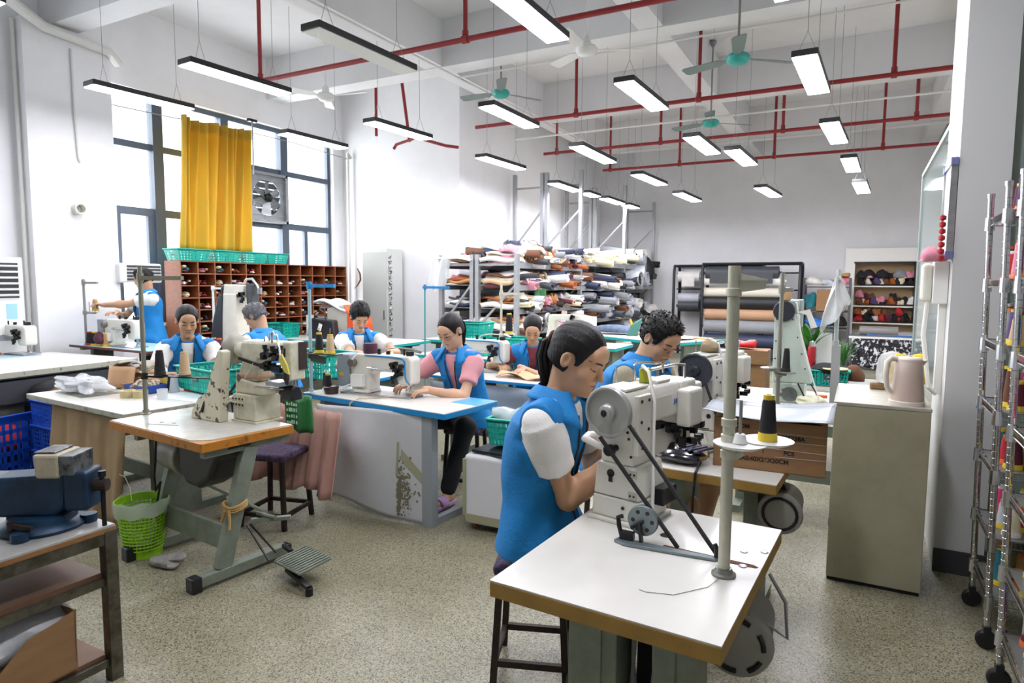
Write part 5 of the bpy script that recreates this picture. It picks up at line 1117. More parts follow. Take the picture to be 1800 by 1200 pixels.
t = T('bench_vise', 'dark blue bench vise with taped jaws on the steel bench', 'vise', (-2.79, 1.31, .64), math.radians(31))
t.scale = (.98, .98, 1.1)
k = MB(); k.lathe([(.15, 0), (.155, .012), (.145, .022), (.12, .03), (.115, .05), (.10, .055)], (0, 0, 0), 34); k.lathe([(.03, 0), (.03, .03)], (.15, .05, 0), 10); k.lathe([(.03, 0), (.03, .03)], (.02, -.16, 0), 10); k.build('swivel_base', VB, t, smooth=True)
k = MB(); k.prism([(-.14, .05), (.08, .05), (.12, .09), (.13, .2), (.12, .26), (.05, .27), (.03, .2), (-.16, .19), (-.17, .1)], -.065, .065, 'xz'); k.build('fixed_body', VB, t, bev=.014, seg=3)
k = MB(); k.bb(-.36, -.13, -.045, .045, .085, .165); k.bb(-.17, -.15, -.05, .05, .07, .19); k.build('slide_beam', VB, t, bev=.008)
k = MB(); k.bb(-.3, -.12, -.055, .055, .165, .19); k.build('anvil_plate', mat('scuffed_steel_plate', '8f8b80', .35, .7, c2='4a4640', vs=20), t, bev=.004)
k = MB(); k.prism([(.03, .19), (.12, .19), (.12, .275), (.02, .275)], -.075, .075, 'xz'); k.build('jaw', mat('masking_tape_wrap', 'b3ab93', .7, var=.12, vs=20, bump=.4), t, bev=.01)
k = MB(); k.bb(.02, .10, -.06, .06, .275, .283); k.bb(.11, .17, -.07, .07, .20, .27); k.build('jaw_plate', mat('scuffed_jaw_top', '6d6f70', .3, .6, c2='2c2c2b', vs=16, ramp=(.4, .55)), t, bev=.004)
k = MB(); k.bb(.12, .21, -.06, .06, .07, .21); k.build('moving_jaw', VB, t, bev=.012, seg=3)
k = MB(); k.cyl((.21, 0, .15), (.26, 0, .15), .022, n=14); k.build('screw_boss', RUST, t, smooth=True)
k = MB(); k.cyl((.24, 0, .19), (.24, 0, -.08), .009, n=10); k.lathe([(.014, .18), (.014, .2)], (.24, 0, 0), 10); k.build('handle_bar', DARK, t, smooth=True)
k = MB(); k.bar((-.03, -.13, .045), (.06, -.15, .04), .014, .014); k.lathe([(.014, .03), (.014, .06)], (-.03, -.13, 0), 8); k.build('lock_lever', RUST, t)
t = T('torn_carton', 'torn brown carton stuffed with clear plastic under the vise bench', 'box', (-2.83, 1.0, .106), .02)
k = MB()
k.prism([(-.25, 0), (.24, 0), (.25, .2), (.2, .23), (.1, .19), (.0, .15), (-.25, .13)], -.4, -.394, 'xz'); k.prism([(-.4, 0), (.3, 0), (.31, .24), (.24, .22), (.14, .2), (.05, .12), (-.1, .12), (-.4, .13)], .236, .24, 'yz'); k.prism([(-.25, 0), (.24, 0), (.24, .24), (-.25, .22)], .3, .306, 'xz'); k.bb(-.25, .24, -.4, .3, 0, .006); k.prism([(-.4, 0), (.3, 0), (.3, .15), (-.4, .13)], -.25, -.246, 'yz')
k.build('carton_walls', CARD, t)
k = MB(); k.blob((0.02, .1, .17), (.42, .4, .22), 3, .25, 12); k.blob((.0, -.2, .13), (.4, .34, .2), 5, .25, 12); k.build('plastic_film', mat('crumpled_film', 'c6c9cb', .25, alpha=.8, bump=.6, bs=18), t, smooth=True)
# ============================================================ BLUE TABLE (woman with glasses)
BR = math.radians(-6)
t = table(-2.93, 3.70, 1.38, .57, BR, 'white table with bright blue edge, boxed in by a dented grey paper panel', edge=BLUEEDGE, th=.04, legs=False)
k = MB(); k.bb(.46, .688, .05, .284, .7801, .7808); k.build('blue_tape', mat('light_blue_tape', '4a9fd8', .4), t)
k = MB(); k.bb(-.6, -.55, -.2, .2, 0, .74); k.build('leg', mat('pale_grey_steel', 'a7abab', .5), t)
k = MB(); k.bb(.475, .56, -.262, -.20, 0.0, .74); k.bb(.50, .55, -.2, .25, .0, .05); k.build('side_board', mat('grey_side_board', '8f9598', .5), t)
def panel_pt(u, v):
    dent = -.05*math.exp(-((u-.42)**2/.02+(v-.62)**2/.05))+.045*math.exp(-((u-.25)**2/.01+(v-.45)**2/.08))-.04*math.exp(-((u-.1)**2/.01+(v-.7)**2/.06))+.03*math.sin(u*7+v*4)*(1-u)
    zb = .06*max(0, 1-abs(u-.15)*2)-.02*u+.03
    return (-3.40+.98*u-.03*math.sin(v*5)*(1-u), 3.375+.02*u+dent*.9, zb+(.745-zb)*v)
t = T('paper_screen', 'dented grey paper sheet hung in front of the blue edged table', 'screen')
k = MB(); k.sheet(panel_pt, 40, 26); k.build('panel_sheet', mat('dented_grey_paper', 'c2c4c6', .5, var=.04), t, smooth=True, solid=.004)
k = MB(); k.sheet(lambda u, v: Vector(panel_pt(.76+.22*u+.0*v, .56-.24*u+.10*v))+Vector((0, -.005, 0)), 8, 2); k.build('tape_strip', mat('olive_tape', '9c9c7e', .5), t)
k = MB(); k.sheet(lambda u, v: Vector(panel_pt(.72+.02*u, .40+.32*v))+Vector((0, -.005, 0)), 2, 8); k.build('tape_strip', mat('olive_tape', '9c9c7e'), t)
k = MB(); rng = random.Random(2)
for i in range(260):
    u, v = .735+abs(rng.gauss(0, .06)), .30+rng.gauss(0, .13); s_ = rng.uniform(.002, .011)*(1.6 if u < .76 else 1); p = Vector(panel_pt(min(u, .97), max(.05, min(v, .6))))+Vector((0, -.0045, 0)); k.add([p+Vector((-s_, 0, -s_*.6)), p+Vector((s_*.7, 0, -s_)), p+Vector((s_, 0, s_*.5)), p+Vector((-s_*.3, 0, s_))], [(0, 1, 2, 3)])
o = k.build('glue_residue', mat('olive_glue_residue', '77745c', .8), t); o['kind'] = 'stuff'
MC = flatbed(-3.38, 3.70, .78, math.radians(3), 'white flat bed sewing machine with plum spool on the blue edged table')
k = MB(); k.tube([(-2.86, 3.70, .79), (-3.0, 3.58, .785), (-3.08, 3.47, .79), (-3.12, 3.42, .76), (-3.13, 3.41, .68), (-3.14, 3.41, .56)], .005, 6); o = k.build('cord_strip', mat('cream_cord', 'cdb795', .7), smooth=True); tag(o, 'cream leather cord hanging over the blue table edge', 'cord')
PALEBLUE = mat('pale_blue_steel', 'a9c4cb', .4, .3)
st = stand(-3.57, 3.5, .78, 1.60, 'pale blue thread stand at the left end of the blue edged table', PALEBLUE, BLUEEDGE, bar_dir=math.radians(2), bar_z=1.575, r=.0125, bar_len=.24)
k = MB(); k.prism([(-.02, -.05), (.27, -.04), (.27, .04), (-.02, .05)], .295, .303, 'xy'); k.lathe([(.02, .26), (.02, .31)], (0, 0, 0), 12); k.bar((0, 0, .27), (.14, 0, .25), .02, .05); k.build('tray', mat('dark_olive_tray', '3f413a', .5), st)
for q in (.085, .19): k = MB(); k.cyl((q, 0, .3), (q, 0, .49), .0035, n=6); k.build('spool_pin', GREYSTEEL, st)
cone(-3.485, 3.503, 1.085, 'black', 'black cone with yellow base on the pale blue stand', h=.15, r=.028); cone(-3.38, 3.507, 1.085, 'beige', 'beige cone with yellow base on the pale blue stand', h=.14, r=.028)
cone(-3.56, 3.64, .78, 'black', 'black cone with white top behind the pale blue stand', base='white', h=.15, r=.024); cone(-3.50, 3.60, .78, 'black', 'black cone with yellow base standing on the blue edged table', h=.14, r=.026)
k = MB(); k.lathe([(.05, 0), (.058, .05), (.05, .055), (.04, .05)], (0, 0, 0), 20); o = k.build('brown_tin', mat('brown_bakelite', '2d1d1a', .3), smooth=True, loc=(-3.43, 3.56, .78)); tag(o, 'round dark brown tin beside the cones on the blue edged table', 'tin')
k = MB(); k.bb(-.04, .04, -.04, .04, 0, .08); o = k.build('clear_box', CLEAR, loc=(-3.47, 3.76, .78), bev=.004); tag(o, 'clear plastic box behind the brown tin', 'box')
basket(-3.98, 4.0, .82, .5, .36, .2, math.radians(-8), 'teal basket between the pale blue stand and the orange table machine', nx=14)
# white covered box with folders and basket
t = T('paper_covered_box', 'white paper covered box beside the woman with glasses', 'box', (-1.96, 3.74, 0), math.radians(2))
k = MB(); k.blob((0, 0, .27), (.46, .46, .5), 1, .0, 4) if False else k.bb(-.27, .27, -.25, .25, .04, .5); k.build('box_body', PAPER, t, bev=.03, seg=4)
k = MB(); k.bb(-.272, -.25, -.256, -.1, .1, .47); k.bb(-.25, .26, -.256, -.25, .06, .11); k.bb(-.272, -.268, -.25, .2, .2, .24); k.build('olive_tape', mat('olive_tape', '9c9c7e'), t)
for x in (-.22, .22): k = MB(); k.lathe([(.02, 0), (.025, .04)], (x, -.18, 0), 10); k.build('box_foot', WOOD, t)
for i, (c, dz, l) in enumerate((('charcoal', 0, 'dark grey folder on the white paper covered box'), ('black', .013, 'black folder on top of the dark grey one'))):
    k = MB(); k.box((0, 0, .006), (.34, .3, .011)); o = k.build('folder', cmat('folder', c, .5), loc=(-2.0, 3.66, .502+dz), rz=-.2+.15*i); tag(o, l, 'folder')
folded(-2.0, 3.78, .526, .26, .2, .03, 'maroon', 'maroon leather pieces on the folders', 'leather', 'leather_pieces', 3)
basket(-1.95, 3.74, .55, .36, .26, .17, math.radians(6), 'teal basket of clear film on the paper covered box')
folded(-1.95, 3.74, .62, .36, .25, .2, 'white', 'crumpled clear film in the basket on the paper covered box', 'film', 'plastic_film', 7, m=CLEAR, amp=.35)
# ============================================================ D: maroon woman's table
table(-2.72, 5.05, 1.36, .62, math.radians(-1), 'white table with thin blue edge in front of the woman in maroon', edge=BLUEEDGE, th=.025)
k = MB(); k.sheet(lambda u, v: (-3.38+1.32*u, 4.74+.03*math.sin(u*9+v*3), .3+.43*v), 24, 4); o = k.build('film_panel', mat('smoky_film_panel', '8c9499', .35), smooth=True, solid=.004); tag(o, 'smoky film panel below the table of the woman in maroon', 'panel')
flatbed(-3.44, 5.18, .78, math.radians(2), 'white flat bed sewing machine with blue stripe beside the woman in maroon', plum=False)
k = MB(); k.sheet(lambda u, v: (-2.78+.52*u, 4.88+.2*v+.03*math.sin(u*7), .785+.05*abs(math.sin(u*5+v*3))*(1-.5*u)), 22, 8); o = k.build('leather_pieces', mat('peach_leather', 'd3a67b', .6), smooth=True, ang=80, solid=.004); tag(o, 'curled peach leather pieces under the hands of the woman in maroon', 'leather')
stand(-3.14, 5.62, .78, 1.6, 'cream thread stand behind the machine of the woman in maroon', mat('cream_steel', 'cfc9b4', .4), bar_dir=0, bar_z=1.5, r=.012, trays=((1.1, .0, .09),), bar_len=.25)
cone(-3.05, 5.62, 1.108, 'black', 'black cone on the cream thread stand', h=.2, r=.033)
table(-4.0, 6.75, 1.5, .8, 0, 'table with teal edge carrying the stacked teal baskets', edge=TEALEDGE, h=.74)
basket(-4.17, 6.72, .742, .62, .42, .19, .05, 'lower teal basket of the stack behind the woman with glasses'); basket(-4.2, 6.72, .935, .5, .36, .19, 0, 'upper teal basket of the stack behind the woman with glasses'); basket(-3.62, 6.95, .742, .4, .34, .2, .0, 'teal basket right of the stacked ones')
table(-3.2, 7.85, 1.2, .7, 0, 'table with teal edge carrying the cream arch shaped machine', edge=TEALEDGE, h=.82)
t = T('sewing_machine', 'cream arch shaped sewing machine before the storage rack', 'sewing machine', (-3.62, 7.7, .82))
k = MB(); k.prism([(0, 0), (.12, 0), (.15, .22), (.15, .3), (.17, .31), (.38, .31), (.42, .27), (.5, .27), (.52, .3), (.52, .37), (.47, .39), (.08, .385), (.05, .36), (.04, .2)], -.06, .06, 'xz'); k.build('arm_casting', CREAM, t, smooth=True, bev=.012)
k = MB(); k.bb(-.02, .56, -.08, .08, 0, .02); k.build('bed_plate', STEEL, t)
k = MB(); k.lathe([(.07, -.015), (.075, .0), (.07, .015)], (.02, 0, .33), 20, 'x'); k.build('handwheel', PULLEY, t, smooth=True)
k = MB(); rng = random.Random(8)
for i in range(10): k.box((.42+rng.uniform(-.06, .06), -.07, .34+rng.uniform(-.1, .04)), (.03, .03, .03))
k.cyl((.46, 0, .02), (.46, 0, .27), .012, n=8); k.build('needle_parts', DARK, t)
k = MB(); k.lathe([(.035, .385), (.035, .43)], (.25, 0, 0), 16); k.build('thread_spool', mat('pale_spool', 'b9a294', .7), t)
k = MB(); k.bb(.56, .68, -.05, .05, .25, .37); k.build('side_box', WHITE, t, bev=.006)
# back work table by the rack with denim, boards and tools
table(-2.75, 9.25, 2.05, 1.15, math.radians(-27), 'cutting table with teal edge heaped with denim and boards', edge=TEALEDGE, h=.85, top=mat('grey_worktop', 'a7a7a2', .5))
folded(-3.25, 9.35, .85, .7, .35, .16, 'navy', 'faded denim cloth heaped on the cutting table', seed=4, m=mat('faded_denim', '5a6a80', .9, var=.3, vs=18, bump=.4))
folded(-2.65, 9.75, .85, .5, .3, .1, 'grey', 'grey felt cloth lying beyond the man in khaki', seed=9, m=mat('blue_grey_felt', '6f7885', .9))
for i, (x, y, z, a, c, l) in enumerate(((-2.3, 9.0, .851, .2, 'tan', 'tan board on the cutting table, lowest'), (-2.2, 9.05, .862, -.15, 'beige', 'beige board on the cutting table'), (-2.25, 8.8, .873, .4, 'white', 'white paper sheet on the cutting boards'), (-2.0, 9.2, .851, 0, 'tan', 'tan board at the right end of the cutting table'), (-2.85, 9.55, .851, .3, 'rust', 'rust coloured board beside the felt cloth'))):
    k = MB(); k.box((0, 0, .005), (.42, .26, .009)); o = k.build('cut_board', cmat('board', c), loc=(x, y, z), rz=a); tag(o, l, 'board')
t = T('scoop', 'green plastic scoop with yellow handle on the cutting table', 'scoop', (-2.92, 9.2, .85), .4)
k = MB(); k.prism([(-.1, 0), (.06, 0), (.12, .26), (-.02, .16)], -.05, .05, 'xz'); k.build('scoop_body', mat('sea_green_plastic', '3e7468', .5), t, bev=.01); k = MB(); k.cyl((-.02, 0, .16), (-.05, 0, .24), .016, n=8); k.build('handle', cmat('spool', 'yellow', .5), t)
# ============================================================ E and devices behind him
table(-4.2, 4.38, 1.5, .66, 0, 'white table between the left woman and the short haired worker', h=.82, edge=BLUEEDGE, th=.03)
table(-6.4, 7.0, 2.2, .9, 0, 'table with teal edge below the pigeonholes carrying handbags', edge=TEALEDGE, h=.80)
table(-4.9, 7.9, 1.3, .6, 0, 'table with teal edge right of the short haired worker', edge=TEALEDGE, h=.80)
t = T('handbag', 'black handbag with a white tag on the table below the pigeonholes', 'bag', (-6.72, 6.85, .80), .1)
BAGM = mat('black_bag_leather', '1e1d20', .4)
k = MB(); k.prism([(-.24, 0), (.24, 0), (.2, .27), (-.18, .3)], -.07, .07, 'xz'); k.build('bag_body', BAGM, t, bev=.03, seg=3)
k = MB(); k.tube([(-.1, -.075, .22), (-.09, -.08, .36), (0, -.08, .42), (.09, -.08, .36), (.1, -.075, .22)], .01, 6); k.build('handle', BAGM, t, smooth=True)
k = MB(); k.box((0, -.085, .17), (.06, .003, .1), M=Matrix.Rotation(.35, 3, 'Y')); k.build('white_tag', WHITE, t)
t = T('handbag', 'black handbag left of the tagged one', 'bag', (-7.0, 7.0, .80), -.2)
k = MB(); k.prism([(-.18, 0), (.18, 0), (.12, .28), (-.14, .26)], -.06, .06, 'xz'); k.build('bag_body', BAGM, t, bev=.03, seg=3)
t = T('press_machine', 'grey machine with orange side and white sheet below the pigeonholes', 'machine', (-6.62, 7.25, .80), .0)
k = MB(); k.prism([(-.25, 0), (.14, 0), (.14, .36), (.06, .48), (-.25, .42)], -.18, .18, 'xz'); k.build('housing', mat('warm_grey_panel', 'bdbcb0', .5), t, bev=.012)
k = MB(); k.prism([(.14, 0), (.28, .0), (.3, .2), (.26, .3), (.06, .485), (.14, .36)], -.19, .19, 'xz'); k.build('orange_side', mat('orange_panel', 'd2572a', .45), t, bev=.01)
k = MB(); k.bb(-.42, .05, -.15, .15, .42, .45); k.cyl((-.45, -.15, .28), (.1, -.15, .28), .02, n=10); k.build('tray', mat('grey_tray', '8d9094', .4), t)
k = MB(); k.sheet(lambda u, v: (-.5+.62*u, -.2+.36*v, .46+.07*math.sin(u*4+.6)+.02*math.sin(v*8)), 18, 6); k.build('white_sheet', mat('soft_white_vinyl', 'e5e1e2', .5), t, smooth=True, solid=.03)
k = MB(); k.sheet(lambda u, v: (-.62+.16*u, -.22, .32-.5*v if v > .1 else .32), 3, 6); k.build('hanging_paper', WHITE, t, solid=.008)
basket(-7.45, 6.75, .80, .42, .32, .2, 0, 'teal basket on the table below the pigeonholes')
basket(-6.95, 7.3, .80, .3, .25, .22, 0, 'small teal basket behind the black handbags')
stand(-3.98, 5.5, 0, 1.57, 'thin teal thread stand with a blue bar before the wing wall', mat('teal_steel', '4fa3a8', .4), BLUEEDGE, bar_dir=0, bar_z=1.555, r=.009, bar_len=.3)
t = T('tall_cabinet', 'tall pale grey metal cabinet standing before the wing wall', 'cabinet', (-7.1, 8.62, 0))
k = MB(); k.bb(-.26, .26, -.2, .2, .02, 2.16); k.build('body', mat('pale_grey_cabinet', 'c6c8c4', .45), t, bev=.006)
k = MB(); k.bb(-.25, .25, -.215, -.2, .08, 2.1); d_ = k.build('door', mat('cabinet_door_grey', 'b4b7b2', .45), t, bev=.003)
k = MB(); k.bb(.2, .215, -.235, -.215, 1.0, 1.15); k.build('handle', CHROME, d_)
k = MB()
for i in range(16): k.blob((.285, -.15, .75+.085*i), (.05, .06, .07), i, .3, 5)
o = k.build('hanging_strip', mat('black_white_strip', 'c9c9c6', .7, c2='24242a', vs=30, ramp=(.45, .52)), loc=(-7.1, 8.62, 0)); tag(o, 'narrow strip of white and black charms hung on the edge of the tall cabinet', 'charms')
k = MB(); k.tube([(0, 0, .3), (.06, 0, .2), (.07, 0, .1), (.0, 0, .0), (-.08, 0, -.06)], [.008, .016, .016, .012, .004], 8); o = k.build('wall_strap', cmat('cloth', 'brown'), smooth=True, loc=(-7.85, 8.84, 1.55)); tag(o, 'brown leather strap hooked on the wall right of the pigeonholes', 'strap')
# ============================================================ F and S, far left
table(-6.15, 4.98, 1.1, 1.0, 0, 'table under pale pink cloth in front of the grey haired man', h=.84)
folded(-6.0, 4.85, .84, .95, .7, .09, 'pink', 'pale pink cloth spread on the table of the grey haired man', seed=6, m=mat('pale_pink_cloth', 'd3bdb4', .85), amp=.1)
t = T('post_machine', 'tall cream post machine standing before the pigeonholes', 'sewing machine', (-6.62, 5.32, .84))
k = MB(); k.prism([(-.2, 0), (.12, 0), (.1, .35), (.1, .62), (-.13, .62), (-.15, .4)], -.09, .09, 'xz'); k.build('post', CREAM, t, bev=.012)
k = MB(); k.prism([(-.15, .58), (.2, .58), (.22, .72), (-.12, .73)], -.08, .08, 'xz'); k.build('head', CREAM, t, bev=.012)
k = MB(); k.prism([(-.38, -.0), (-.16, 0), (-.13, .6), (-.2, .62), (-.32, .3)], -.1, .02, 'xz'); k.build('belt_guard', mat('charcoal_guard', '2f3235', .5), t, bev=.015)
k = MB(); k.lathe([(.08, -.02), (.085, 0), (.08, .02)], (-.16, 0, .66), 20, 'x'); k.build('handwheel', BLACK, t, smooth=True)
k = MB(); k.bb(.24, .33, -.06, .06, .5, .74); k.build('motor_box', mat('dark_grey_box', '43464a', .5), t, bev=.008)
k = MB(); k.tube([(.14, 0, .74), (.18, 0, .79), (.28, 0, .8), (.36, 0, .72), (.4, 0, .66)], .014, 8); k.cyl((.4, 0, .69), (.4, 0, .62), .03, n=10); k.build('lamp_arm', STEEL, t, smooth=True)
k = MB(); rng = random.Random(6)
for i in range(8): k.box((.18+rng.uniform(-.05, .05), -.08, .55+rng.uniform(-.06, .1)), (.03, .03, .04))
k.build('needle_parts', DARK, t)
k = MB(); k.cyl((.3, 0, 0), (.3, 0, .34), .03, n=12); k.cyl((.3, 0, .34), (.3, 0, .42), .05, n=12); k.build('cylinder_post', GREYSTEEL, t, smooth=True)
stand(-7.02, 5.3, .84, 1.55, 'white thread stand left of the tall cream post machine', WHITE, bar_z=1.52, r=.014, bar_len=.2, trays=((1.13, .3, .12),))
for i, (c, b) in enumerate((('maroon', 'maroon'), ('grey', 'grey'), ('brown', 'beige'), ('tan', 'orange'), ('grey', 'orange'), ('navy', 'tan'), ('maroon', 'orange'), ('brown', 'yellow'))):
    cone(-6.62+.1*i, 4.6+.01*(i % 2), .84, c, ['first', 'second', 'third', 'fourth', 'fifth', 'sixth', 'seventh', 'eighth'][i]+' cone from the left in the row before the pigeonholes, '+c, base=b, h=.16, r=.033)
t = T('bottle', 'clear glue bottle in the row of cones', 'bottle', (-6.38, 4.5, .84)); k = MB(); k.lathe([(.04, 0), (.045, .08), (.02, .13), (.006, .24)], (0, 0, 0), 14); k.build('body', CLEAR, t, smooth=True)
table(-7.1, 4.32, 1.45, .56, 0, 'table with maroon edge and pale blue top where the standing man works', h=.89, edge=mat('maroon_edge', '6d2a26', .5), top=mat('pale_blue_top', 'a9cbd9', .35), th=.03)
flatbed(-7.36, 4.2, .89, 0, 'white flat bed machine in front of the standing man', plum=False, stripe=False, lampm=False)
folded(-7.3, 4.1, .89, .16, .12, .17, 'maroon', 'dark maroon pouch beside the machine of the standing man', 'bag', 'pouch', 3, amp=.25, m=mat('maroon_pouch', '4a1530', .6))
stand(-7.55, 4.08, .89, 1.62, 'grey thread stand at the left end of the maroon edged table', GREYSTEEL, bar_z=1.58, r=.013, bar_len=.26, trays=((1.26, 0, .2),), discs=False)
for i, c in enumerate(('black', 'black', 'black', 'beige', 'tan')): cone(-7.52+.075*i, 4.1+.012*(i % 3), .89, c, ['first', 'second', 'third', 'fourth', 'fifth'][i]+' cone from the stand on the maroon edged table, '+c, base='yellow' if i else 'red', h=.15, r=.034)
t = table(-7.05, 3.0, 1.35, 1.85, math.radians(6), 'long white cutting table with a ruler edge at the far left', h=.82, th=.06, edge=mat('dark_grey_edge', '45474c', .5), top=mat('bright_white_top', 'e8e8e6', .35))
k = MB(); k.bb(.674, .68, -.92, .92, .772, .818); k.build('ruler', mat('ruler_strip', 'b7b6a4', .5, c2='6a6a60', vs=30, ramp=(.35, .4)), t)
k = MB(); k.bb(.64, .67, -.85, .85, .55, .74); k.build('apron', mat('dark_apron', '3c3e44', .5), t)
table(-7.72, 4.35-1.02, .66, .44, 0, 'light blue topped table under the leftmost machine', h=.84, top=mat('pale_blue_top', 'a9cbd9'))
flatbed(-8.06, 3.42, .845, math.radians(8), 'leftmost white flat bed sewing machine, cut by the picture edge', plum=False, stripe=False, lampm=False)
k = MB(); k.lathe([(.05, 0), (.055, .015), (.02, .03)], (0, 0, 0), 16); o = k.build('orange_dish', mat('orange_plastic', 'e2672b', .4), smooth=True, loc=(-7.75, 3.3, .845)); tag(o, 'orange dish beside the leftmost machine', 'dish')
t = T('floor_air_conditioner', 'tall white floor standing air conditioner at the left edge', 'air conditioner', (-7.96, 3.3, 0))
ACW = mat('ac_white', 'dedfdb', .4)
k = MB(); k.bb(-.2, .2, -.3, .3, 0, 1.84); k.build('cabinet_body', ACW, t, bev=.015)
k = MB(); k.bb(.2, .21, -.26, .26, .12, 1.38); k.build('front_panel', mat('ac_panel', 'e8e9e6', .35), t, bev=.004)
k = MB(); k.bb(.2, .204, -.25, .25, 1.42, 1.78); gr = k.build('grille', mat('ac_grille_dark', '35353a', .5), t)
for i in range(6): k = MB(); k.box((.21, 0, 1.45+.06*i), (.03, .5, .012), M=Matrix.Rotation(.5, 3, 'Y')); k.build('louvre', ACW, gr)
k = MB(); k.bb(.21, .2115, .12, .22, 1.2, 1.36); k.build('energy_label', mat('energy_label_blue', '9fd0e6', .5), t); k = MB(); k.bb(.21, .212, -.25, .25, .98, 1.04); k.build('control_strip', mat('ac_control_grey', '9a9a9e', .4), t)
t = T('wall_air_conditioner', 'small white air conditioner below the window behind the standing man', 'air conditioner', (-8.02, 4.96, 1.70))
k = MB(); k.bb(-.14, .12, -.27, .27, -.12, .12); k.build('cabinet_body', ACW, t, bev=.02)
for i in range(5): k = MB(); k.bb(.12, .128, -.18, .25, -.09+.04*i, -.065+.04*i); k.build('louvre', mat('ac_grille_dark', '35353a'), t)
# window exhaust fan, curtain and its wire
t = T('exhaust_fan', 'metal exhaust fan boxed into the window right of the curtain', 'fan', (-8.2, 7.2, 2.9))
GALV = mat('galvanised', '9a9d9f', .4, .7, var=.2)
k = MB()
for a in ((-.37, -.33, -.38, .38), (.33, .37, -.38, .38)): k.bb(-.06, .06, a[0], a[1], a[2], a[3])
k.bb(-.06, .06, -.37, .37, .34, .38); k.bb(-.06, .06, -.37, .37, -.38, -.34); k.build('frame', GALV, t)
k = MB(); n = 40; R_ = .27
vs = [(0, R_*math.cos(2*PI*i/n), R_*math.sin(2*PI*i/n)) for i in range(n)]+[(0, max(-.34, min(.34, .6*math.cos(2*PI*i/n))), max(-.35, min(.35, .6*math.sin(2*PI*i/n)))) for i in range(n)]
k.add(vs, [(i, (i+1) % n, n+(i+1) % n, n+i) for i in range(n)]); k.build('shroud', GALV, t, solid=.01)
for i in range(7): k = MB(); k.box((-.09, 0, -.3+.1*i), (.012, .64, .085), M=Matrix.Rotation(.5, 3, 'Y')); k.build('louvre', mat('louvre_grey', '55595c', .5), t)
k = MB(); k.lathe([(.06, -.1), (.065, .02), (.03, .06)], (.04, 0, 0), 16, 'x'); k.build('hub_motor', DARK, t, smooth=True)
for i in range(6):
    k = MB(); a = 2*PI*i/6; Mr = Matrix.Rotation(a, 3, 'X') @ Matrix.Rotation(.5, 3, 'Z'); b = MB(); b.prism([(-.05, .05), (.05, .05), (.09, .25), (-.06, .25)], -.004, .004, 'yz'); k.add([Mr @ Vector(v) for v in b.v], b.f); k.build('blade', GALV, t)
for i in range(4): k = MB(); k.bb(.05, .056, -.33, .33, -.27+.18*i-.003, -.27+.18*i+.003); k.build('guard_wire', GALV, t)
t = T('fan_hanger', 'grey rod and bracket hanging from the window head beside the exhaust fan', 'bracket', (-8.08, 6.86, 3.3))
k = MB(); k.cyl((0, 0, -.1), (0, 0, .68), .012, n=8); k.build('rod', GALV, t); k = MB(); k.bb(-.03, .03, -.07, .07, .66, .7); k.build('bracket', DARK, t)
t = T('curtain', 'bright yellow gathered curtain hanging before the window', 'curtain', (-7.95, 0, 0))
CURT = mat('yellow_curtain', 'd8ae2a', .8, c2='b9a436', vs=2.2, stretch=(1, 3, .4), bump=.15, bs=60, sheen=.3)
_b = CURT.node_tree.nodes['Principled BSDF']; _nt = CURT.node_tree; _tr = _nt.nodes.new('ShaderNodeBsdfTranslucent'); _tr.inputs[0].default_value = hexc('e6bf22'); _mx = _nt.nodes.new('ShaderNodeMixShader'); _mx.inputs[0].default_value = .28
_nt.links.new(_b.outputs[0], _mx.inputs[1]); _nt.links.new(_tr.outputs[0], _mx.inputs[2]); _nt.links.new(_mx.outputs[0], _nt.nodes['Material Output'].inputs[0])
def cur(u, v):
    y0, y1 = 5.50+.08*v, 6.64+.07*v; g = 1+.25*math.sin(u*5)
    d = .065*math.sin(u*58+1.5*math.sin(u*9))*(.55+.45*v)+.05*math.sin(u*21+2*v)*(1-.5*v)+.035*math.sin(u*11+1)
    top = 3.76+.04*u-.05*math.sin(PI*u)*abs(math.sin(u*7)) ; return (d, y0+(y1-y0)*u+.012*math.sin(u*40), 2.03+(top-2.03)*v)
k = MB(); k.sheet(cur, 160, 24); k.build('curtain_cloth', CURT, t, smooth=True, ang=80, solid=.003)
k = MB()
k.sheet(lambda u, v: (cur(u, .97)[0]+.006, cur(u, .97)[1], 3.62+.14*v+.04*u-.05*math.sin(PI*u)*abs(math.sin(u*7))), 120, 2); k.build('heading_tape', CURT, t, smooth=True)
k = MB(); k.tube([(-8.0, 4.75, 3.70), (-8.0, 5.5, 3.72), (-8.02, 6.1, 3.76), (-8.0, 6.7, 3.78), (-8.0, 7.5, 3.79), (-8.0, 8.8, 3.74)], .007, 6); o = k.build('curtain_wire', GREYSTEEL); tag(o, 'thin wire stretched across the window holding the yellow curtain', 'wire')
# ============================================================ PIGEONHOLES
t = T('pigeonhole_shelf', 'brown wooden pigeonhole shelf of many square cells below the window', 'shelf')
PX0, PX1, PY0, PY1, PZ0, PZ1 = -8.12, -7.8, 5.42, 8.5, .42, 1.865; NCc, NR = 12, 9
dy, dz = (PY1-PY0)/NCc, (PZ1-PZ0)/NR
k = MB(); k.bb(PX0-.01, PX0, PY0, PY1, PZ0, PZ1); k.build('back_panel', mat('dark_wood_back', '4a2c1b', .6), t)
for i in range(NCc+1): k = MB(); k.bb(PX0, PX1-.002*(i % 2), PY0+dy*i-.008, PY0+dy*i+.008, PZ0, PZ1+.008); k.build('divider', WOOD, t)
for j in range(NR+1): k = MB(); k.bb(PX0, PX1+.001, PY0-.006, PY1+.006, PZ0+dz*j-.007, PZ0+dz*j+.007); k.build('shelf_board', WOOD, t)
k = MB(); k.bb(PX0, PX1, PY0, PY1, 0, PZ0-.007); k.build('base_cabinet', mat('dark_wood_back', '4a2c1b'), t)
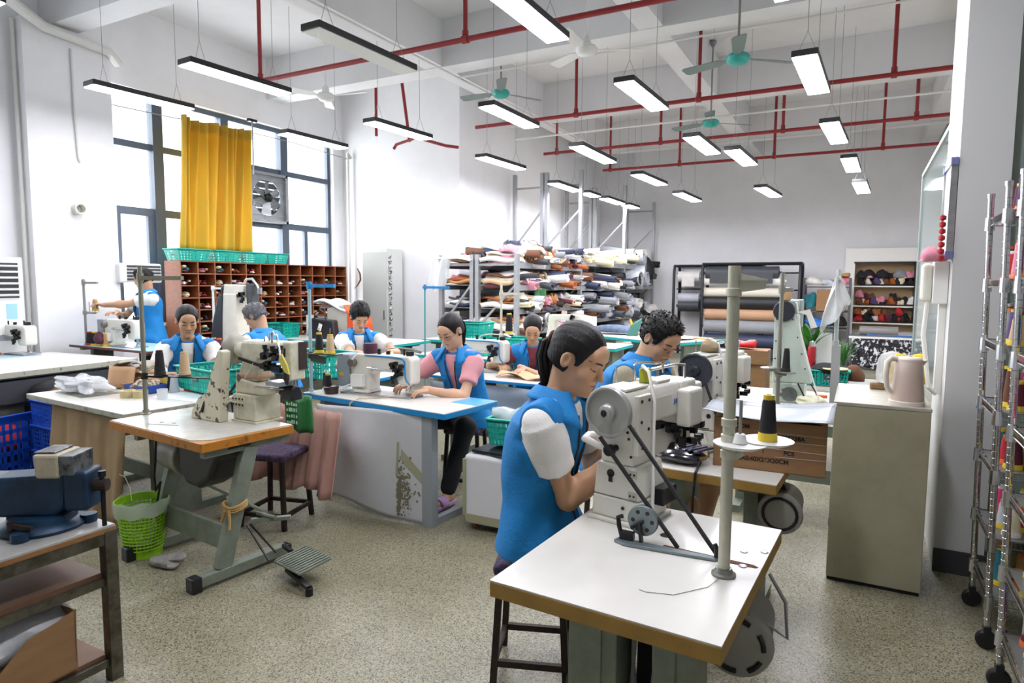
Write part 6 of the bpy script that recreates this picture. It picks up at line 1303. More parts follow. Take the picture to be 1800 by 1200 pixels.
rng = random.Random(21); BM = [cmat('bundle', c, .7) for c in ('maroon', 'pink', 'beige', 'white', 'grey', 'navy', 'red', 'brown', 'cream', 'teal', 'black')]
PROT = []
for q in range(8):
    k = MB(); n = rng.randint(4, 7); ms = rng.sample(BM, 3)
    for i in range(n):
        k.m = i % 3; a = rng.uniform(-.5, .5); x, y, z = rng.uniform(-.03, .08), rng.uniform(-.065, .065), .015+.028*(i//3); L = rng.uniform(.08, .14)
        k.blob((x, y, z+.012), (L, rng.uniform(.04, .07), rng.uniform(.03, .045)), i+q, .25, 5)
    PROT.append((k, ms))
FULL = ['111110000000', '111111111111', '111111111011', '111111111111', '111111111111', '111111111010', '110111111111', '111111101111', '111101110111']
me_cache = {}
for j in range(NR):
    for i in range(NCc):
        if FULL[j][i] == '0': continue
        if j == 0 and i > 4: continue
        q = rng.randrange(8); pos = (PX1-.13, PY0+dy*(i+.5), PZ1-dz*(j+1)+.008)
        if q not in me_cache: o = PROT[q][0].build('tied_bundle', PROT[q][1], smooth=True, loc=pos); me_cache[q] = o.data
        else: o = bpy.data.objects.new('tied_bundle', me_cache[q]); COL.objects.link(o); o.location = pos
        o.rotation_euler = (0, 0, rng.uniform(-.4, .4)); tag(o, f'bundle of trimmings in the pigeonholes, {ORD[j]} row from the top, {ORD[i]} cell from the left', 'bundle', 'bundles in the pigeonholes')
for i, (y, l) in enumerate(((5.62, 'leftmost teal basket on the pigeonhole shelf'), (6.14, 'second teal basket from the left on the pigeonhole shelf'), (6.62, 'third teal basket from the left on the pigeonhole shelf'), (7.02, 'rightmost teal basket on the pigeonhole shelf'))): basket(-7.93, y, PZ1+.01, .3, .48 if i == 0 else .40, .15, 0, l, flare=1.2)
# ============================================================ STORAGE RACK WITH ROLLED LEATHER
UPR = mat('perforated_rack_steel', 'a7aaac', .4, .5, c2='6b6e70', vs=60, ramp=(.36, .42)); BEAMM = mat('rack_beam_grey', '9b9e9f', .45, .3)
FR = [(8.2, 2.02), (10.55, 3.55), (12.9, 3.6), (15.0, 3.5)]
ROWS = (('front', -4.98, -4.33), ('rear', -5.62, -5.07))
LV = [.45, .92, 1.24, 1.58, 1.9]
for rn, x0, x1 in ROWS:
    t = T('storage_rack', f'{rn} row of the grey steel storage rack, '+('facing the cutting table' if rn == 'front' else 'against the side wall'), 'rack')
    for fi, (y, h) in enumerate(FR):
        if rn == 'rear' and fi == 3: h = 2.4
        for x in (x0, x1): k = MB(); k.bb(x-.03, x+.03, y-.035, y+.035, 0, h); k.build('upright', UPR, t)
        k = MB(); zz = [.3, .95, 1.6, 2.25, 2.9]; 
        for a in range(len(zz)-1):
            if zz[a+1] > h: break
            k = MB(); k.bar((x0 if a % 2 else x1, y, zz[a]), (x1 if a % 2 else x0, y, zz[a+1]), .025, .03); k.build('brace', BEAMM, t)
        for z in (.3, min(h-.15, 3.3)): k = MB(); k.bar((x0, y, z), (x1, y, z), .03, .03); k.build('brace', BEAMM, t)
    for bi in range(3):
        y0, y1 = FR[bi][0], FR[bi+1][0]
        for li, z in enumerate(LV if bi < 2 else (.45, .95, 1.57, 2.0)):
            if bi == 1: z += (.0, .05, .0, -.02, .1)[li]
            for x in (x0, x1): k = MB(); k.bb(x-.022, x+.022, y0+.035, y1-.035, z-.08, z); k.build('beam', BEAMM, t)
            k = MB(); k.bb(x0, x1, y0+.03, y1-.03, z-.012, z); k.build('shelf_deck', BEAMM, t)
# rolled and folded skins; each a thing
rng = random.Random(77); ROLLC = ['white', 'beige', 'tan', 'rust', 'black', 'charcoal', 'grey', 'cream', 'brown', 'pink', 'silver', 'navy', 'white', 'white', 'charcoal', 'maroon', 'silver']
RC = {}
def crumple(x, y, z, L, W, H, col, label, seed=1, rz=0, group=None, cat='leather', name='crumpled_skin', hang=.12):
    rg = random.Random(seed); A = [(rg.uniform(3, 11), rg.uniform(3, 11), rg.uniform(0, 6)) for _ in range(7)]
    def f(u, v):
        n_ = sum(abs(math.sin(a*u+b*v+c)) for a, b, c in A)/7; e = max(0, max(abs(u-.5), abs(v-.5))*2-.62)/.38; e2 = max(0, u-.6)/.4
        return ((u-.5)*L*(1+.08*math.sin(9*v+seed)), (v-.5)*W*(1+.08*math.sin(8*u+seed*2)), H*(.3+.9*(n_-.45))*(1-e**2)-hang*e2*e2*(.6+.4*math.sin(4*v+seed)))
    k = MB(); k.sheet(f, 26, 22); o = k.build(name, cmat('skin', col, .6, bump=.15, bs=25), smooth=True, ang=75, solid=.014, loc=(x, y, z), rz=rz); return tag(o, label, cat, group)
def roll(x, y, z, L, r, col, yaw, pitch, label, group, kind=0, flat=1.0, name='leather_roll'):
    key = (round(r, 2), round(L, 1), kind, rng.randrange(3), col)
    if key not in RC:
        k = MB(); n = 12; rg = random.Random(hash((key[0], key[1], key[3])) & 255); a0 = rg.uniform(0, 6)
        if kind == 0:   # spiral roll, open ends
            pr = []
            for q in range(22):
                a = a0+q*2*PI/9; rr = r*(1-.32*q/22); pr.append((math.cos(a)*rr, math.sin(a)*rr*flat))
            vs = [(s_*L/2+rg.uniform(-.03, .03), p[0], p[1]) for s_ in (-1, 1) for p in pr]; N = len(pr); k.add(vs, [(i, i+1, N+i+1, N+i) for i in range(N-1)]); o = k.build(name, cmat('skin', col, .6, bump=.15, bs=25), smooth=True, ang=80, solid=.012)
        else:
            k.blob((0, 0, 0), (L, r*2.2, r*1.8), key[3]+3, .22, 8, 3.2); o = k.build(name, cmat('skin', col, .6, bump=.15, bs=25), smooth=True, ang=70)
        RC[key] = o.data; sol = kind == 0
    else:
        o = bpy.data.objects.new(name, RC[key]); COL.objects.link(o)
        if kind == 0: m_ = o.modifiers.new('thickness', 'SOLIDIFY'); m_.thickness = .012; m_.offset = 0
    o.location = (x, y, z); o.rotation_euler = (rng.uniform(0, 6) if kind == 0 else 0, pitch, yaw); tag(o, label, 'roll', group); return o
SN = {0: 'floor level', 1: 'lower', 2: 'waist height', 3: 'chest height', 4: 'top'}
BN = ('near bay', 'middle bay', 'far bay')
for bi in range(3):
    y0, y1 = FR[bi][0]+.08, FR[bi+1][0]-.08
    lv = LV if bi < 2 else (.45, .95, 1.57, 2.0)
    for li, z in enumerate(lv):
        if bi == 1: z += (.0, .05, .0, -.02, .1)[li]
        top = li == len(lv)-1; n = (17, 12, 6)[bi]
        if bi == 0 and not top: n = 17
        for lay in range(3 if (top and bi == 0) else 2):
            nn = n if lay == 0 else int(n*(.75 if bi == 0 else .6)); rmax = .062 if bi == 0 else (.085 if bi == 1 else .13)
            for i in range(nn):
                y = y0+(y1-y0)*(i+.5+rng.uniform(-.3, .3))/nn; r = rng.uniform(.5, 1)*rmax; L = rng.uniform(.7, 1.15)
                if bi == 1 and top: c = rng.choice(['cream', 'cream', 'white', 'cream'])
                elif bi == 2: c = rng.choice(['silver', 'white', 'black', 'silver', 'charcoal'])
                elif bi == 1: c = rng.choice(['white', 'silver', 'black', 'white', 'charcoal', 'grey', 'brown', 'navy'])
                else: c = rng.choice(ROLLC)
                kd = 0 if rng.random() < (.8 if bi == 0 else .85) else 1
                x = rng.uniform(-4.78, -4.52) if bi < 2 else -4.7
                roll(x, y, z+.01+r*(.95 if kd == 0 else .8)+lay*rmax*(1.25), L, r, c, rng.uniform(-.35, .35), rng.uniform(-.08, .2), f'{c} rolled skin, {SN[li] if bi < 2 or li < 3 else "top"} shelf, {BN[bi]}, {ORD[i]} from its near end, {("lower", "second", "upper")[lay]} layer', f'rolled skins, {SN[li]} shelf, {BN[bi]}', kd)
# sheets stacked on the side seen from the end of the rack
for li, z in enumerate(LV):
    for q in range(7):
        c = [['white', 'silver', 'tan', 'rust', 'white', 'navy', 'beige'], ['white', 'white', 'silver', 'navy', 'tan', 'white', 'rust'], ['white', 'navy', 'tan', 'white', 'rust', 'charcoal', 'beige'], ['beige', 'tan', 'maroon', 'rust', 'brown', 'pink', 'white'], ['white', 'tan', 'pink', 'pink', 'white', 'black', 'beige']][li][q]
        rr = q % 2; x = -5.3 if rr else -4.65
        k = MB(); a = rng.uniform(-.2, .2); w_ = rng.uniform(.45, .62); s_ = q*1.7
        k.sheet(lambda u, v: ((u-.5)*w_+.02*math.sin(v*6), (v-.5)*.5, .02*math.sin(u*6+s_)+.018*math.sin(v*7+s_)-(.10*max(0, .12-v)/.12 if li in (3, 4) and q in (2, 5, 6) else 0)), 10, 8)
        o = k.build('leather_sheet', cmat('skin', c, .6), smooth=True, ang=80, solid=.03 if q % 3 else .06, loc=(x+rng.uniform(-.05, .05), 8.42+.02*q, z+.035+.042*(q//2)), rz=a)
        tag(o, f'{c} folded skin, {SN[li]} shelf at the near rack end, {"rear" if rr else "front"} row, {ORD[q//2]} from below', 'leather', f'folded skins at the rack end, {SN[li]} shelf')
for (x, y, z, d, c, s_, l) in ((-4.5, 8.35, 2.06, (.3, .26, .16), 'pink', 2, 'pink fleece bundle at the near end of the top rack shelf'), (-5.0, 8.4, 1.98, (.3, .28, .16), 'black', 7, 'black skin heap on the top shelf at the rack end'), (-5.35, 8.35, 1.96, (.6, .5, .12), 'white', 4, 'white film sheets draped at the left end of the rack')):
    crumple(x, y, z, d[0], d[1], d[2], c, l, s_)
rng = random.Random(5)
for i in range(20):
  for j, xx in enumerate((-4.85, -4.62, -4.4)):
    c = rng.choice(['white', 'pink', 'silver', 'tan', 'rust', 'cream', 'beige', 'charcoal', 'white', 'navy', 'silver', 'white', 'brown']); y = 8.42+.105*i
    crumple(xx+rng.uniform(-.06, .06), y, 2.03+(.14 if j == 1 else .03)*math.sin(PI*min(1, (i+2)/14))+rng.uniform(-.03, .05), rng.uniform(.2, .36), rng.uniform(.13, .24), rng.uniform(.1, .17), c, f'{c} crumpled skin heaped on the top rack shelf, {ORD[i]} from the near end, {("wall side", "crest", "aisle side")[j]}', 40+i*3+j, rng.uniform(-.9, .9), 'crumpled skins on the top rack shelf')
for li, z in enumerate(LV[1:4]):
    for i in range(7):
        c = rng.choice(['white', 'tan', 'rust', 'pink', 'silver', 'maroon', 'beige', 'black']); crumple(-4.42, 8.45+.28*i, z+.13, rng.uniform(.2, .34), rng.uniform(.12, .2), rng.uniform(.08, .14), c, f'{c} skin hanging over the {SN[li+1]} rack shelf, {ORD[i]} from the near end', 90+10*li+i, rng.uniform(-.4, .4), 'skins hanging over the rack shelves', hang=.2)
k = MB(); k.sheet(lambda u, v: (-5.75+.35*u-.12*(1-v), 8.12+.05*math.sin(u*7), 1.5+.5*v+.03*math.sin(u*9)), 10, 6); o = k.build('hanging_film', CLEAR, smooth=True, solid=.004); tag(o, 'clear film sheet hanging off the left end of the rack', 'film')
k = MB(); k.sheet(lambda u, v: (-4.32+.05*math.sin(u*8), 8.75+.3*u, 1.32+.28*v), 8, 3); o = k.build('green_cloth', cmat('cloth', 'green'), solid=.01, smooth=True); tag(o, 'green cloth scrap hanging from the chest height shelf', 'cloth')
k = MB(); k.lathe([(.14, -.4), (.15, 0), (.14, .4), (.12, .4), (.12, -.4), (.14, -.4)], (0, 0, 0), 20, 'x', cap=False); o = k.build('paper_roll', cmat('skin', 'silver', .6), smooth=True, loc=(-4.55, 13.6, 2.2), rz=.2); tag(o, 'large open silver grey roll on the top shelf of the far bay', 'roll')
for i, (y, z, l) in enumerate(((13.5, 1.72, 'pale grey large roll on the middle shelf of the far bay, nearest'), (13.95, 1.72, 'pale grey large roll on the middle shelf of the far bay, second'), (13.7, 1.86, 'pale grey large roll lying across the two others in the far bay'))):
    k = MB(); k.lathe([(.15, -.42), (.16, 0), (.15, .42), (.13, .42), (.13, -.42), (.15, -.42)], (0, 0, 0), 20, 'x', cap=False); o = k.build('paper_roll', cmat('skin', 'silver', .6), smooth=True, loc=(-4.55, y, z), rz=.15*i-.1); tag(o, l, 'roll')
folded(-4.45, 14.7, 1.58, .6, .5, .75, 'black', 'tall black cloth hanging at the far end of the rack', 'cloth', 'black_cloth', 2, kind='skin', amp=.2)
for i, (y, l) in enumerate(((13.8, 'black box on the lower shelf of the far bay, left'), (14.3, 'black box on the lower shelf of the far bay, right'))): k = MB(); k.prism([(-.2, 0), (.2, 0), (.17, .42), (-.12, .45)], -.15, .15, 'yz'); o = k.build('black_bag', BLACK, bev=.02, loc=(-4.5, y, .96)); tag(o, l, 'bag')
# ============================================================ ROLL RACKS AT THE BACK WALL
TUBE = mat('black_tube_steel', '1b1c21', .4, .4)
def rollrack(x0, x1, y, h, label, rolls):
    t = T('roll_rack', label, 'rack', (0, y, 0))
    for x in (x0, x1):
        k = MB(); k.tube([(x, -.28, 0), (x, -.26, h-.12), (x, -.2, h), (x, .2, h), (x, .26, h-.12), (x, .28, 0)], .032, 8); k.build('side_frame', TUBE, t, smooth=True)
    for (yy, z, r) in ((-.2, h, .028), (.2, h, .028), (-.27, .12, .025), (0, 1.85, .016), (0, 1.5, .016), (0, 1.12, .016)): k = MB(); k.cyl((x0, yy, z), (x1, yy, z), r, n=8); k.build('cross_bar', TUBE, t, smooth=True)
    for i, (z, r, a, b, c, l) in enumerate(rolls):
        k = MB(); k.cyl((a, 0, 0), (b, 0, 0), r, n=20); k.cyl((a-.05, 0, 0), (b+.05, 0, 0), .03, n=10); o = k.build('material_roll', mat('roll_paper', 'b48d6e', .6, var=.08) if c == 'tan' else mat('roll_ivory', 'cbc6b6', .6) if c == 'cream' else cmat('roll', c, .55, var=.08), smooth=True, loc=(0, y-.12, z)); tag(o, l, 'roll')
        if z > 1.7: k = MB(); k.sheet(lambda u, v: (a+.1+(b-a-.2)*(u*.6 if i % 2 else .0+u), -r-.005, .0-.22*v), 4, 2); k.build('loose_end', cmat('roll', c), o, solid=.006)
rollrack(-3.0, -1.09, 14.42, 2.04, 'large black tubular roll rack at the back wall', [
    (1.85, .14, -2.95, -1.5, 'charcoal', 'thick charcoal roll, topmost on the large roll rack'), (1.68, .09, -3.0, -1.4, 'white', 'white roll below the charcoal one on the large roll rack'), (1.44, .1, -3.0, -1.3, 'cream', 'off white roll in the middle of the large roll rack'), (1.22, .14, -2.98, -1.3, 'black', 'black roll in the middle of the large roll rack'),
    (.98, .12, -2.95, -1.3, 'tan', 'kraft brown roll on the large roll rack'), (.72, .14, -2.95, -1.3, 'grey', 'slate grey roll on the large roll rack'), (.42, .15, -2.95, -1.3, 'navy', 'navy roll low on the large roll rack')])
rollrack(-3.75, -1.9, 14.98, 2.02, 'small black tubular roll rack left of the large one', [(1.78, .12, -3.68, -3.2, 'white', 'white roll on the small roll rack, upper'), (1.3, .11, -3.66, -3.2, 'silver', 'pale roll on the small roll rack, middle'), (1.12, .13, -3.66, -3.2, 'charcoal', 'grey roll on the small roll rack, lower')])
# black shelf unit right of the rolls
t = T('shelf_unit', 'black metal shelf unit between the roll rack and the bag closet', 'shelf', (-.62, 14.5, 0))
SHM = mat('dark_grey_shelf', '4a4c50', .5)
for x in (-.4, .42):
    for y in (-.25, .25): k = MB(); k.bb(x-.02, x+.02, y-.02, y+.02, 0, 1.75); k.build('post', SHM, t)
for z in (.2, .75, 1.1, 1.58): k = MB(); k.bb(-.4, .42, -.25, .25, z-.025, z); k.build('shelf', SHM, t)
for (x, z, d, c, s_, l) in ((-.25, 1.58, (.4, .4, .2), 'white', 3, 'white cloth pile on the black shelf unit'), (.05, 1.58, (.35, .4, .16), 'silver', 4, 'pale grey cloth pile on the black shelf unit'), (.3, 1.58, (.26, .35, .24), 'pink', 5, 'pink cloth pile on the black shelf unit'), (.3, 1.75, (.26, .3, .12), 'tan', 6, 'tan cloth on top of the pink pile'), (-.28, 1.1, (.24, .3, .4), 'teal', 7, 'teal and blue bundle on the black shelf unit'), (-.1, .75, (.5, .4, .24), 'blue', 8, 'blue bag on the black shelf unit'), (.25, .75, (.3, .3, .3), 'black', 9, 'black bundle on the black shelf unit'), (-.1, .2, (.6, .4, .4), 'charcoal', 2, 'dark bundle low in the black shelf unit')):
    folded(-.62+x, 14.4, z, d[0], d[1], d[2], c, l, 'cloth', 'cloth_pile', s_, amp=.3)
k = MB(); k.bb(-.26, .26, -.2, .2, 0, .42); o = k.build('cardboard_box', CARD, loc=(-.52, 14.4, 1.1), bev=.005); tag(o, 'cardboard box on the black shelf unit', 'box')
# ============================================================ BAG CLOSET
t = T('bag_closet', 'white framed wall closet full of small bags at the far right', 'closet', (.4, 14.95, 0))
k = MB(); k.bb(-.72, -.54, 0, .3, 0, 2.35); k.bb(.56, .72, 0, .3, 0, 2.35); k.bb(-.54, .56, 0, .3, 2.07, 2.35); k.build('white_frame', WHITE, t)
k = MB(); k.bb(-.54, .56, .27, .3, .7, 2.07); k.build('back_panel', mat('closet_tan_back', 'a58a63', .6), t)
for z in (.86, 1.2, 1.6): k = MB(); k.bb(-.54, .56, .0, .27, z-.025, z); k.build('shelf', WHITE, t)
k = MB(); k.bb(.5, .53, -.03, .3, .86, 2.07); k.bb(-.56, .53, -.015, .0, 2.05, 2.08); k.build('dark_door_edge', DARK, t)
rng = random.Random(31)
for zi, (z, n, hh) in enumerate(((1.6, 12, .2), (1.2, 13, .2), (.86, 13, .18))):
    for i in range(n):
        for lay in range(2):
            c = rng.choice(['black', 'black', 'black', 'pink', 'maroon', 'white', 'purple', 'red', 'brown', 'cream', 'rust']); s_ = rng.uniform(.7, 1.15)
            if lay == 1 and rng.random() < .35: continue
            folded(.4-.48+.94*(i+.5)/n+rng.uniform(-.03, .03), 15.02+rng.uniform(-.03, .05), z+(.0 if lay == 0 else .13), .16*s_, .16, (.2 if lay == 0 else .17)*s_, c, f'{c} small bag, {("upper", "middle", "lower")[zi]} closet shelf, {ORD[i]} from the left, {("below", "stacked on top")[lay]}', 'bag', 'small_bag', rng.randrange(9), 0, f'small bags, {("upper", "middle", "lower")[zi]} closet shelf', .35, 'purse')
for (x, c, l) in ((.12, 'black', 'large round black handbag on the upper closet shelf, left'), (.36, 'black', 'large round black handbag on the upper closet shelf, middle'), (.66, 'grey', 'greyish handbag on the upper closet shelf, right')): folded(x, 14.98, 1.72, .24, .16, .24, c, l, 'bag', 'handbag', 4, amp=.1, kind='purse')
t = table(.45, 14.3, 1.25, .55, 0, 'grey topped table before the bag closet', h=.64, top=mat('grey_film_top', '9b9a98', .35), edge=WHITE)
drape('floral_cloth', 'black and white floral cloth hanging from the table before the bag closet', mat('floral_black_cloth', '15161c', .8, c2='c9c9cb', vs=14, ramp=(.44, .47)), -.12, 14.0, 1.05, 14.0, .05, .60, 6, .03)
k = MB(); k.cyl((-.3, 0, 0), (.5, 0, 0), .012, n=8); o = k.build('blue_rod', cmat('rod', 'blue', .4), loc=(.42, 14.1, .665)); tag(o, 'blue rod lying along the table before the bag closet', 'rod')
k = MB(); k.cyl((-.35, 0, 0), (.3, 0, 0), .09, n=14); o = k.build('grey_roll', mat('grey_film_roll', '8a8682', .4), smooth=True, loc=(.35, 14.35, .735)); tag(o, 'grey film roll on the table before the bag closet', 'roll')
# ============================================================ MACHINE GROUP BEHIND THE CARTON
t = table(-.38, 5.0, .95, .72, 0, 'white sewing table under the pale green machine', h=.8)
t = T('post_machine', 'tall pale green sewing machine with tapering belt cover and dark pulley', 'sewing machine', (-.40, 4.78, .8))
k = MB(); k.prism([(-.115, .14), (.13, .14), (.135, .15), (.01, .61), (-.01, .64), (-.10, .64), (-.115, .6)], -.03, .03, 'xz'); pc = k.build('belt_cover', PALEGREEN, t, bev=.01)
k = MB()
for q in ((-.1, .57), (-.1, .42), (-.1, .3), (-.1, .2), (.0, .57), (.035, .45), (.065, .34), (.09, .24)): k.lathe([(.005, -.032), (.005, -.028)], (q[0], 0, q[1]), 8, 'y')
k.build('screws', DARK, pc)
k = MB(); k.bb(-.1, .03, .0, .2, 0, .6); k.bb(-.11, .09, -.03, .2, 0, .14); k.build('post', PALEGREEN, t, bev=.01)
k = MB(); k.lathe([(.066, -.05), (.07, -.045), (.07, -.032), (.06, -.03)], (-.055, 0, .625), 28, 'y'); k.lathe([(.05, -.052), (.015, -.045)], (-.055, 0, .625), 24, 'y'); k.build('pulley', DPULLEY, t, smooth=True)
k = MB(); k.bb(-.06, .02, -.02, .3, .62, .70); k.bb(-.06, .04, .25, .34, .5, .7); k.build('head', mat('grey_green_head', '9ba7a2', .4), t, bev=.01)
k = MB(); k.lathe([(.03, .7), (.033, .72), (.033, .76), (.028, .765)], (-.05, .0, 0), 16); k.build('thread_spool', mat('peach_thread', 'd1aa7d', .8, bump=.3, bs=90), t, smooth=True)
k = MB(); k.tube([(-.085, 0, .75), (-.07, 0, .785), (-.03, 0, .785), (-.015, 0, .75)], .003, 6); k.build('spool_wire', CHROME, t)
k = MB(); k.tube([(-.02, 0, .7), (.02, -.02, .68), (.05, -.03, .5), (.12, -.06, .25), (.2, -.08, .0)], .005, 6); k.build('white_cable', WHITE, t, smooth=True)
k = MB(); k.lathe([(.05, -.036), (.05, -.03)], (-.0, 0, .06), 20, 'y'); rng = random.Random(9)
for i in range(10): k.box((rng.uniform(-.06, .06), -.035, .05+rng.uniform(-.03, .05)), (.016, .012, .012))
k.build('winder_parts', mat('winder_grey', '6e7674', .5), t)
k = MB(); k.bar((.05, -.035, .14), (.12, -.04, .0), .008, .008); k.bar((.13, -.035, .14), (.2, -.03, .02), .008, .008); k.build('drive_belt', BELT, t)
k = MB(); k.prism([(.02, .62), (.1, .64), (.15, .52), (.11, .51), (.08, .6)], .02, .024, 'xz'); k.build('hanging_card', WHITE, t)
st = stand(-.455, 4.55, .8, 1.68, 'grey thread stand before the tall pale green machine', mat('warm_grey_steel', '8f8d84', .4, .5), bar_z=1.57, r=.0135, bar_len=.07, trays=((1.03, .0, .05), (1.05, 2.6, .07)))
cone(-.41, 4.55, 1.04, 'black', 'black cone on the grey stand before the tall pale green machine', base='black', h=.15, r=.022)
st = stand(-.13, 4.62, .8, 1.70, 'pale blue green thread stand with a plastic bag, left of the greige cabinet', mat('pale_green_steel', 'b3c4c0', .4, .3), r=.014)
k = MB(); k.bb(-.02, .03, -.02, .04, 0, .42); k.lathe([(.02, .4), (.02, .45)], (0, 0, 0), 10); k.build('clamp_post', mat('pale_grey_steel', 'a7abab'), st)
t = T('plastic_bag', 'white plastic bag hung on top of the pale blue green stand', 'bag', (-.135, 4.6, 1.46))
def bagf(u, v):
    a = 2*PI*u; w_ = (1-v)**.8; xl = -.085*w_ if math.cos(a) < 0 else .075*w_; return (xl*abs(math.cos(a))+.012*math.sin(a*3+v*4), .03*w_*math.sin(a)+.01*math.sin(a*5), .20*v+(1-v)*(-.06-.09*max(0, -math.cos(a))+.09*max(0, math.cos(a)))+.012*math.sin(u*24)*(1-v))
k = MB(); k.sheet(bagf, 40, 8); k.build('bag_film', mat('milky_film', 'dfe3e3', .25, alpha=.72, bump=.5, bs=20), t, smooth=True)
folded(-.27, 4.72, .8, .2, .14, .07, 'cream', 'crumpled cream cloth scraps at the foot of the tall pale green machine', seed=5, amp=.4, m=mat('cream_scraps', 'd6d3b8', .8))
k = MB(); k.bb(-.04, .04, -.02, .02, 0, .02); o = k.build('orange_clip', cmat('clip', 'orange', .5), loc=(-.22, 5.1, .8), bev=.004); tag(o, 'small orange clip on the white table of the pale green machine', 'clip')
# boxes, plants, thermos in the right middle distance
for (x, y, d, l) in ((-1.17, 6.45, (.3, .34, .92), 'dark brown cardboard carton, left of two standing behind the man'), (-.88, 6.4, (.3, .3, 1.0), 'tall brown cardboard carton with the red bag on top')):
    t = T('cardboard_box', l, 'box', (x, y, 0)); k = MB(); k.bb(-d[0]/2, d[0]/2, -d[1]/2, d[1]/2, 0, d[2]); k.build('carton_walls', CARD if x > -1 else mat('dark_cardboard', '6a452a', .8, var=.15), t, bev=.004)
    k = MB(); k.bb(-d[0]/2-.002, d[0]/2+.002, -d[1]/2-.03, -d[1]/2+.0, d[2]-.12, d[2]+.005); k.build('flap', CARD, t)
folded(-.93, 6.38, 1.0, .22, .2, .11, 'red', 'bright red plastic bag on the tall carton', 'bag', 'red_bag', 6, amp=.4, m=mat('bright_red_film', 'd11a1f', .4))
table(-.1, 6.6, 1.0, .7, 0, 'low table with plants, thermos and basket beyond the pale green machine', h=.72, top=GREYSTEEL)
basket(-.24, 6.42, .722, .36, .28, .13, 0, 'teal basket on the low table with plants')
folded(-.24, 6.42, .8, .34, .26, .12, 'black', 'black bag with odds and ends in the teal basket of the plant table', 'bag', 'dark_bundle', 3, amp=.3)
k = MB(); k.lathe([(.1, 0), (.105, .006), (.1, .012)], (0, 0, 0), 24); o = k.build('wooden_disc', mat('pale_wood', 'c9b186', .6), loc=(-.17, 6.3, .87)); tag(o, 'round wooden disc on the basket of the plant table', 'disc')
t = T('thermos', 'red thermos bottle on the plant table', 'bottle', (-.37, 6.45, .86)); k = MB(); k.lathe([(.035, 0), (.036, .17), (.03, .19)], (0, 0, 0), 18); k.build('body', mat('thermos_red', 'a3141f', .25), t, smooth=True); k = MB(); k.lathe([(.026, .19), (.026, .235), (.018, .24)], (0, 0, 0), 16); k.build('cap', CHROME, t, smooth=True)
k = MB(); k.lathe([(.06, 0), (.06, .14)], (0, 0, 0), 14); o = k.build('thermos_stand_tin', GREYSTEEL, loc=(-.37, 6.45, .72)); tag(o, 'grey tin under the red thermos', 'tin')
k = MB(); k.box((0, 0, .15), (.16, .012, .3), M=Matrix.Rotation(-.15, 3, 'X')); o = k.build('white_sheet', WHITE, loc=(-.3, 6.72, .86)); tag(o, 'white sheet standing behind the red thermos', 'sheet')
LEAF = mat('leaf_green', '3c7a2c', .5, var=.3, vs=8)
def plant(x, y, z, n, h, spread, label, wide=.03, seed=1):
    t = T('potted_plant', label, 'plant', (x, y, z)); rng = random.Random(seed)
    k = MB(); k.lathe([(.05, 0), (.06, .1), (.055, .1), (.05, .02)], (0, 0, 0), 14); k.build('pot', mat('dark_pot', '3b3a3a', .5), t, smooth=True)
    for i in range(n):
        a = rng.uniform(0, 6.28); s_ = rng.uniform(.5, 1); hh = h*rng.uniform(.6, 1); dx, dy = math.cos(a)*spread*s_, math.sin(a)*spread*s_
        k = MB()
        def lf(u, v): w_ = wide*math.sin(PI*min(1, .08+.92*v))*(u-.5)*2; return (dx*v**1.6-math.sin(a)*w_, dy*v**1.6+math.cos(a)*w_, .08+hh*(v-.25*v**3)+.01*abs(u-.5))
        k.sheet(lf, 2, 7); k.build('leaf', LEAF, t, smooth=True)
plant(-.40, 6.62, .86, 14, .5, .22, 'leafy green plant behind the tall pale green machine', .035, 2); plant(-.12, 6.75, .72, 26, .42, .12, 'grassy green plant behind the pale blue green stand', .012, 5)
k = MB(); k.lathe([(.05, 0), (.05, .14)], (0, 0, 0), 12); o = k.build('plant_tin', GREYSTEEL, loc=(-.40, 6.62, .72)); tag(o, 'grey tin under the leafy plant', 'tin')
folded(-.02, 6.5, .72, .18, .16, .2, 'brown', 'dark brown jar bundle right of the teal basket on the plant table', 'jar', 'jar_bundle', 4, amp=.15)
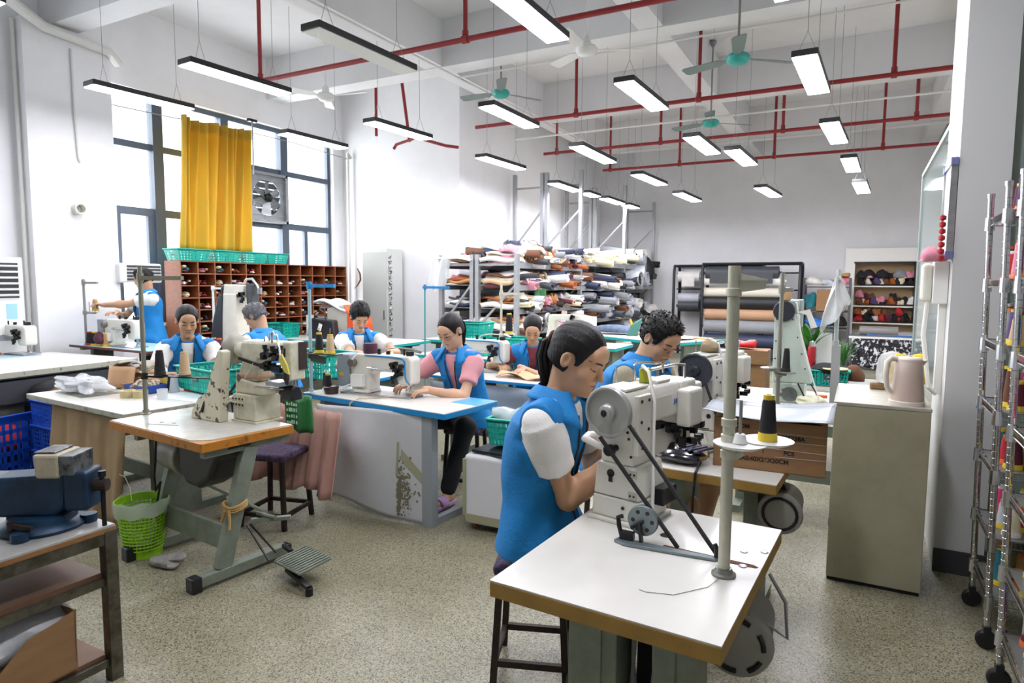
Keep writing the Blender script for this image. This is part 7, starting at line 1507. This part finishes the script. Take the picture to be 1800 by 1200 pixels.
# ============================================================ CHROME WIRE RACKS WITH THREAD CONES
SH = [.235, .50, .80, 1.06, 1.345, 1.63, 1.92]
def wirerack(x0, ya, yb, label, L=1.1, lean=0):
    t = T('wire_rack', label, 'rack', (0, 0, 0)); w_ = abs(yb-ya)
    for x in (x0, x0+L):
        for y in (ya, yb):
            k = MB(); k.cyl((x, y, .1), (x-.035, y, 2.03), .0135, n=12)
            for i in range(62): z = .14+.03*i; f = -.035*(z-.1)/1.93; k.lathe([(.0138, -.0012), (.0148, 0), (.0138, .0012)], (x+f, y, z), 10)
            k.lathe([(.016, 0), (.016, .02)], (x-.035, y, 2.02), 12); k.build('post', CHROME, t, smooth=True)
            k = MB(); k.lathe([(.035, -.014), (.042, -.008), (.042, .008), (.035, .014)], (x, y, .042), 18, 'y'); k.bb(x-.014, x+.014, y-.02, y+.02, .06, .105); k.build('caster', BLACK, t, smooth=True)
    for si, z in enumerate(SH):
        f = -.035*(z-.1)/1.93; a, b = x0+f, x0+L+f; y0, y1 = min(ya, yb), max(ya, yb)
        k = MB()
        for (p, q) in (((a, y0), (a, y1)), ((b, y0), (b, y1)), ((a, y0), (b, y0)), ((a, y1), (b, y1))):
            for dz in (0, -.032): k.cyl((p[0], p[1], z+dz), (q[0], q[1], z+dz), .0035, n=6)
            n = int(math.hypot(q[0]-p[0], q[1]-p[1])/.02)
            for i in range(n): u, v = i/n, (i+.5)/n; k.bar((p[0]+(q[0]-p[0])*u, p[1]+(q[1]-p[1])*u, z), (p[0]+(q[0]-p[0])*v, p[1]+(q[1]-p[1])*v, z-.032), .003, .003)
        n = int(L/.028)
        for i in range(1, n): k.cyl((a+L*i/n, y0, z-.004), (a+L*i/n, y1, z-.004), .0017, n=4)
        for (x, y) in ((a, ya), (a, yb), (b, ya), (b, yb)): k.lathe([(.021, -.05), (.019, .012)], (x, y, z-.005), 12)
        k.build('wire_shelf', CHROME, t)
        k = MB(); k.bb(a+.012, b-.012, y0+.012, y1-.012, z-.002, z); k.build('shelf_liner', mat('smoky_shelf_liner', '6f726f', .3, alpha=.7), t)
    return t
wirerack(.56, 3.86, 3.42, 'farther chrome wire rack of thread cones at the right wall')
wirerack(.555, 3.09, 2.64, 'nearer chrome wire rack of thread cones at the right edge')
rng = random.Random(14); TC = ['white', 'beige', 'tan', 'brown', 'pink', 'magenta', 'grey', 'navy', 'teal', 'maroon', 'silver', 'cream', 'olive', 'red', 'blue', 'purple', 'yellow', 'black']
for rn, (y0, y1, x0) in (('farther', (3.47, 3.82, .60)), ('nearer', (2.69, 3.05, .60))):
    for si, z in enumerate(SH):
        if si >= 5 and rng.random() < .0: continue
        for iy in range(4):
            for ix in range(5 if si < 5 else 2):
                if rng.random() < .12: continue
                c = rng.choice(TC); f = -.035*(z-.1)/1.93
                cone(x0+f+.035+.078*ix+rng.uniform(-.008, .008), y0+(y1-y0)*(iy+.5)/4+rng.uniform(-.01, .01), z+.001, c, f'{c} thread cone, {ORD[si]} shelf of the {rn} wire rack, {ORD[iy]} row, {ORD[ix]} from the aisle', f'thread cones, {ORD[si]} shelf, {rn} wire rack', base=rng.choice(['yellow', 'white', 'yellow', 'orange']), h=rng.choice((.13, .155, .175)), r=.030)
# ============================================================ WORKERS
def P(label, X, Y, rz, hR, hL, **kw):
    rz = math.radians(rz); g = lambda p: w2l(X, Y, rz, p)
    for q in ('knees', 'feet'):
        if q in kw: kw[q] = [g(p) for p in kw[q]]
    if kw.get('stool', True) and not kw.get('stand'): stool(X, Y, kw.get('seat', .5), rz+.3, 'dark stool under the '+' '.join(label.split(',')[0].replace('person', 'worker').split()[:10]), size=.26)
    kw.pop('stool', None)
    return person(label, X, Y, rz, handR=g(hR), handL=g(hL), **kw)
KHAKI = mat('khaki_shirt', 'a29b84', .85, bump=.2, bs=90); PINKTEE = mat('pink_tshirt', 'dd9aa0', .85); MAROONTEE = mat('maroon_tshirt', '7c3742', .85)
P('person with a black ponytail in white T-shirt and blue vest, at the nearest machine', -1.06, 2.25, -88, (-.76, 2.30, .975), (-.80, 2.44, .97), s=1.08, h=.0055, lean=6, bulge=.045, head_fwd=.075, hp=24, hy=-6, elR=(1, -1.3, -1.0), elL=(-.6, -.4, -.8), fingR=(-.2, 1, -.2), fingL=(.2, 1, -.2), knees=[(-.72, 2.38, .50), (-.72, 2.12, .50)], feet=[(-.8, 2.38, .09), (-.85, 2.15, .09)], sleeve=.60, hem=-.11, seat=.535, neck=.148, stool=False, gather=(0, -.112, .03), ribbon='5a2320')
stool(-1.14, 2.33, .5, .35, 'rusty steel stool with patterned cushion at the nearest table', size=.27)
P('person in khaki shirt and blue vest bent over the dark pulley machine', -1.18, 3.42, -98, (-.86, 3.46, 1.03), (-.74, 3.74, 1.0), s=1.06, h=.0065, male=True, hair='male', lean=17, bulge=.05, head_fwd=.09, hp=34, hy=-22, tee=KHAKI, shirt_collar=True, shorts=True, seat=.555, neck=.128, knees=[(-.68, 3.55, .5), (-.72, 3.2, .5)], feet=[(-.75, 3.5, .09), (-.75, 3.2, .09)], sleeve=.8, elR=(.9, -.3, -.6), vopen=.04)
P('person with glasses and pink T-shirt under a blue vest', -2.68, 4.24, 180, (-2.95, 3.86, .85), (-2.72, 3.80, .83), s=1.03, h=.008, lean=16, bulge=.04, head_fwd=.07, hp=30, hy=-6, tee=PINKTEE, glasses=True, skin=SKINL, shoes=mat('lilac_slipper', 'b58fc0', .5), knees=[(-2.9, 3.95, .56), (-2.50, 3.95, .56)], feet=[(-2.9, 3.95, .09), (-2.55, 3.80, .10)], seat=.5, fingR=(.1, 1, -.1), fingL=(.6, .8, -.1))
P('person in maroon T-shirt and blue vest behind the peach leather', -2.76, 5.58, 204, (-2.92, 5.22, .86), (-2.66, 5.16, .84), s=1.05, h=.009, lean=15, bulge=.04, head_fwd=.07, hp=36, hy=0, tee=MAROONTEE, seat=.42)
P('person with short black hair and white T-shirt, before the orange sided machine', -4.48, 5.04, 226, (-3.98, 4.68, .93), (-3.86, 4.78, .96), s=1.06, h=.009, hair='short', lean=16, bulge=.04, head_fwd=.07, hp=36, hy=12, seat=.5, skin=SKINL)
P('person with short grey hair, back turned, before the pigeonholes', -5.25, 4.72, 98, (-5.8, 4.6, .92), (-5.8, 4.85, .92), s=1.08, h=.009, male=True, hair='male', hairm=GREYHAIR, lean=22, bulge=.06, head_fwd=.08, hp=30, hy=10, seat=.45)
P('person with tied hair behind the white table with the teal basket', -5.11, 3.59, 236, (-4.72, 3.24, .86), (-4.60, 3.34, .85), s=1.06, h=.0075, lean=14, bulge=.03, head_fwd=.065, hp=20, hy=4, seat=.5, gather=(0, -.112, -.03))
P('person standing by the column, holding up a thread cone', -7.44, 4.76, 166, (-7.52, 4.42, 1.24), (-7.78, 4.42, 1.32), s=1.0, h=.009, male=True, hair='male', stand=True, lean=3, bulge=.0, head_fwd=.03, hp=14, hy=-48, fingR=(-.3, 1, .1), fingL=(-.1, 1, .2), stool=False)
cone(-7.85, 4.36, 1.25, 'tan', 'tan cone with yellow base held up by the standing person', h=.14, r=.03)
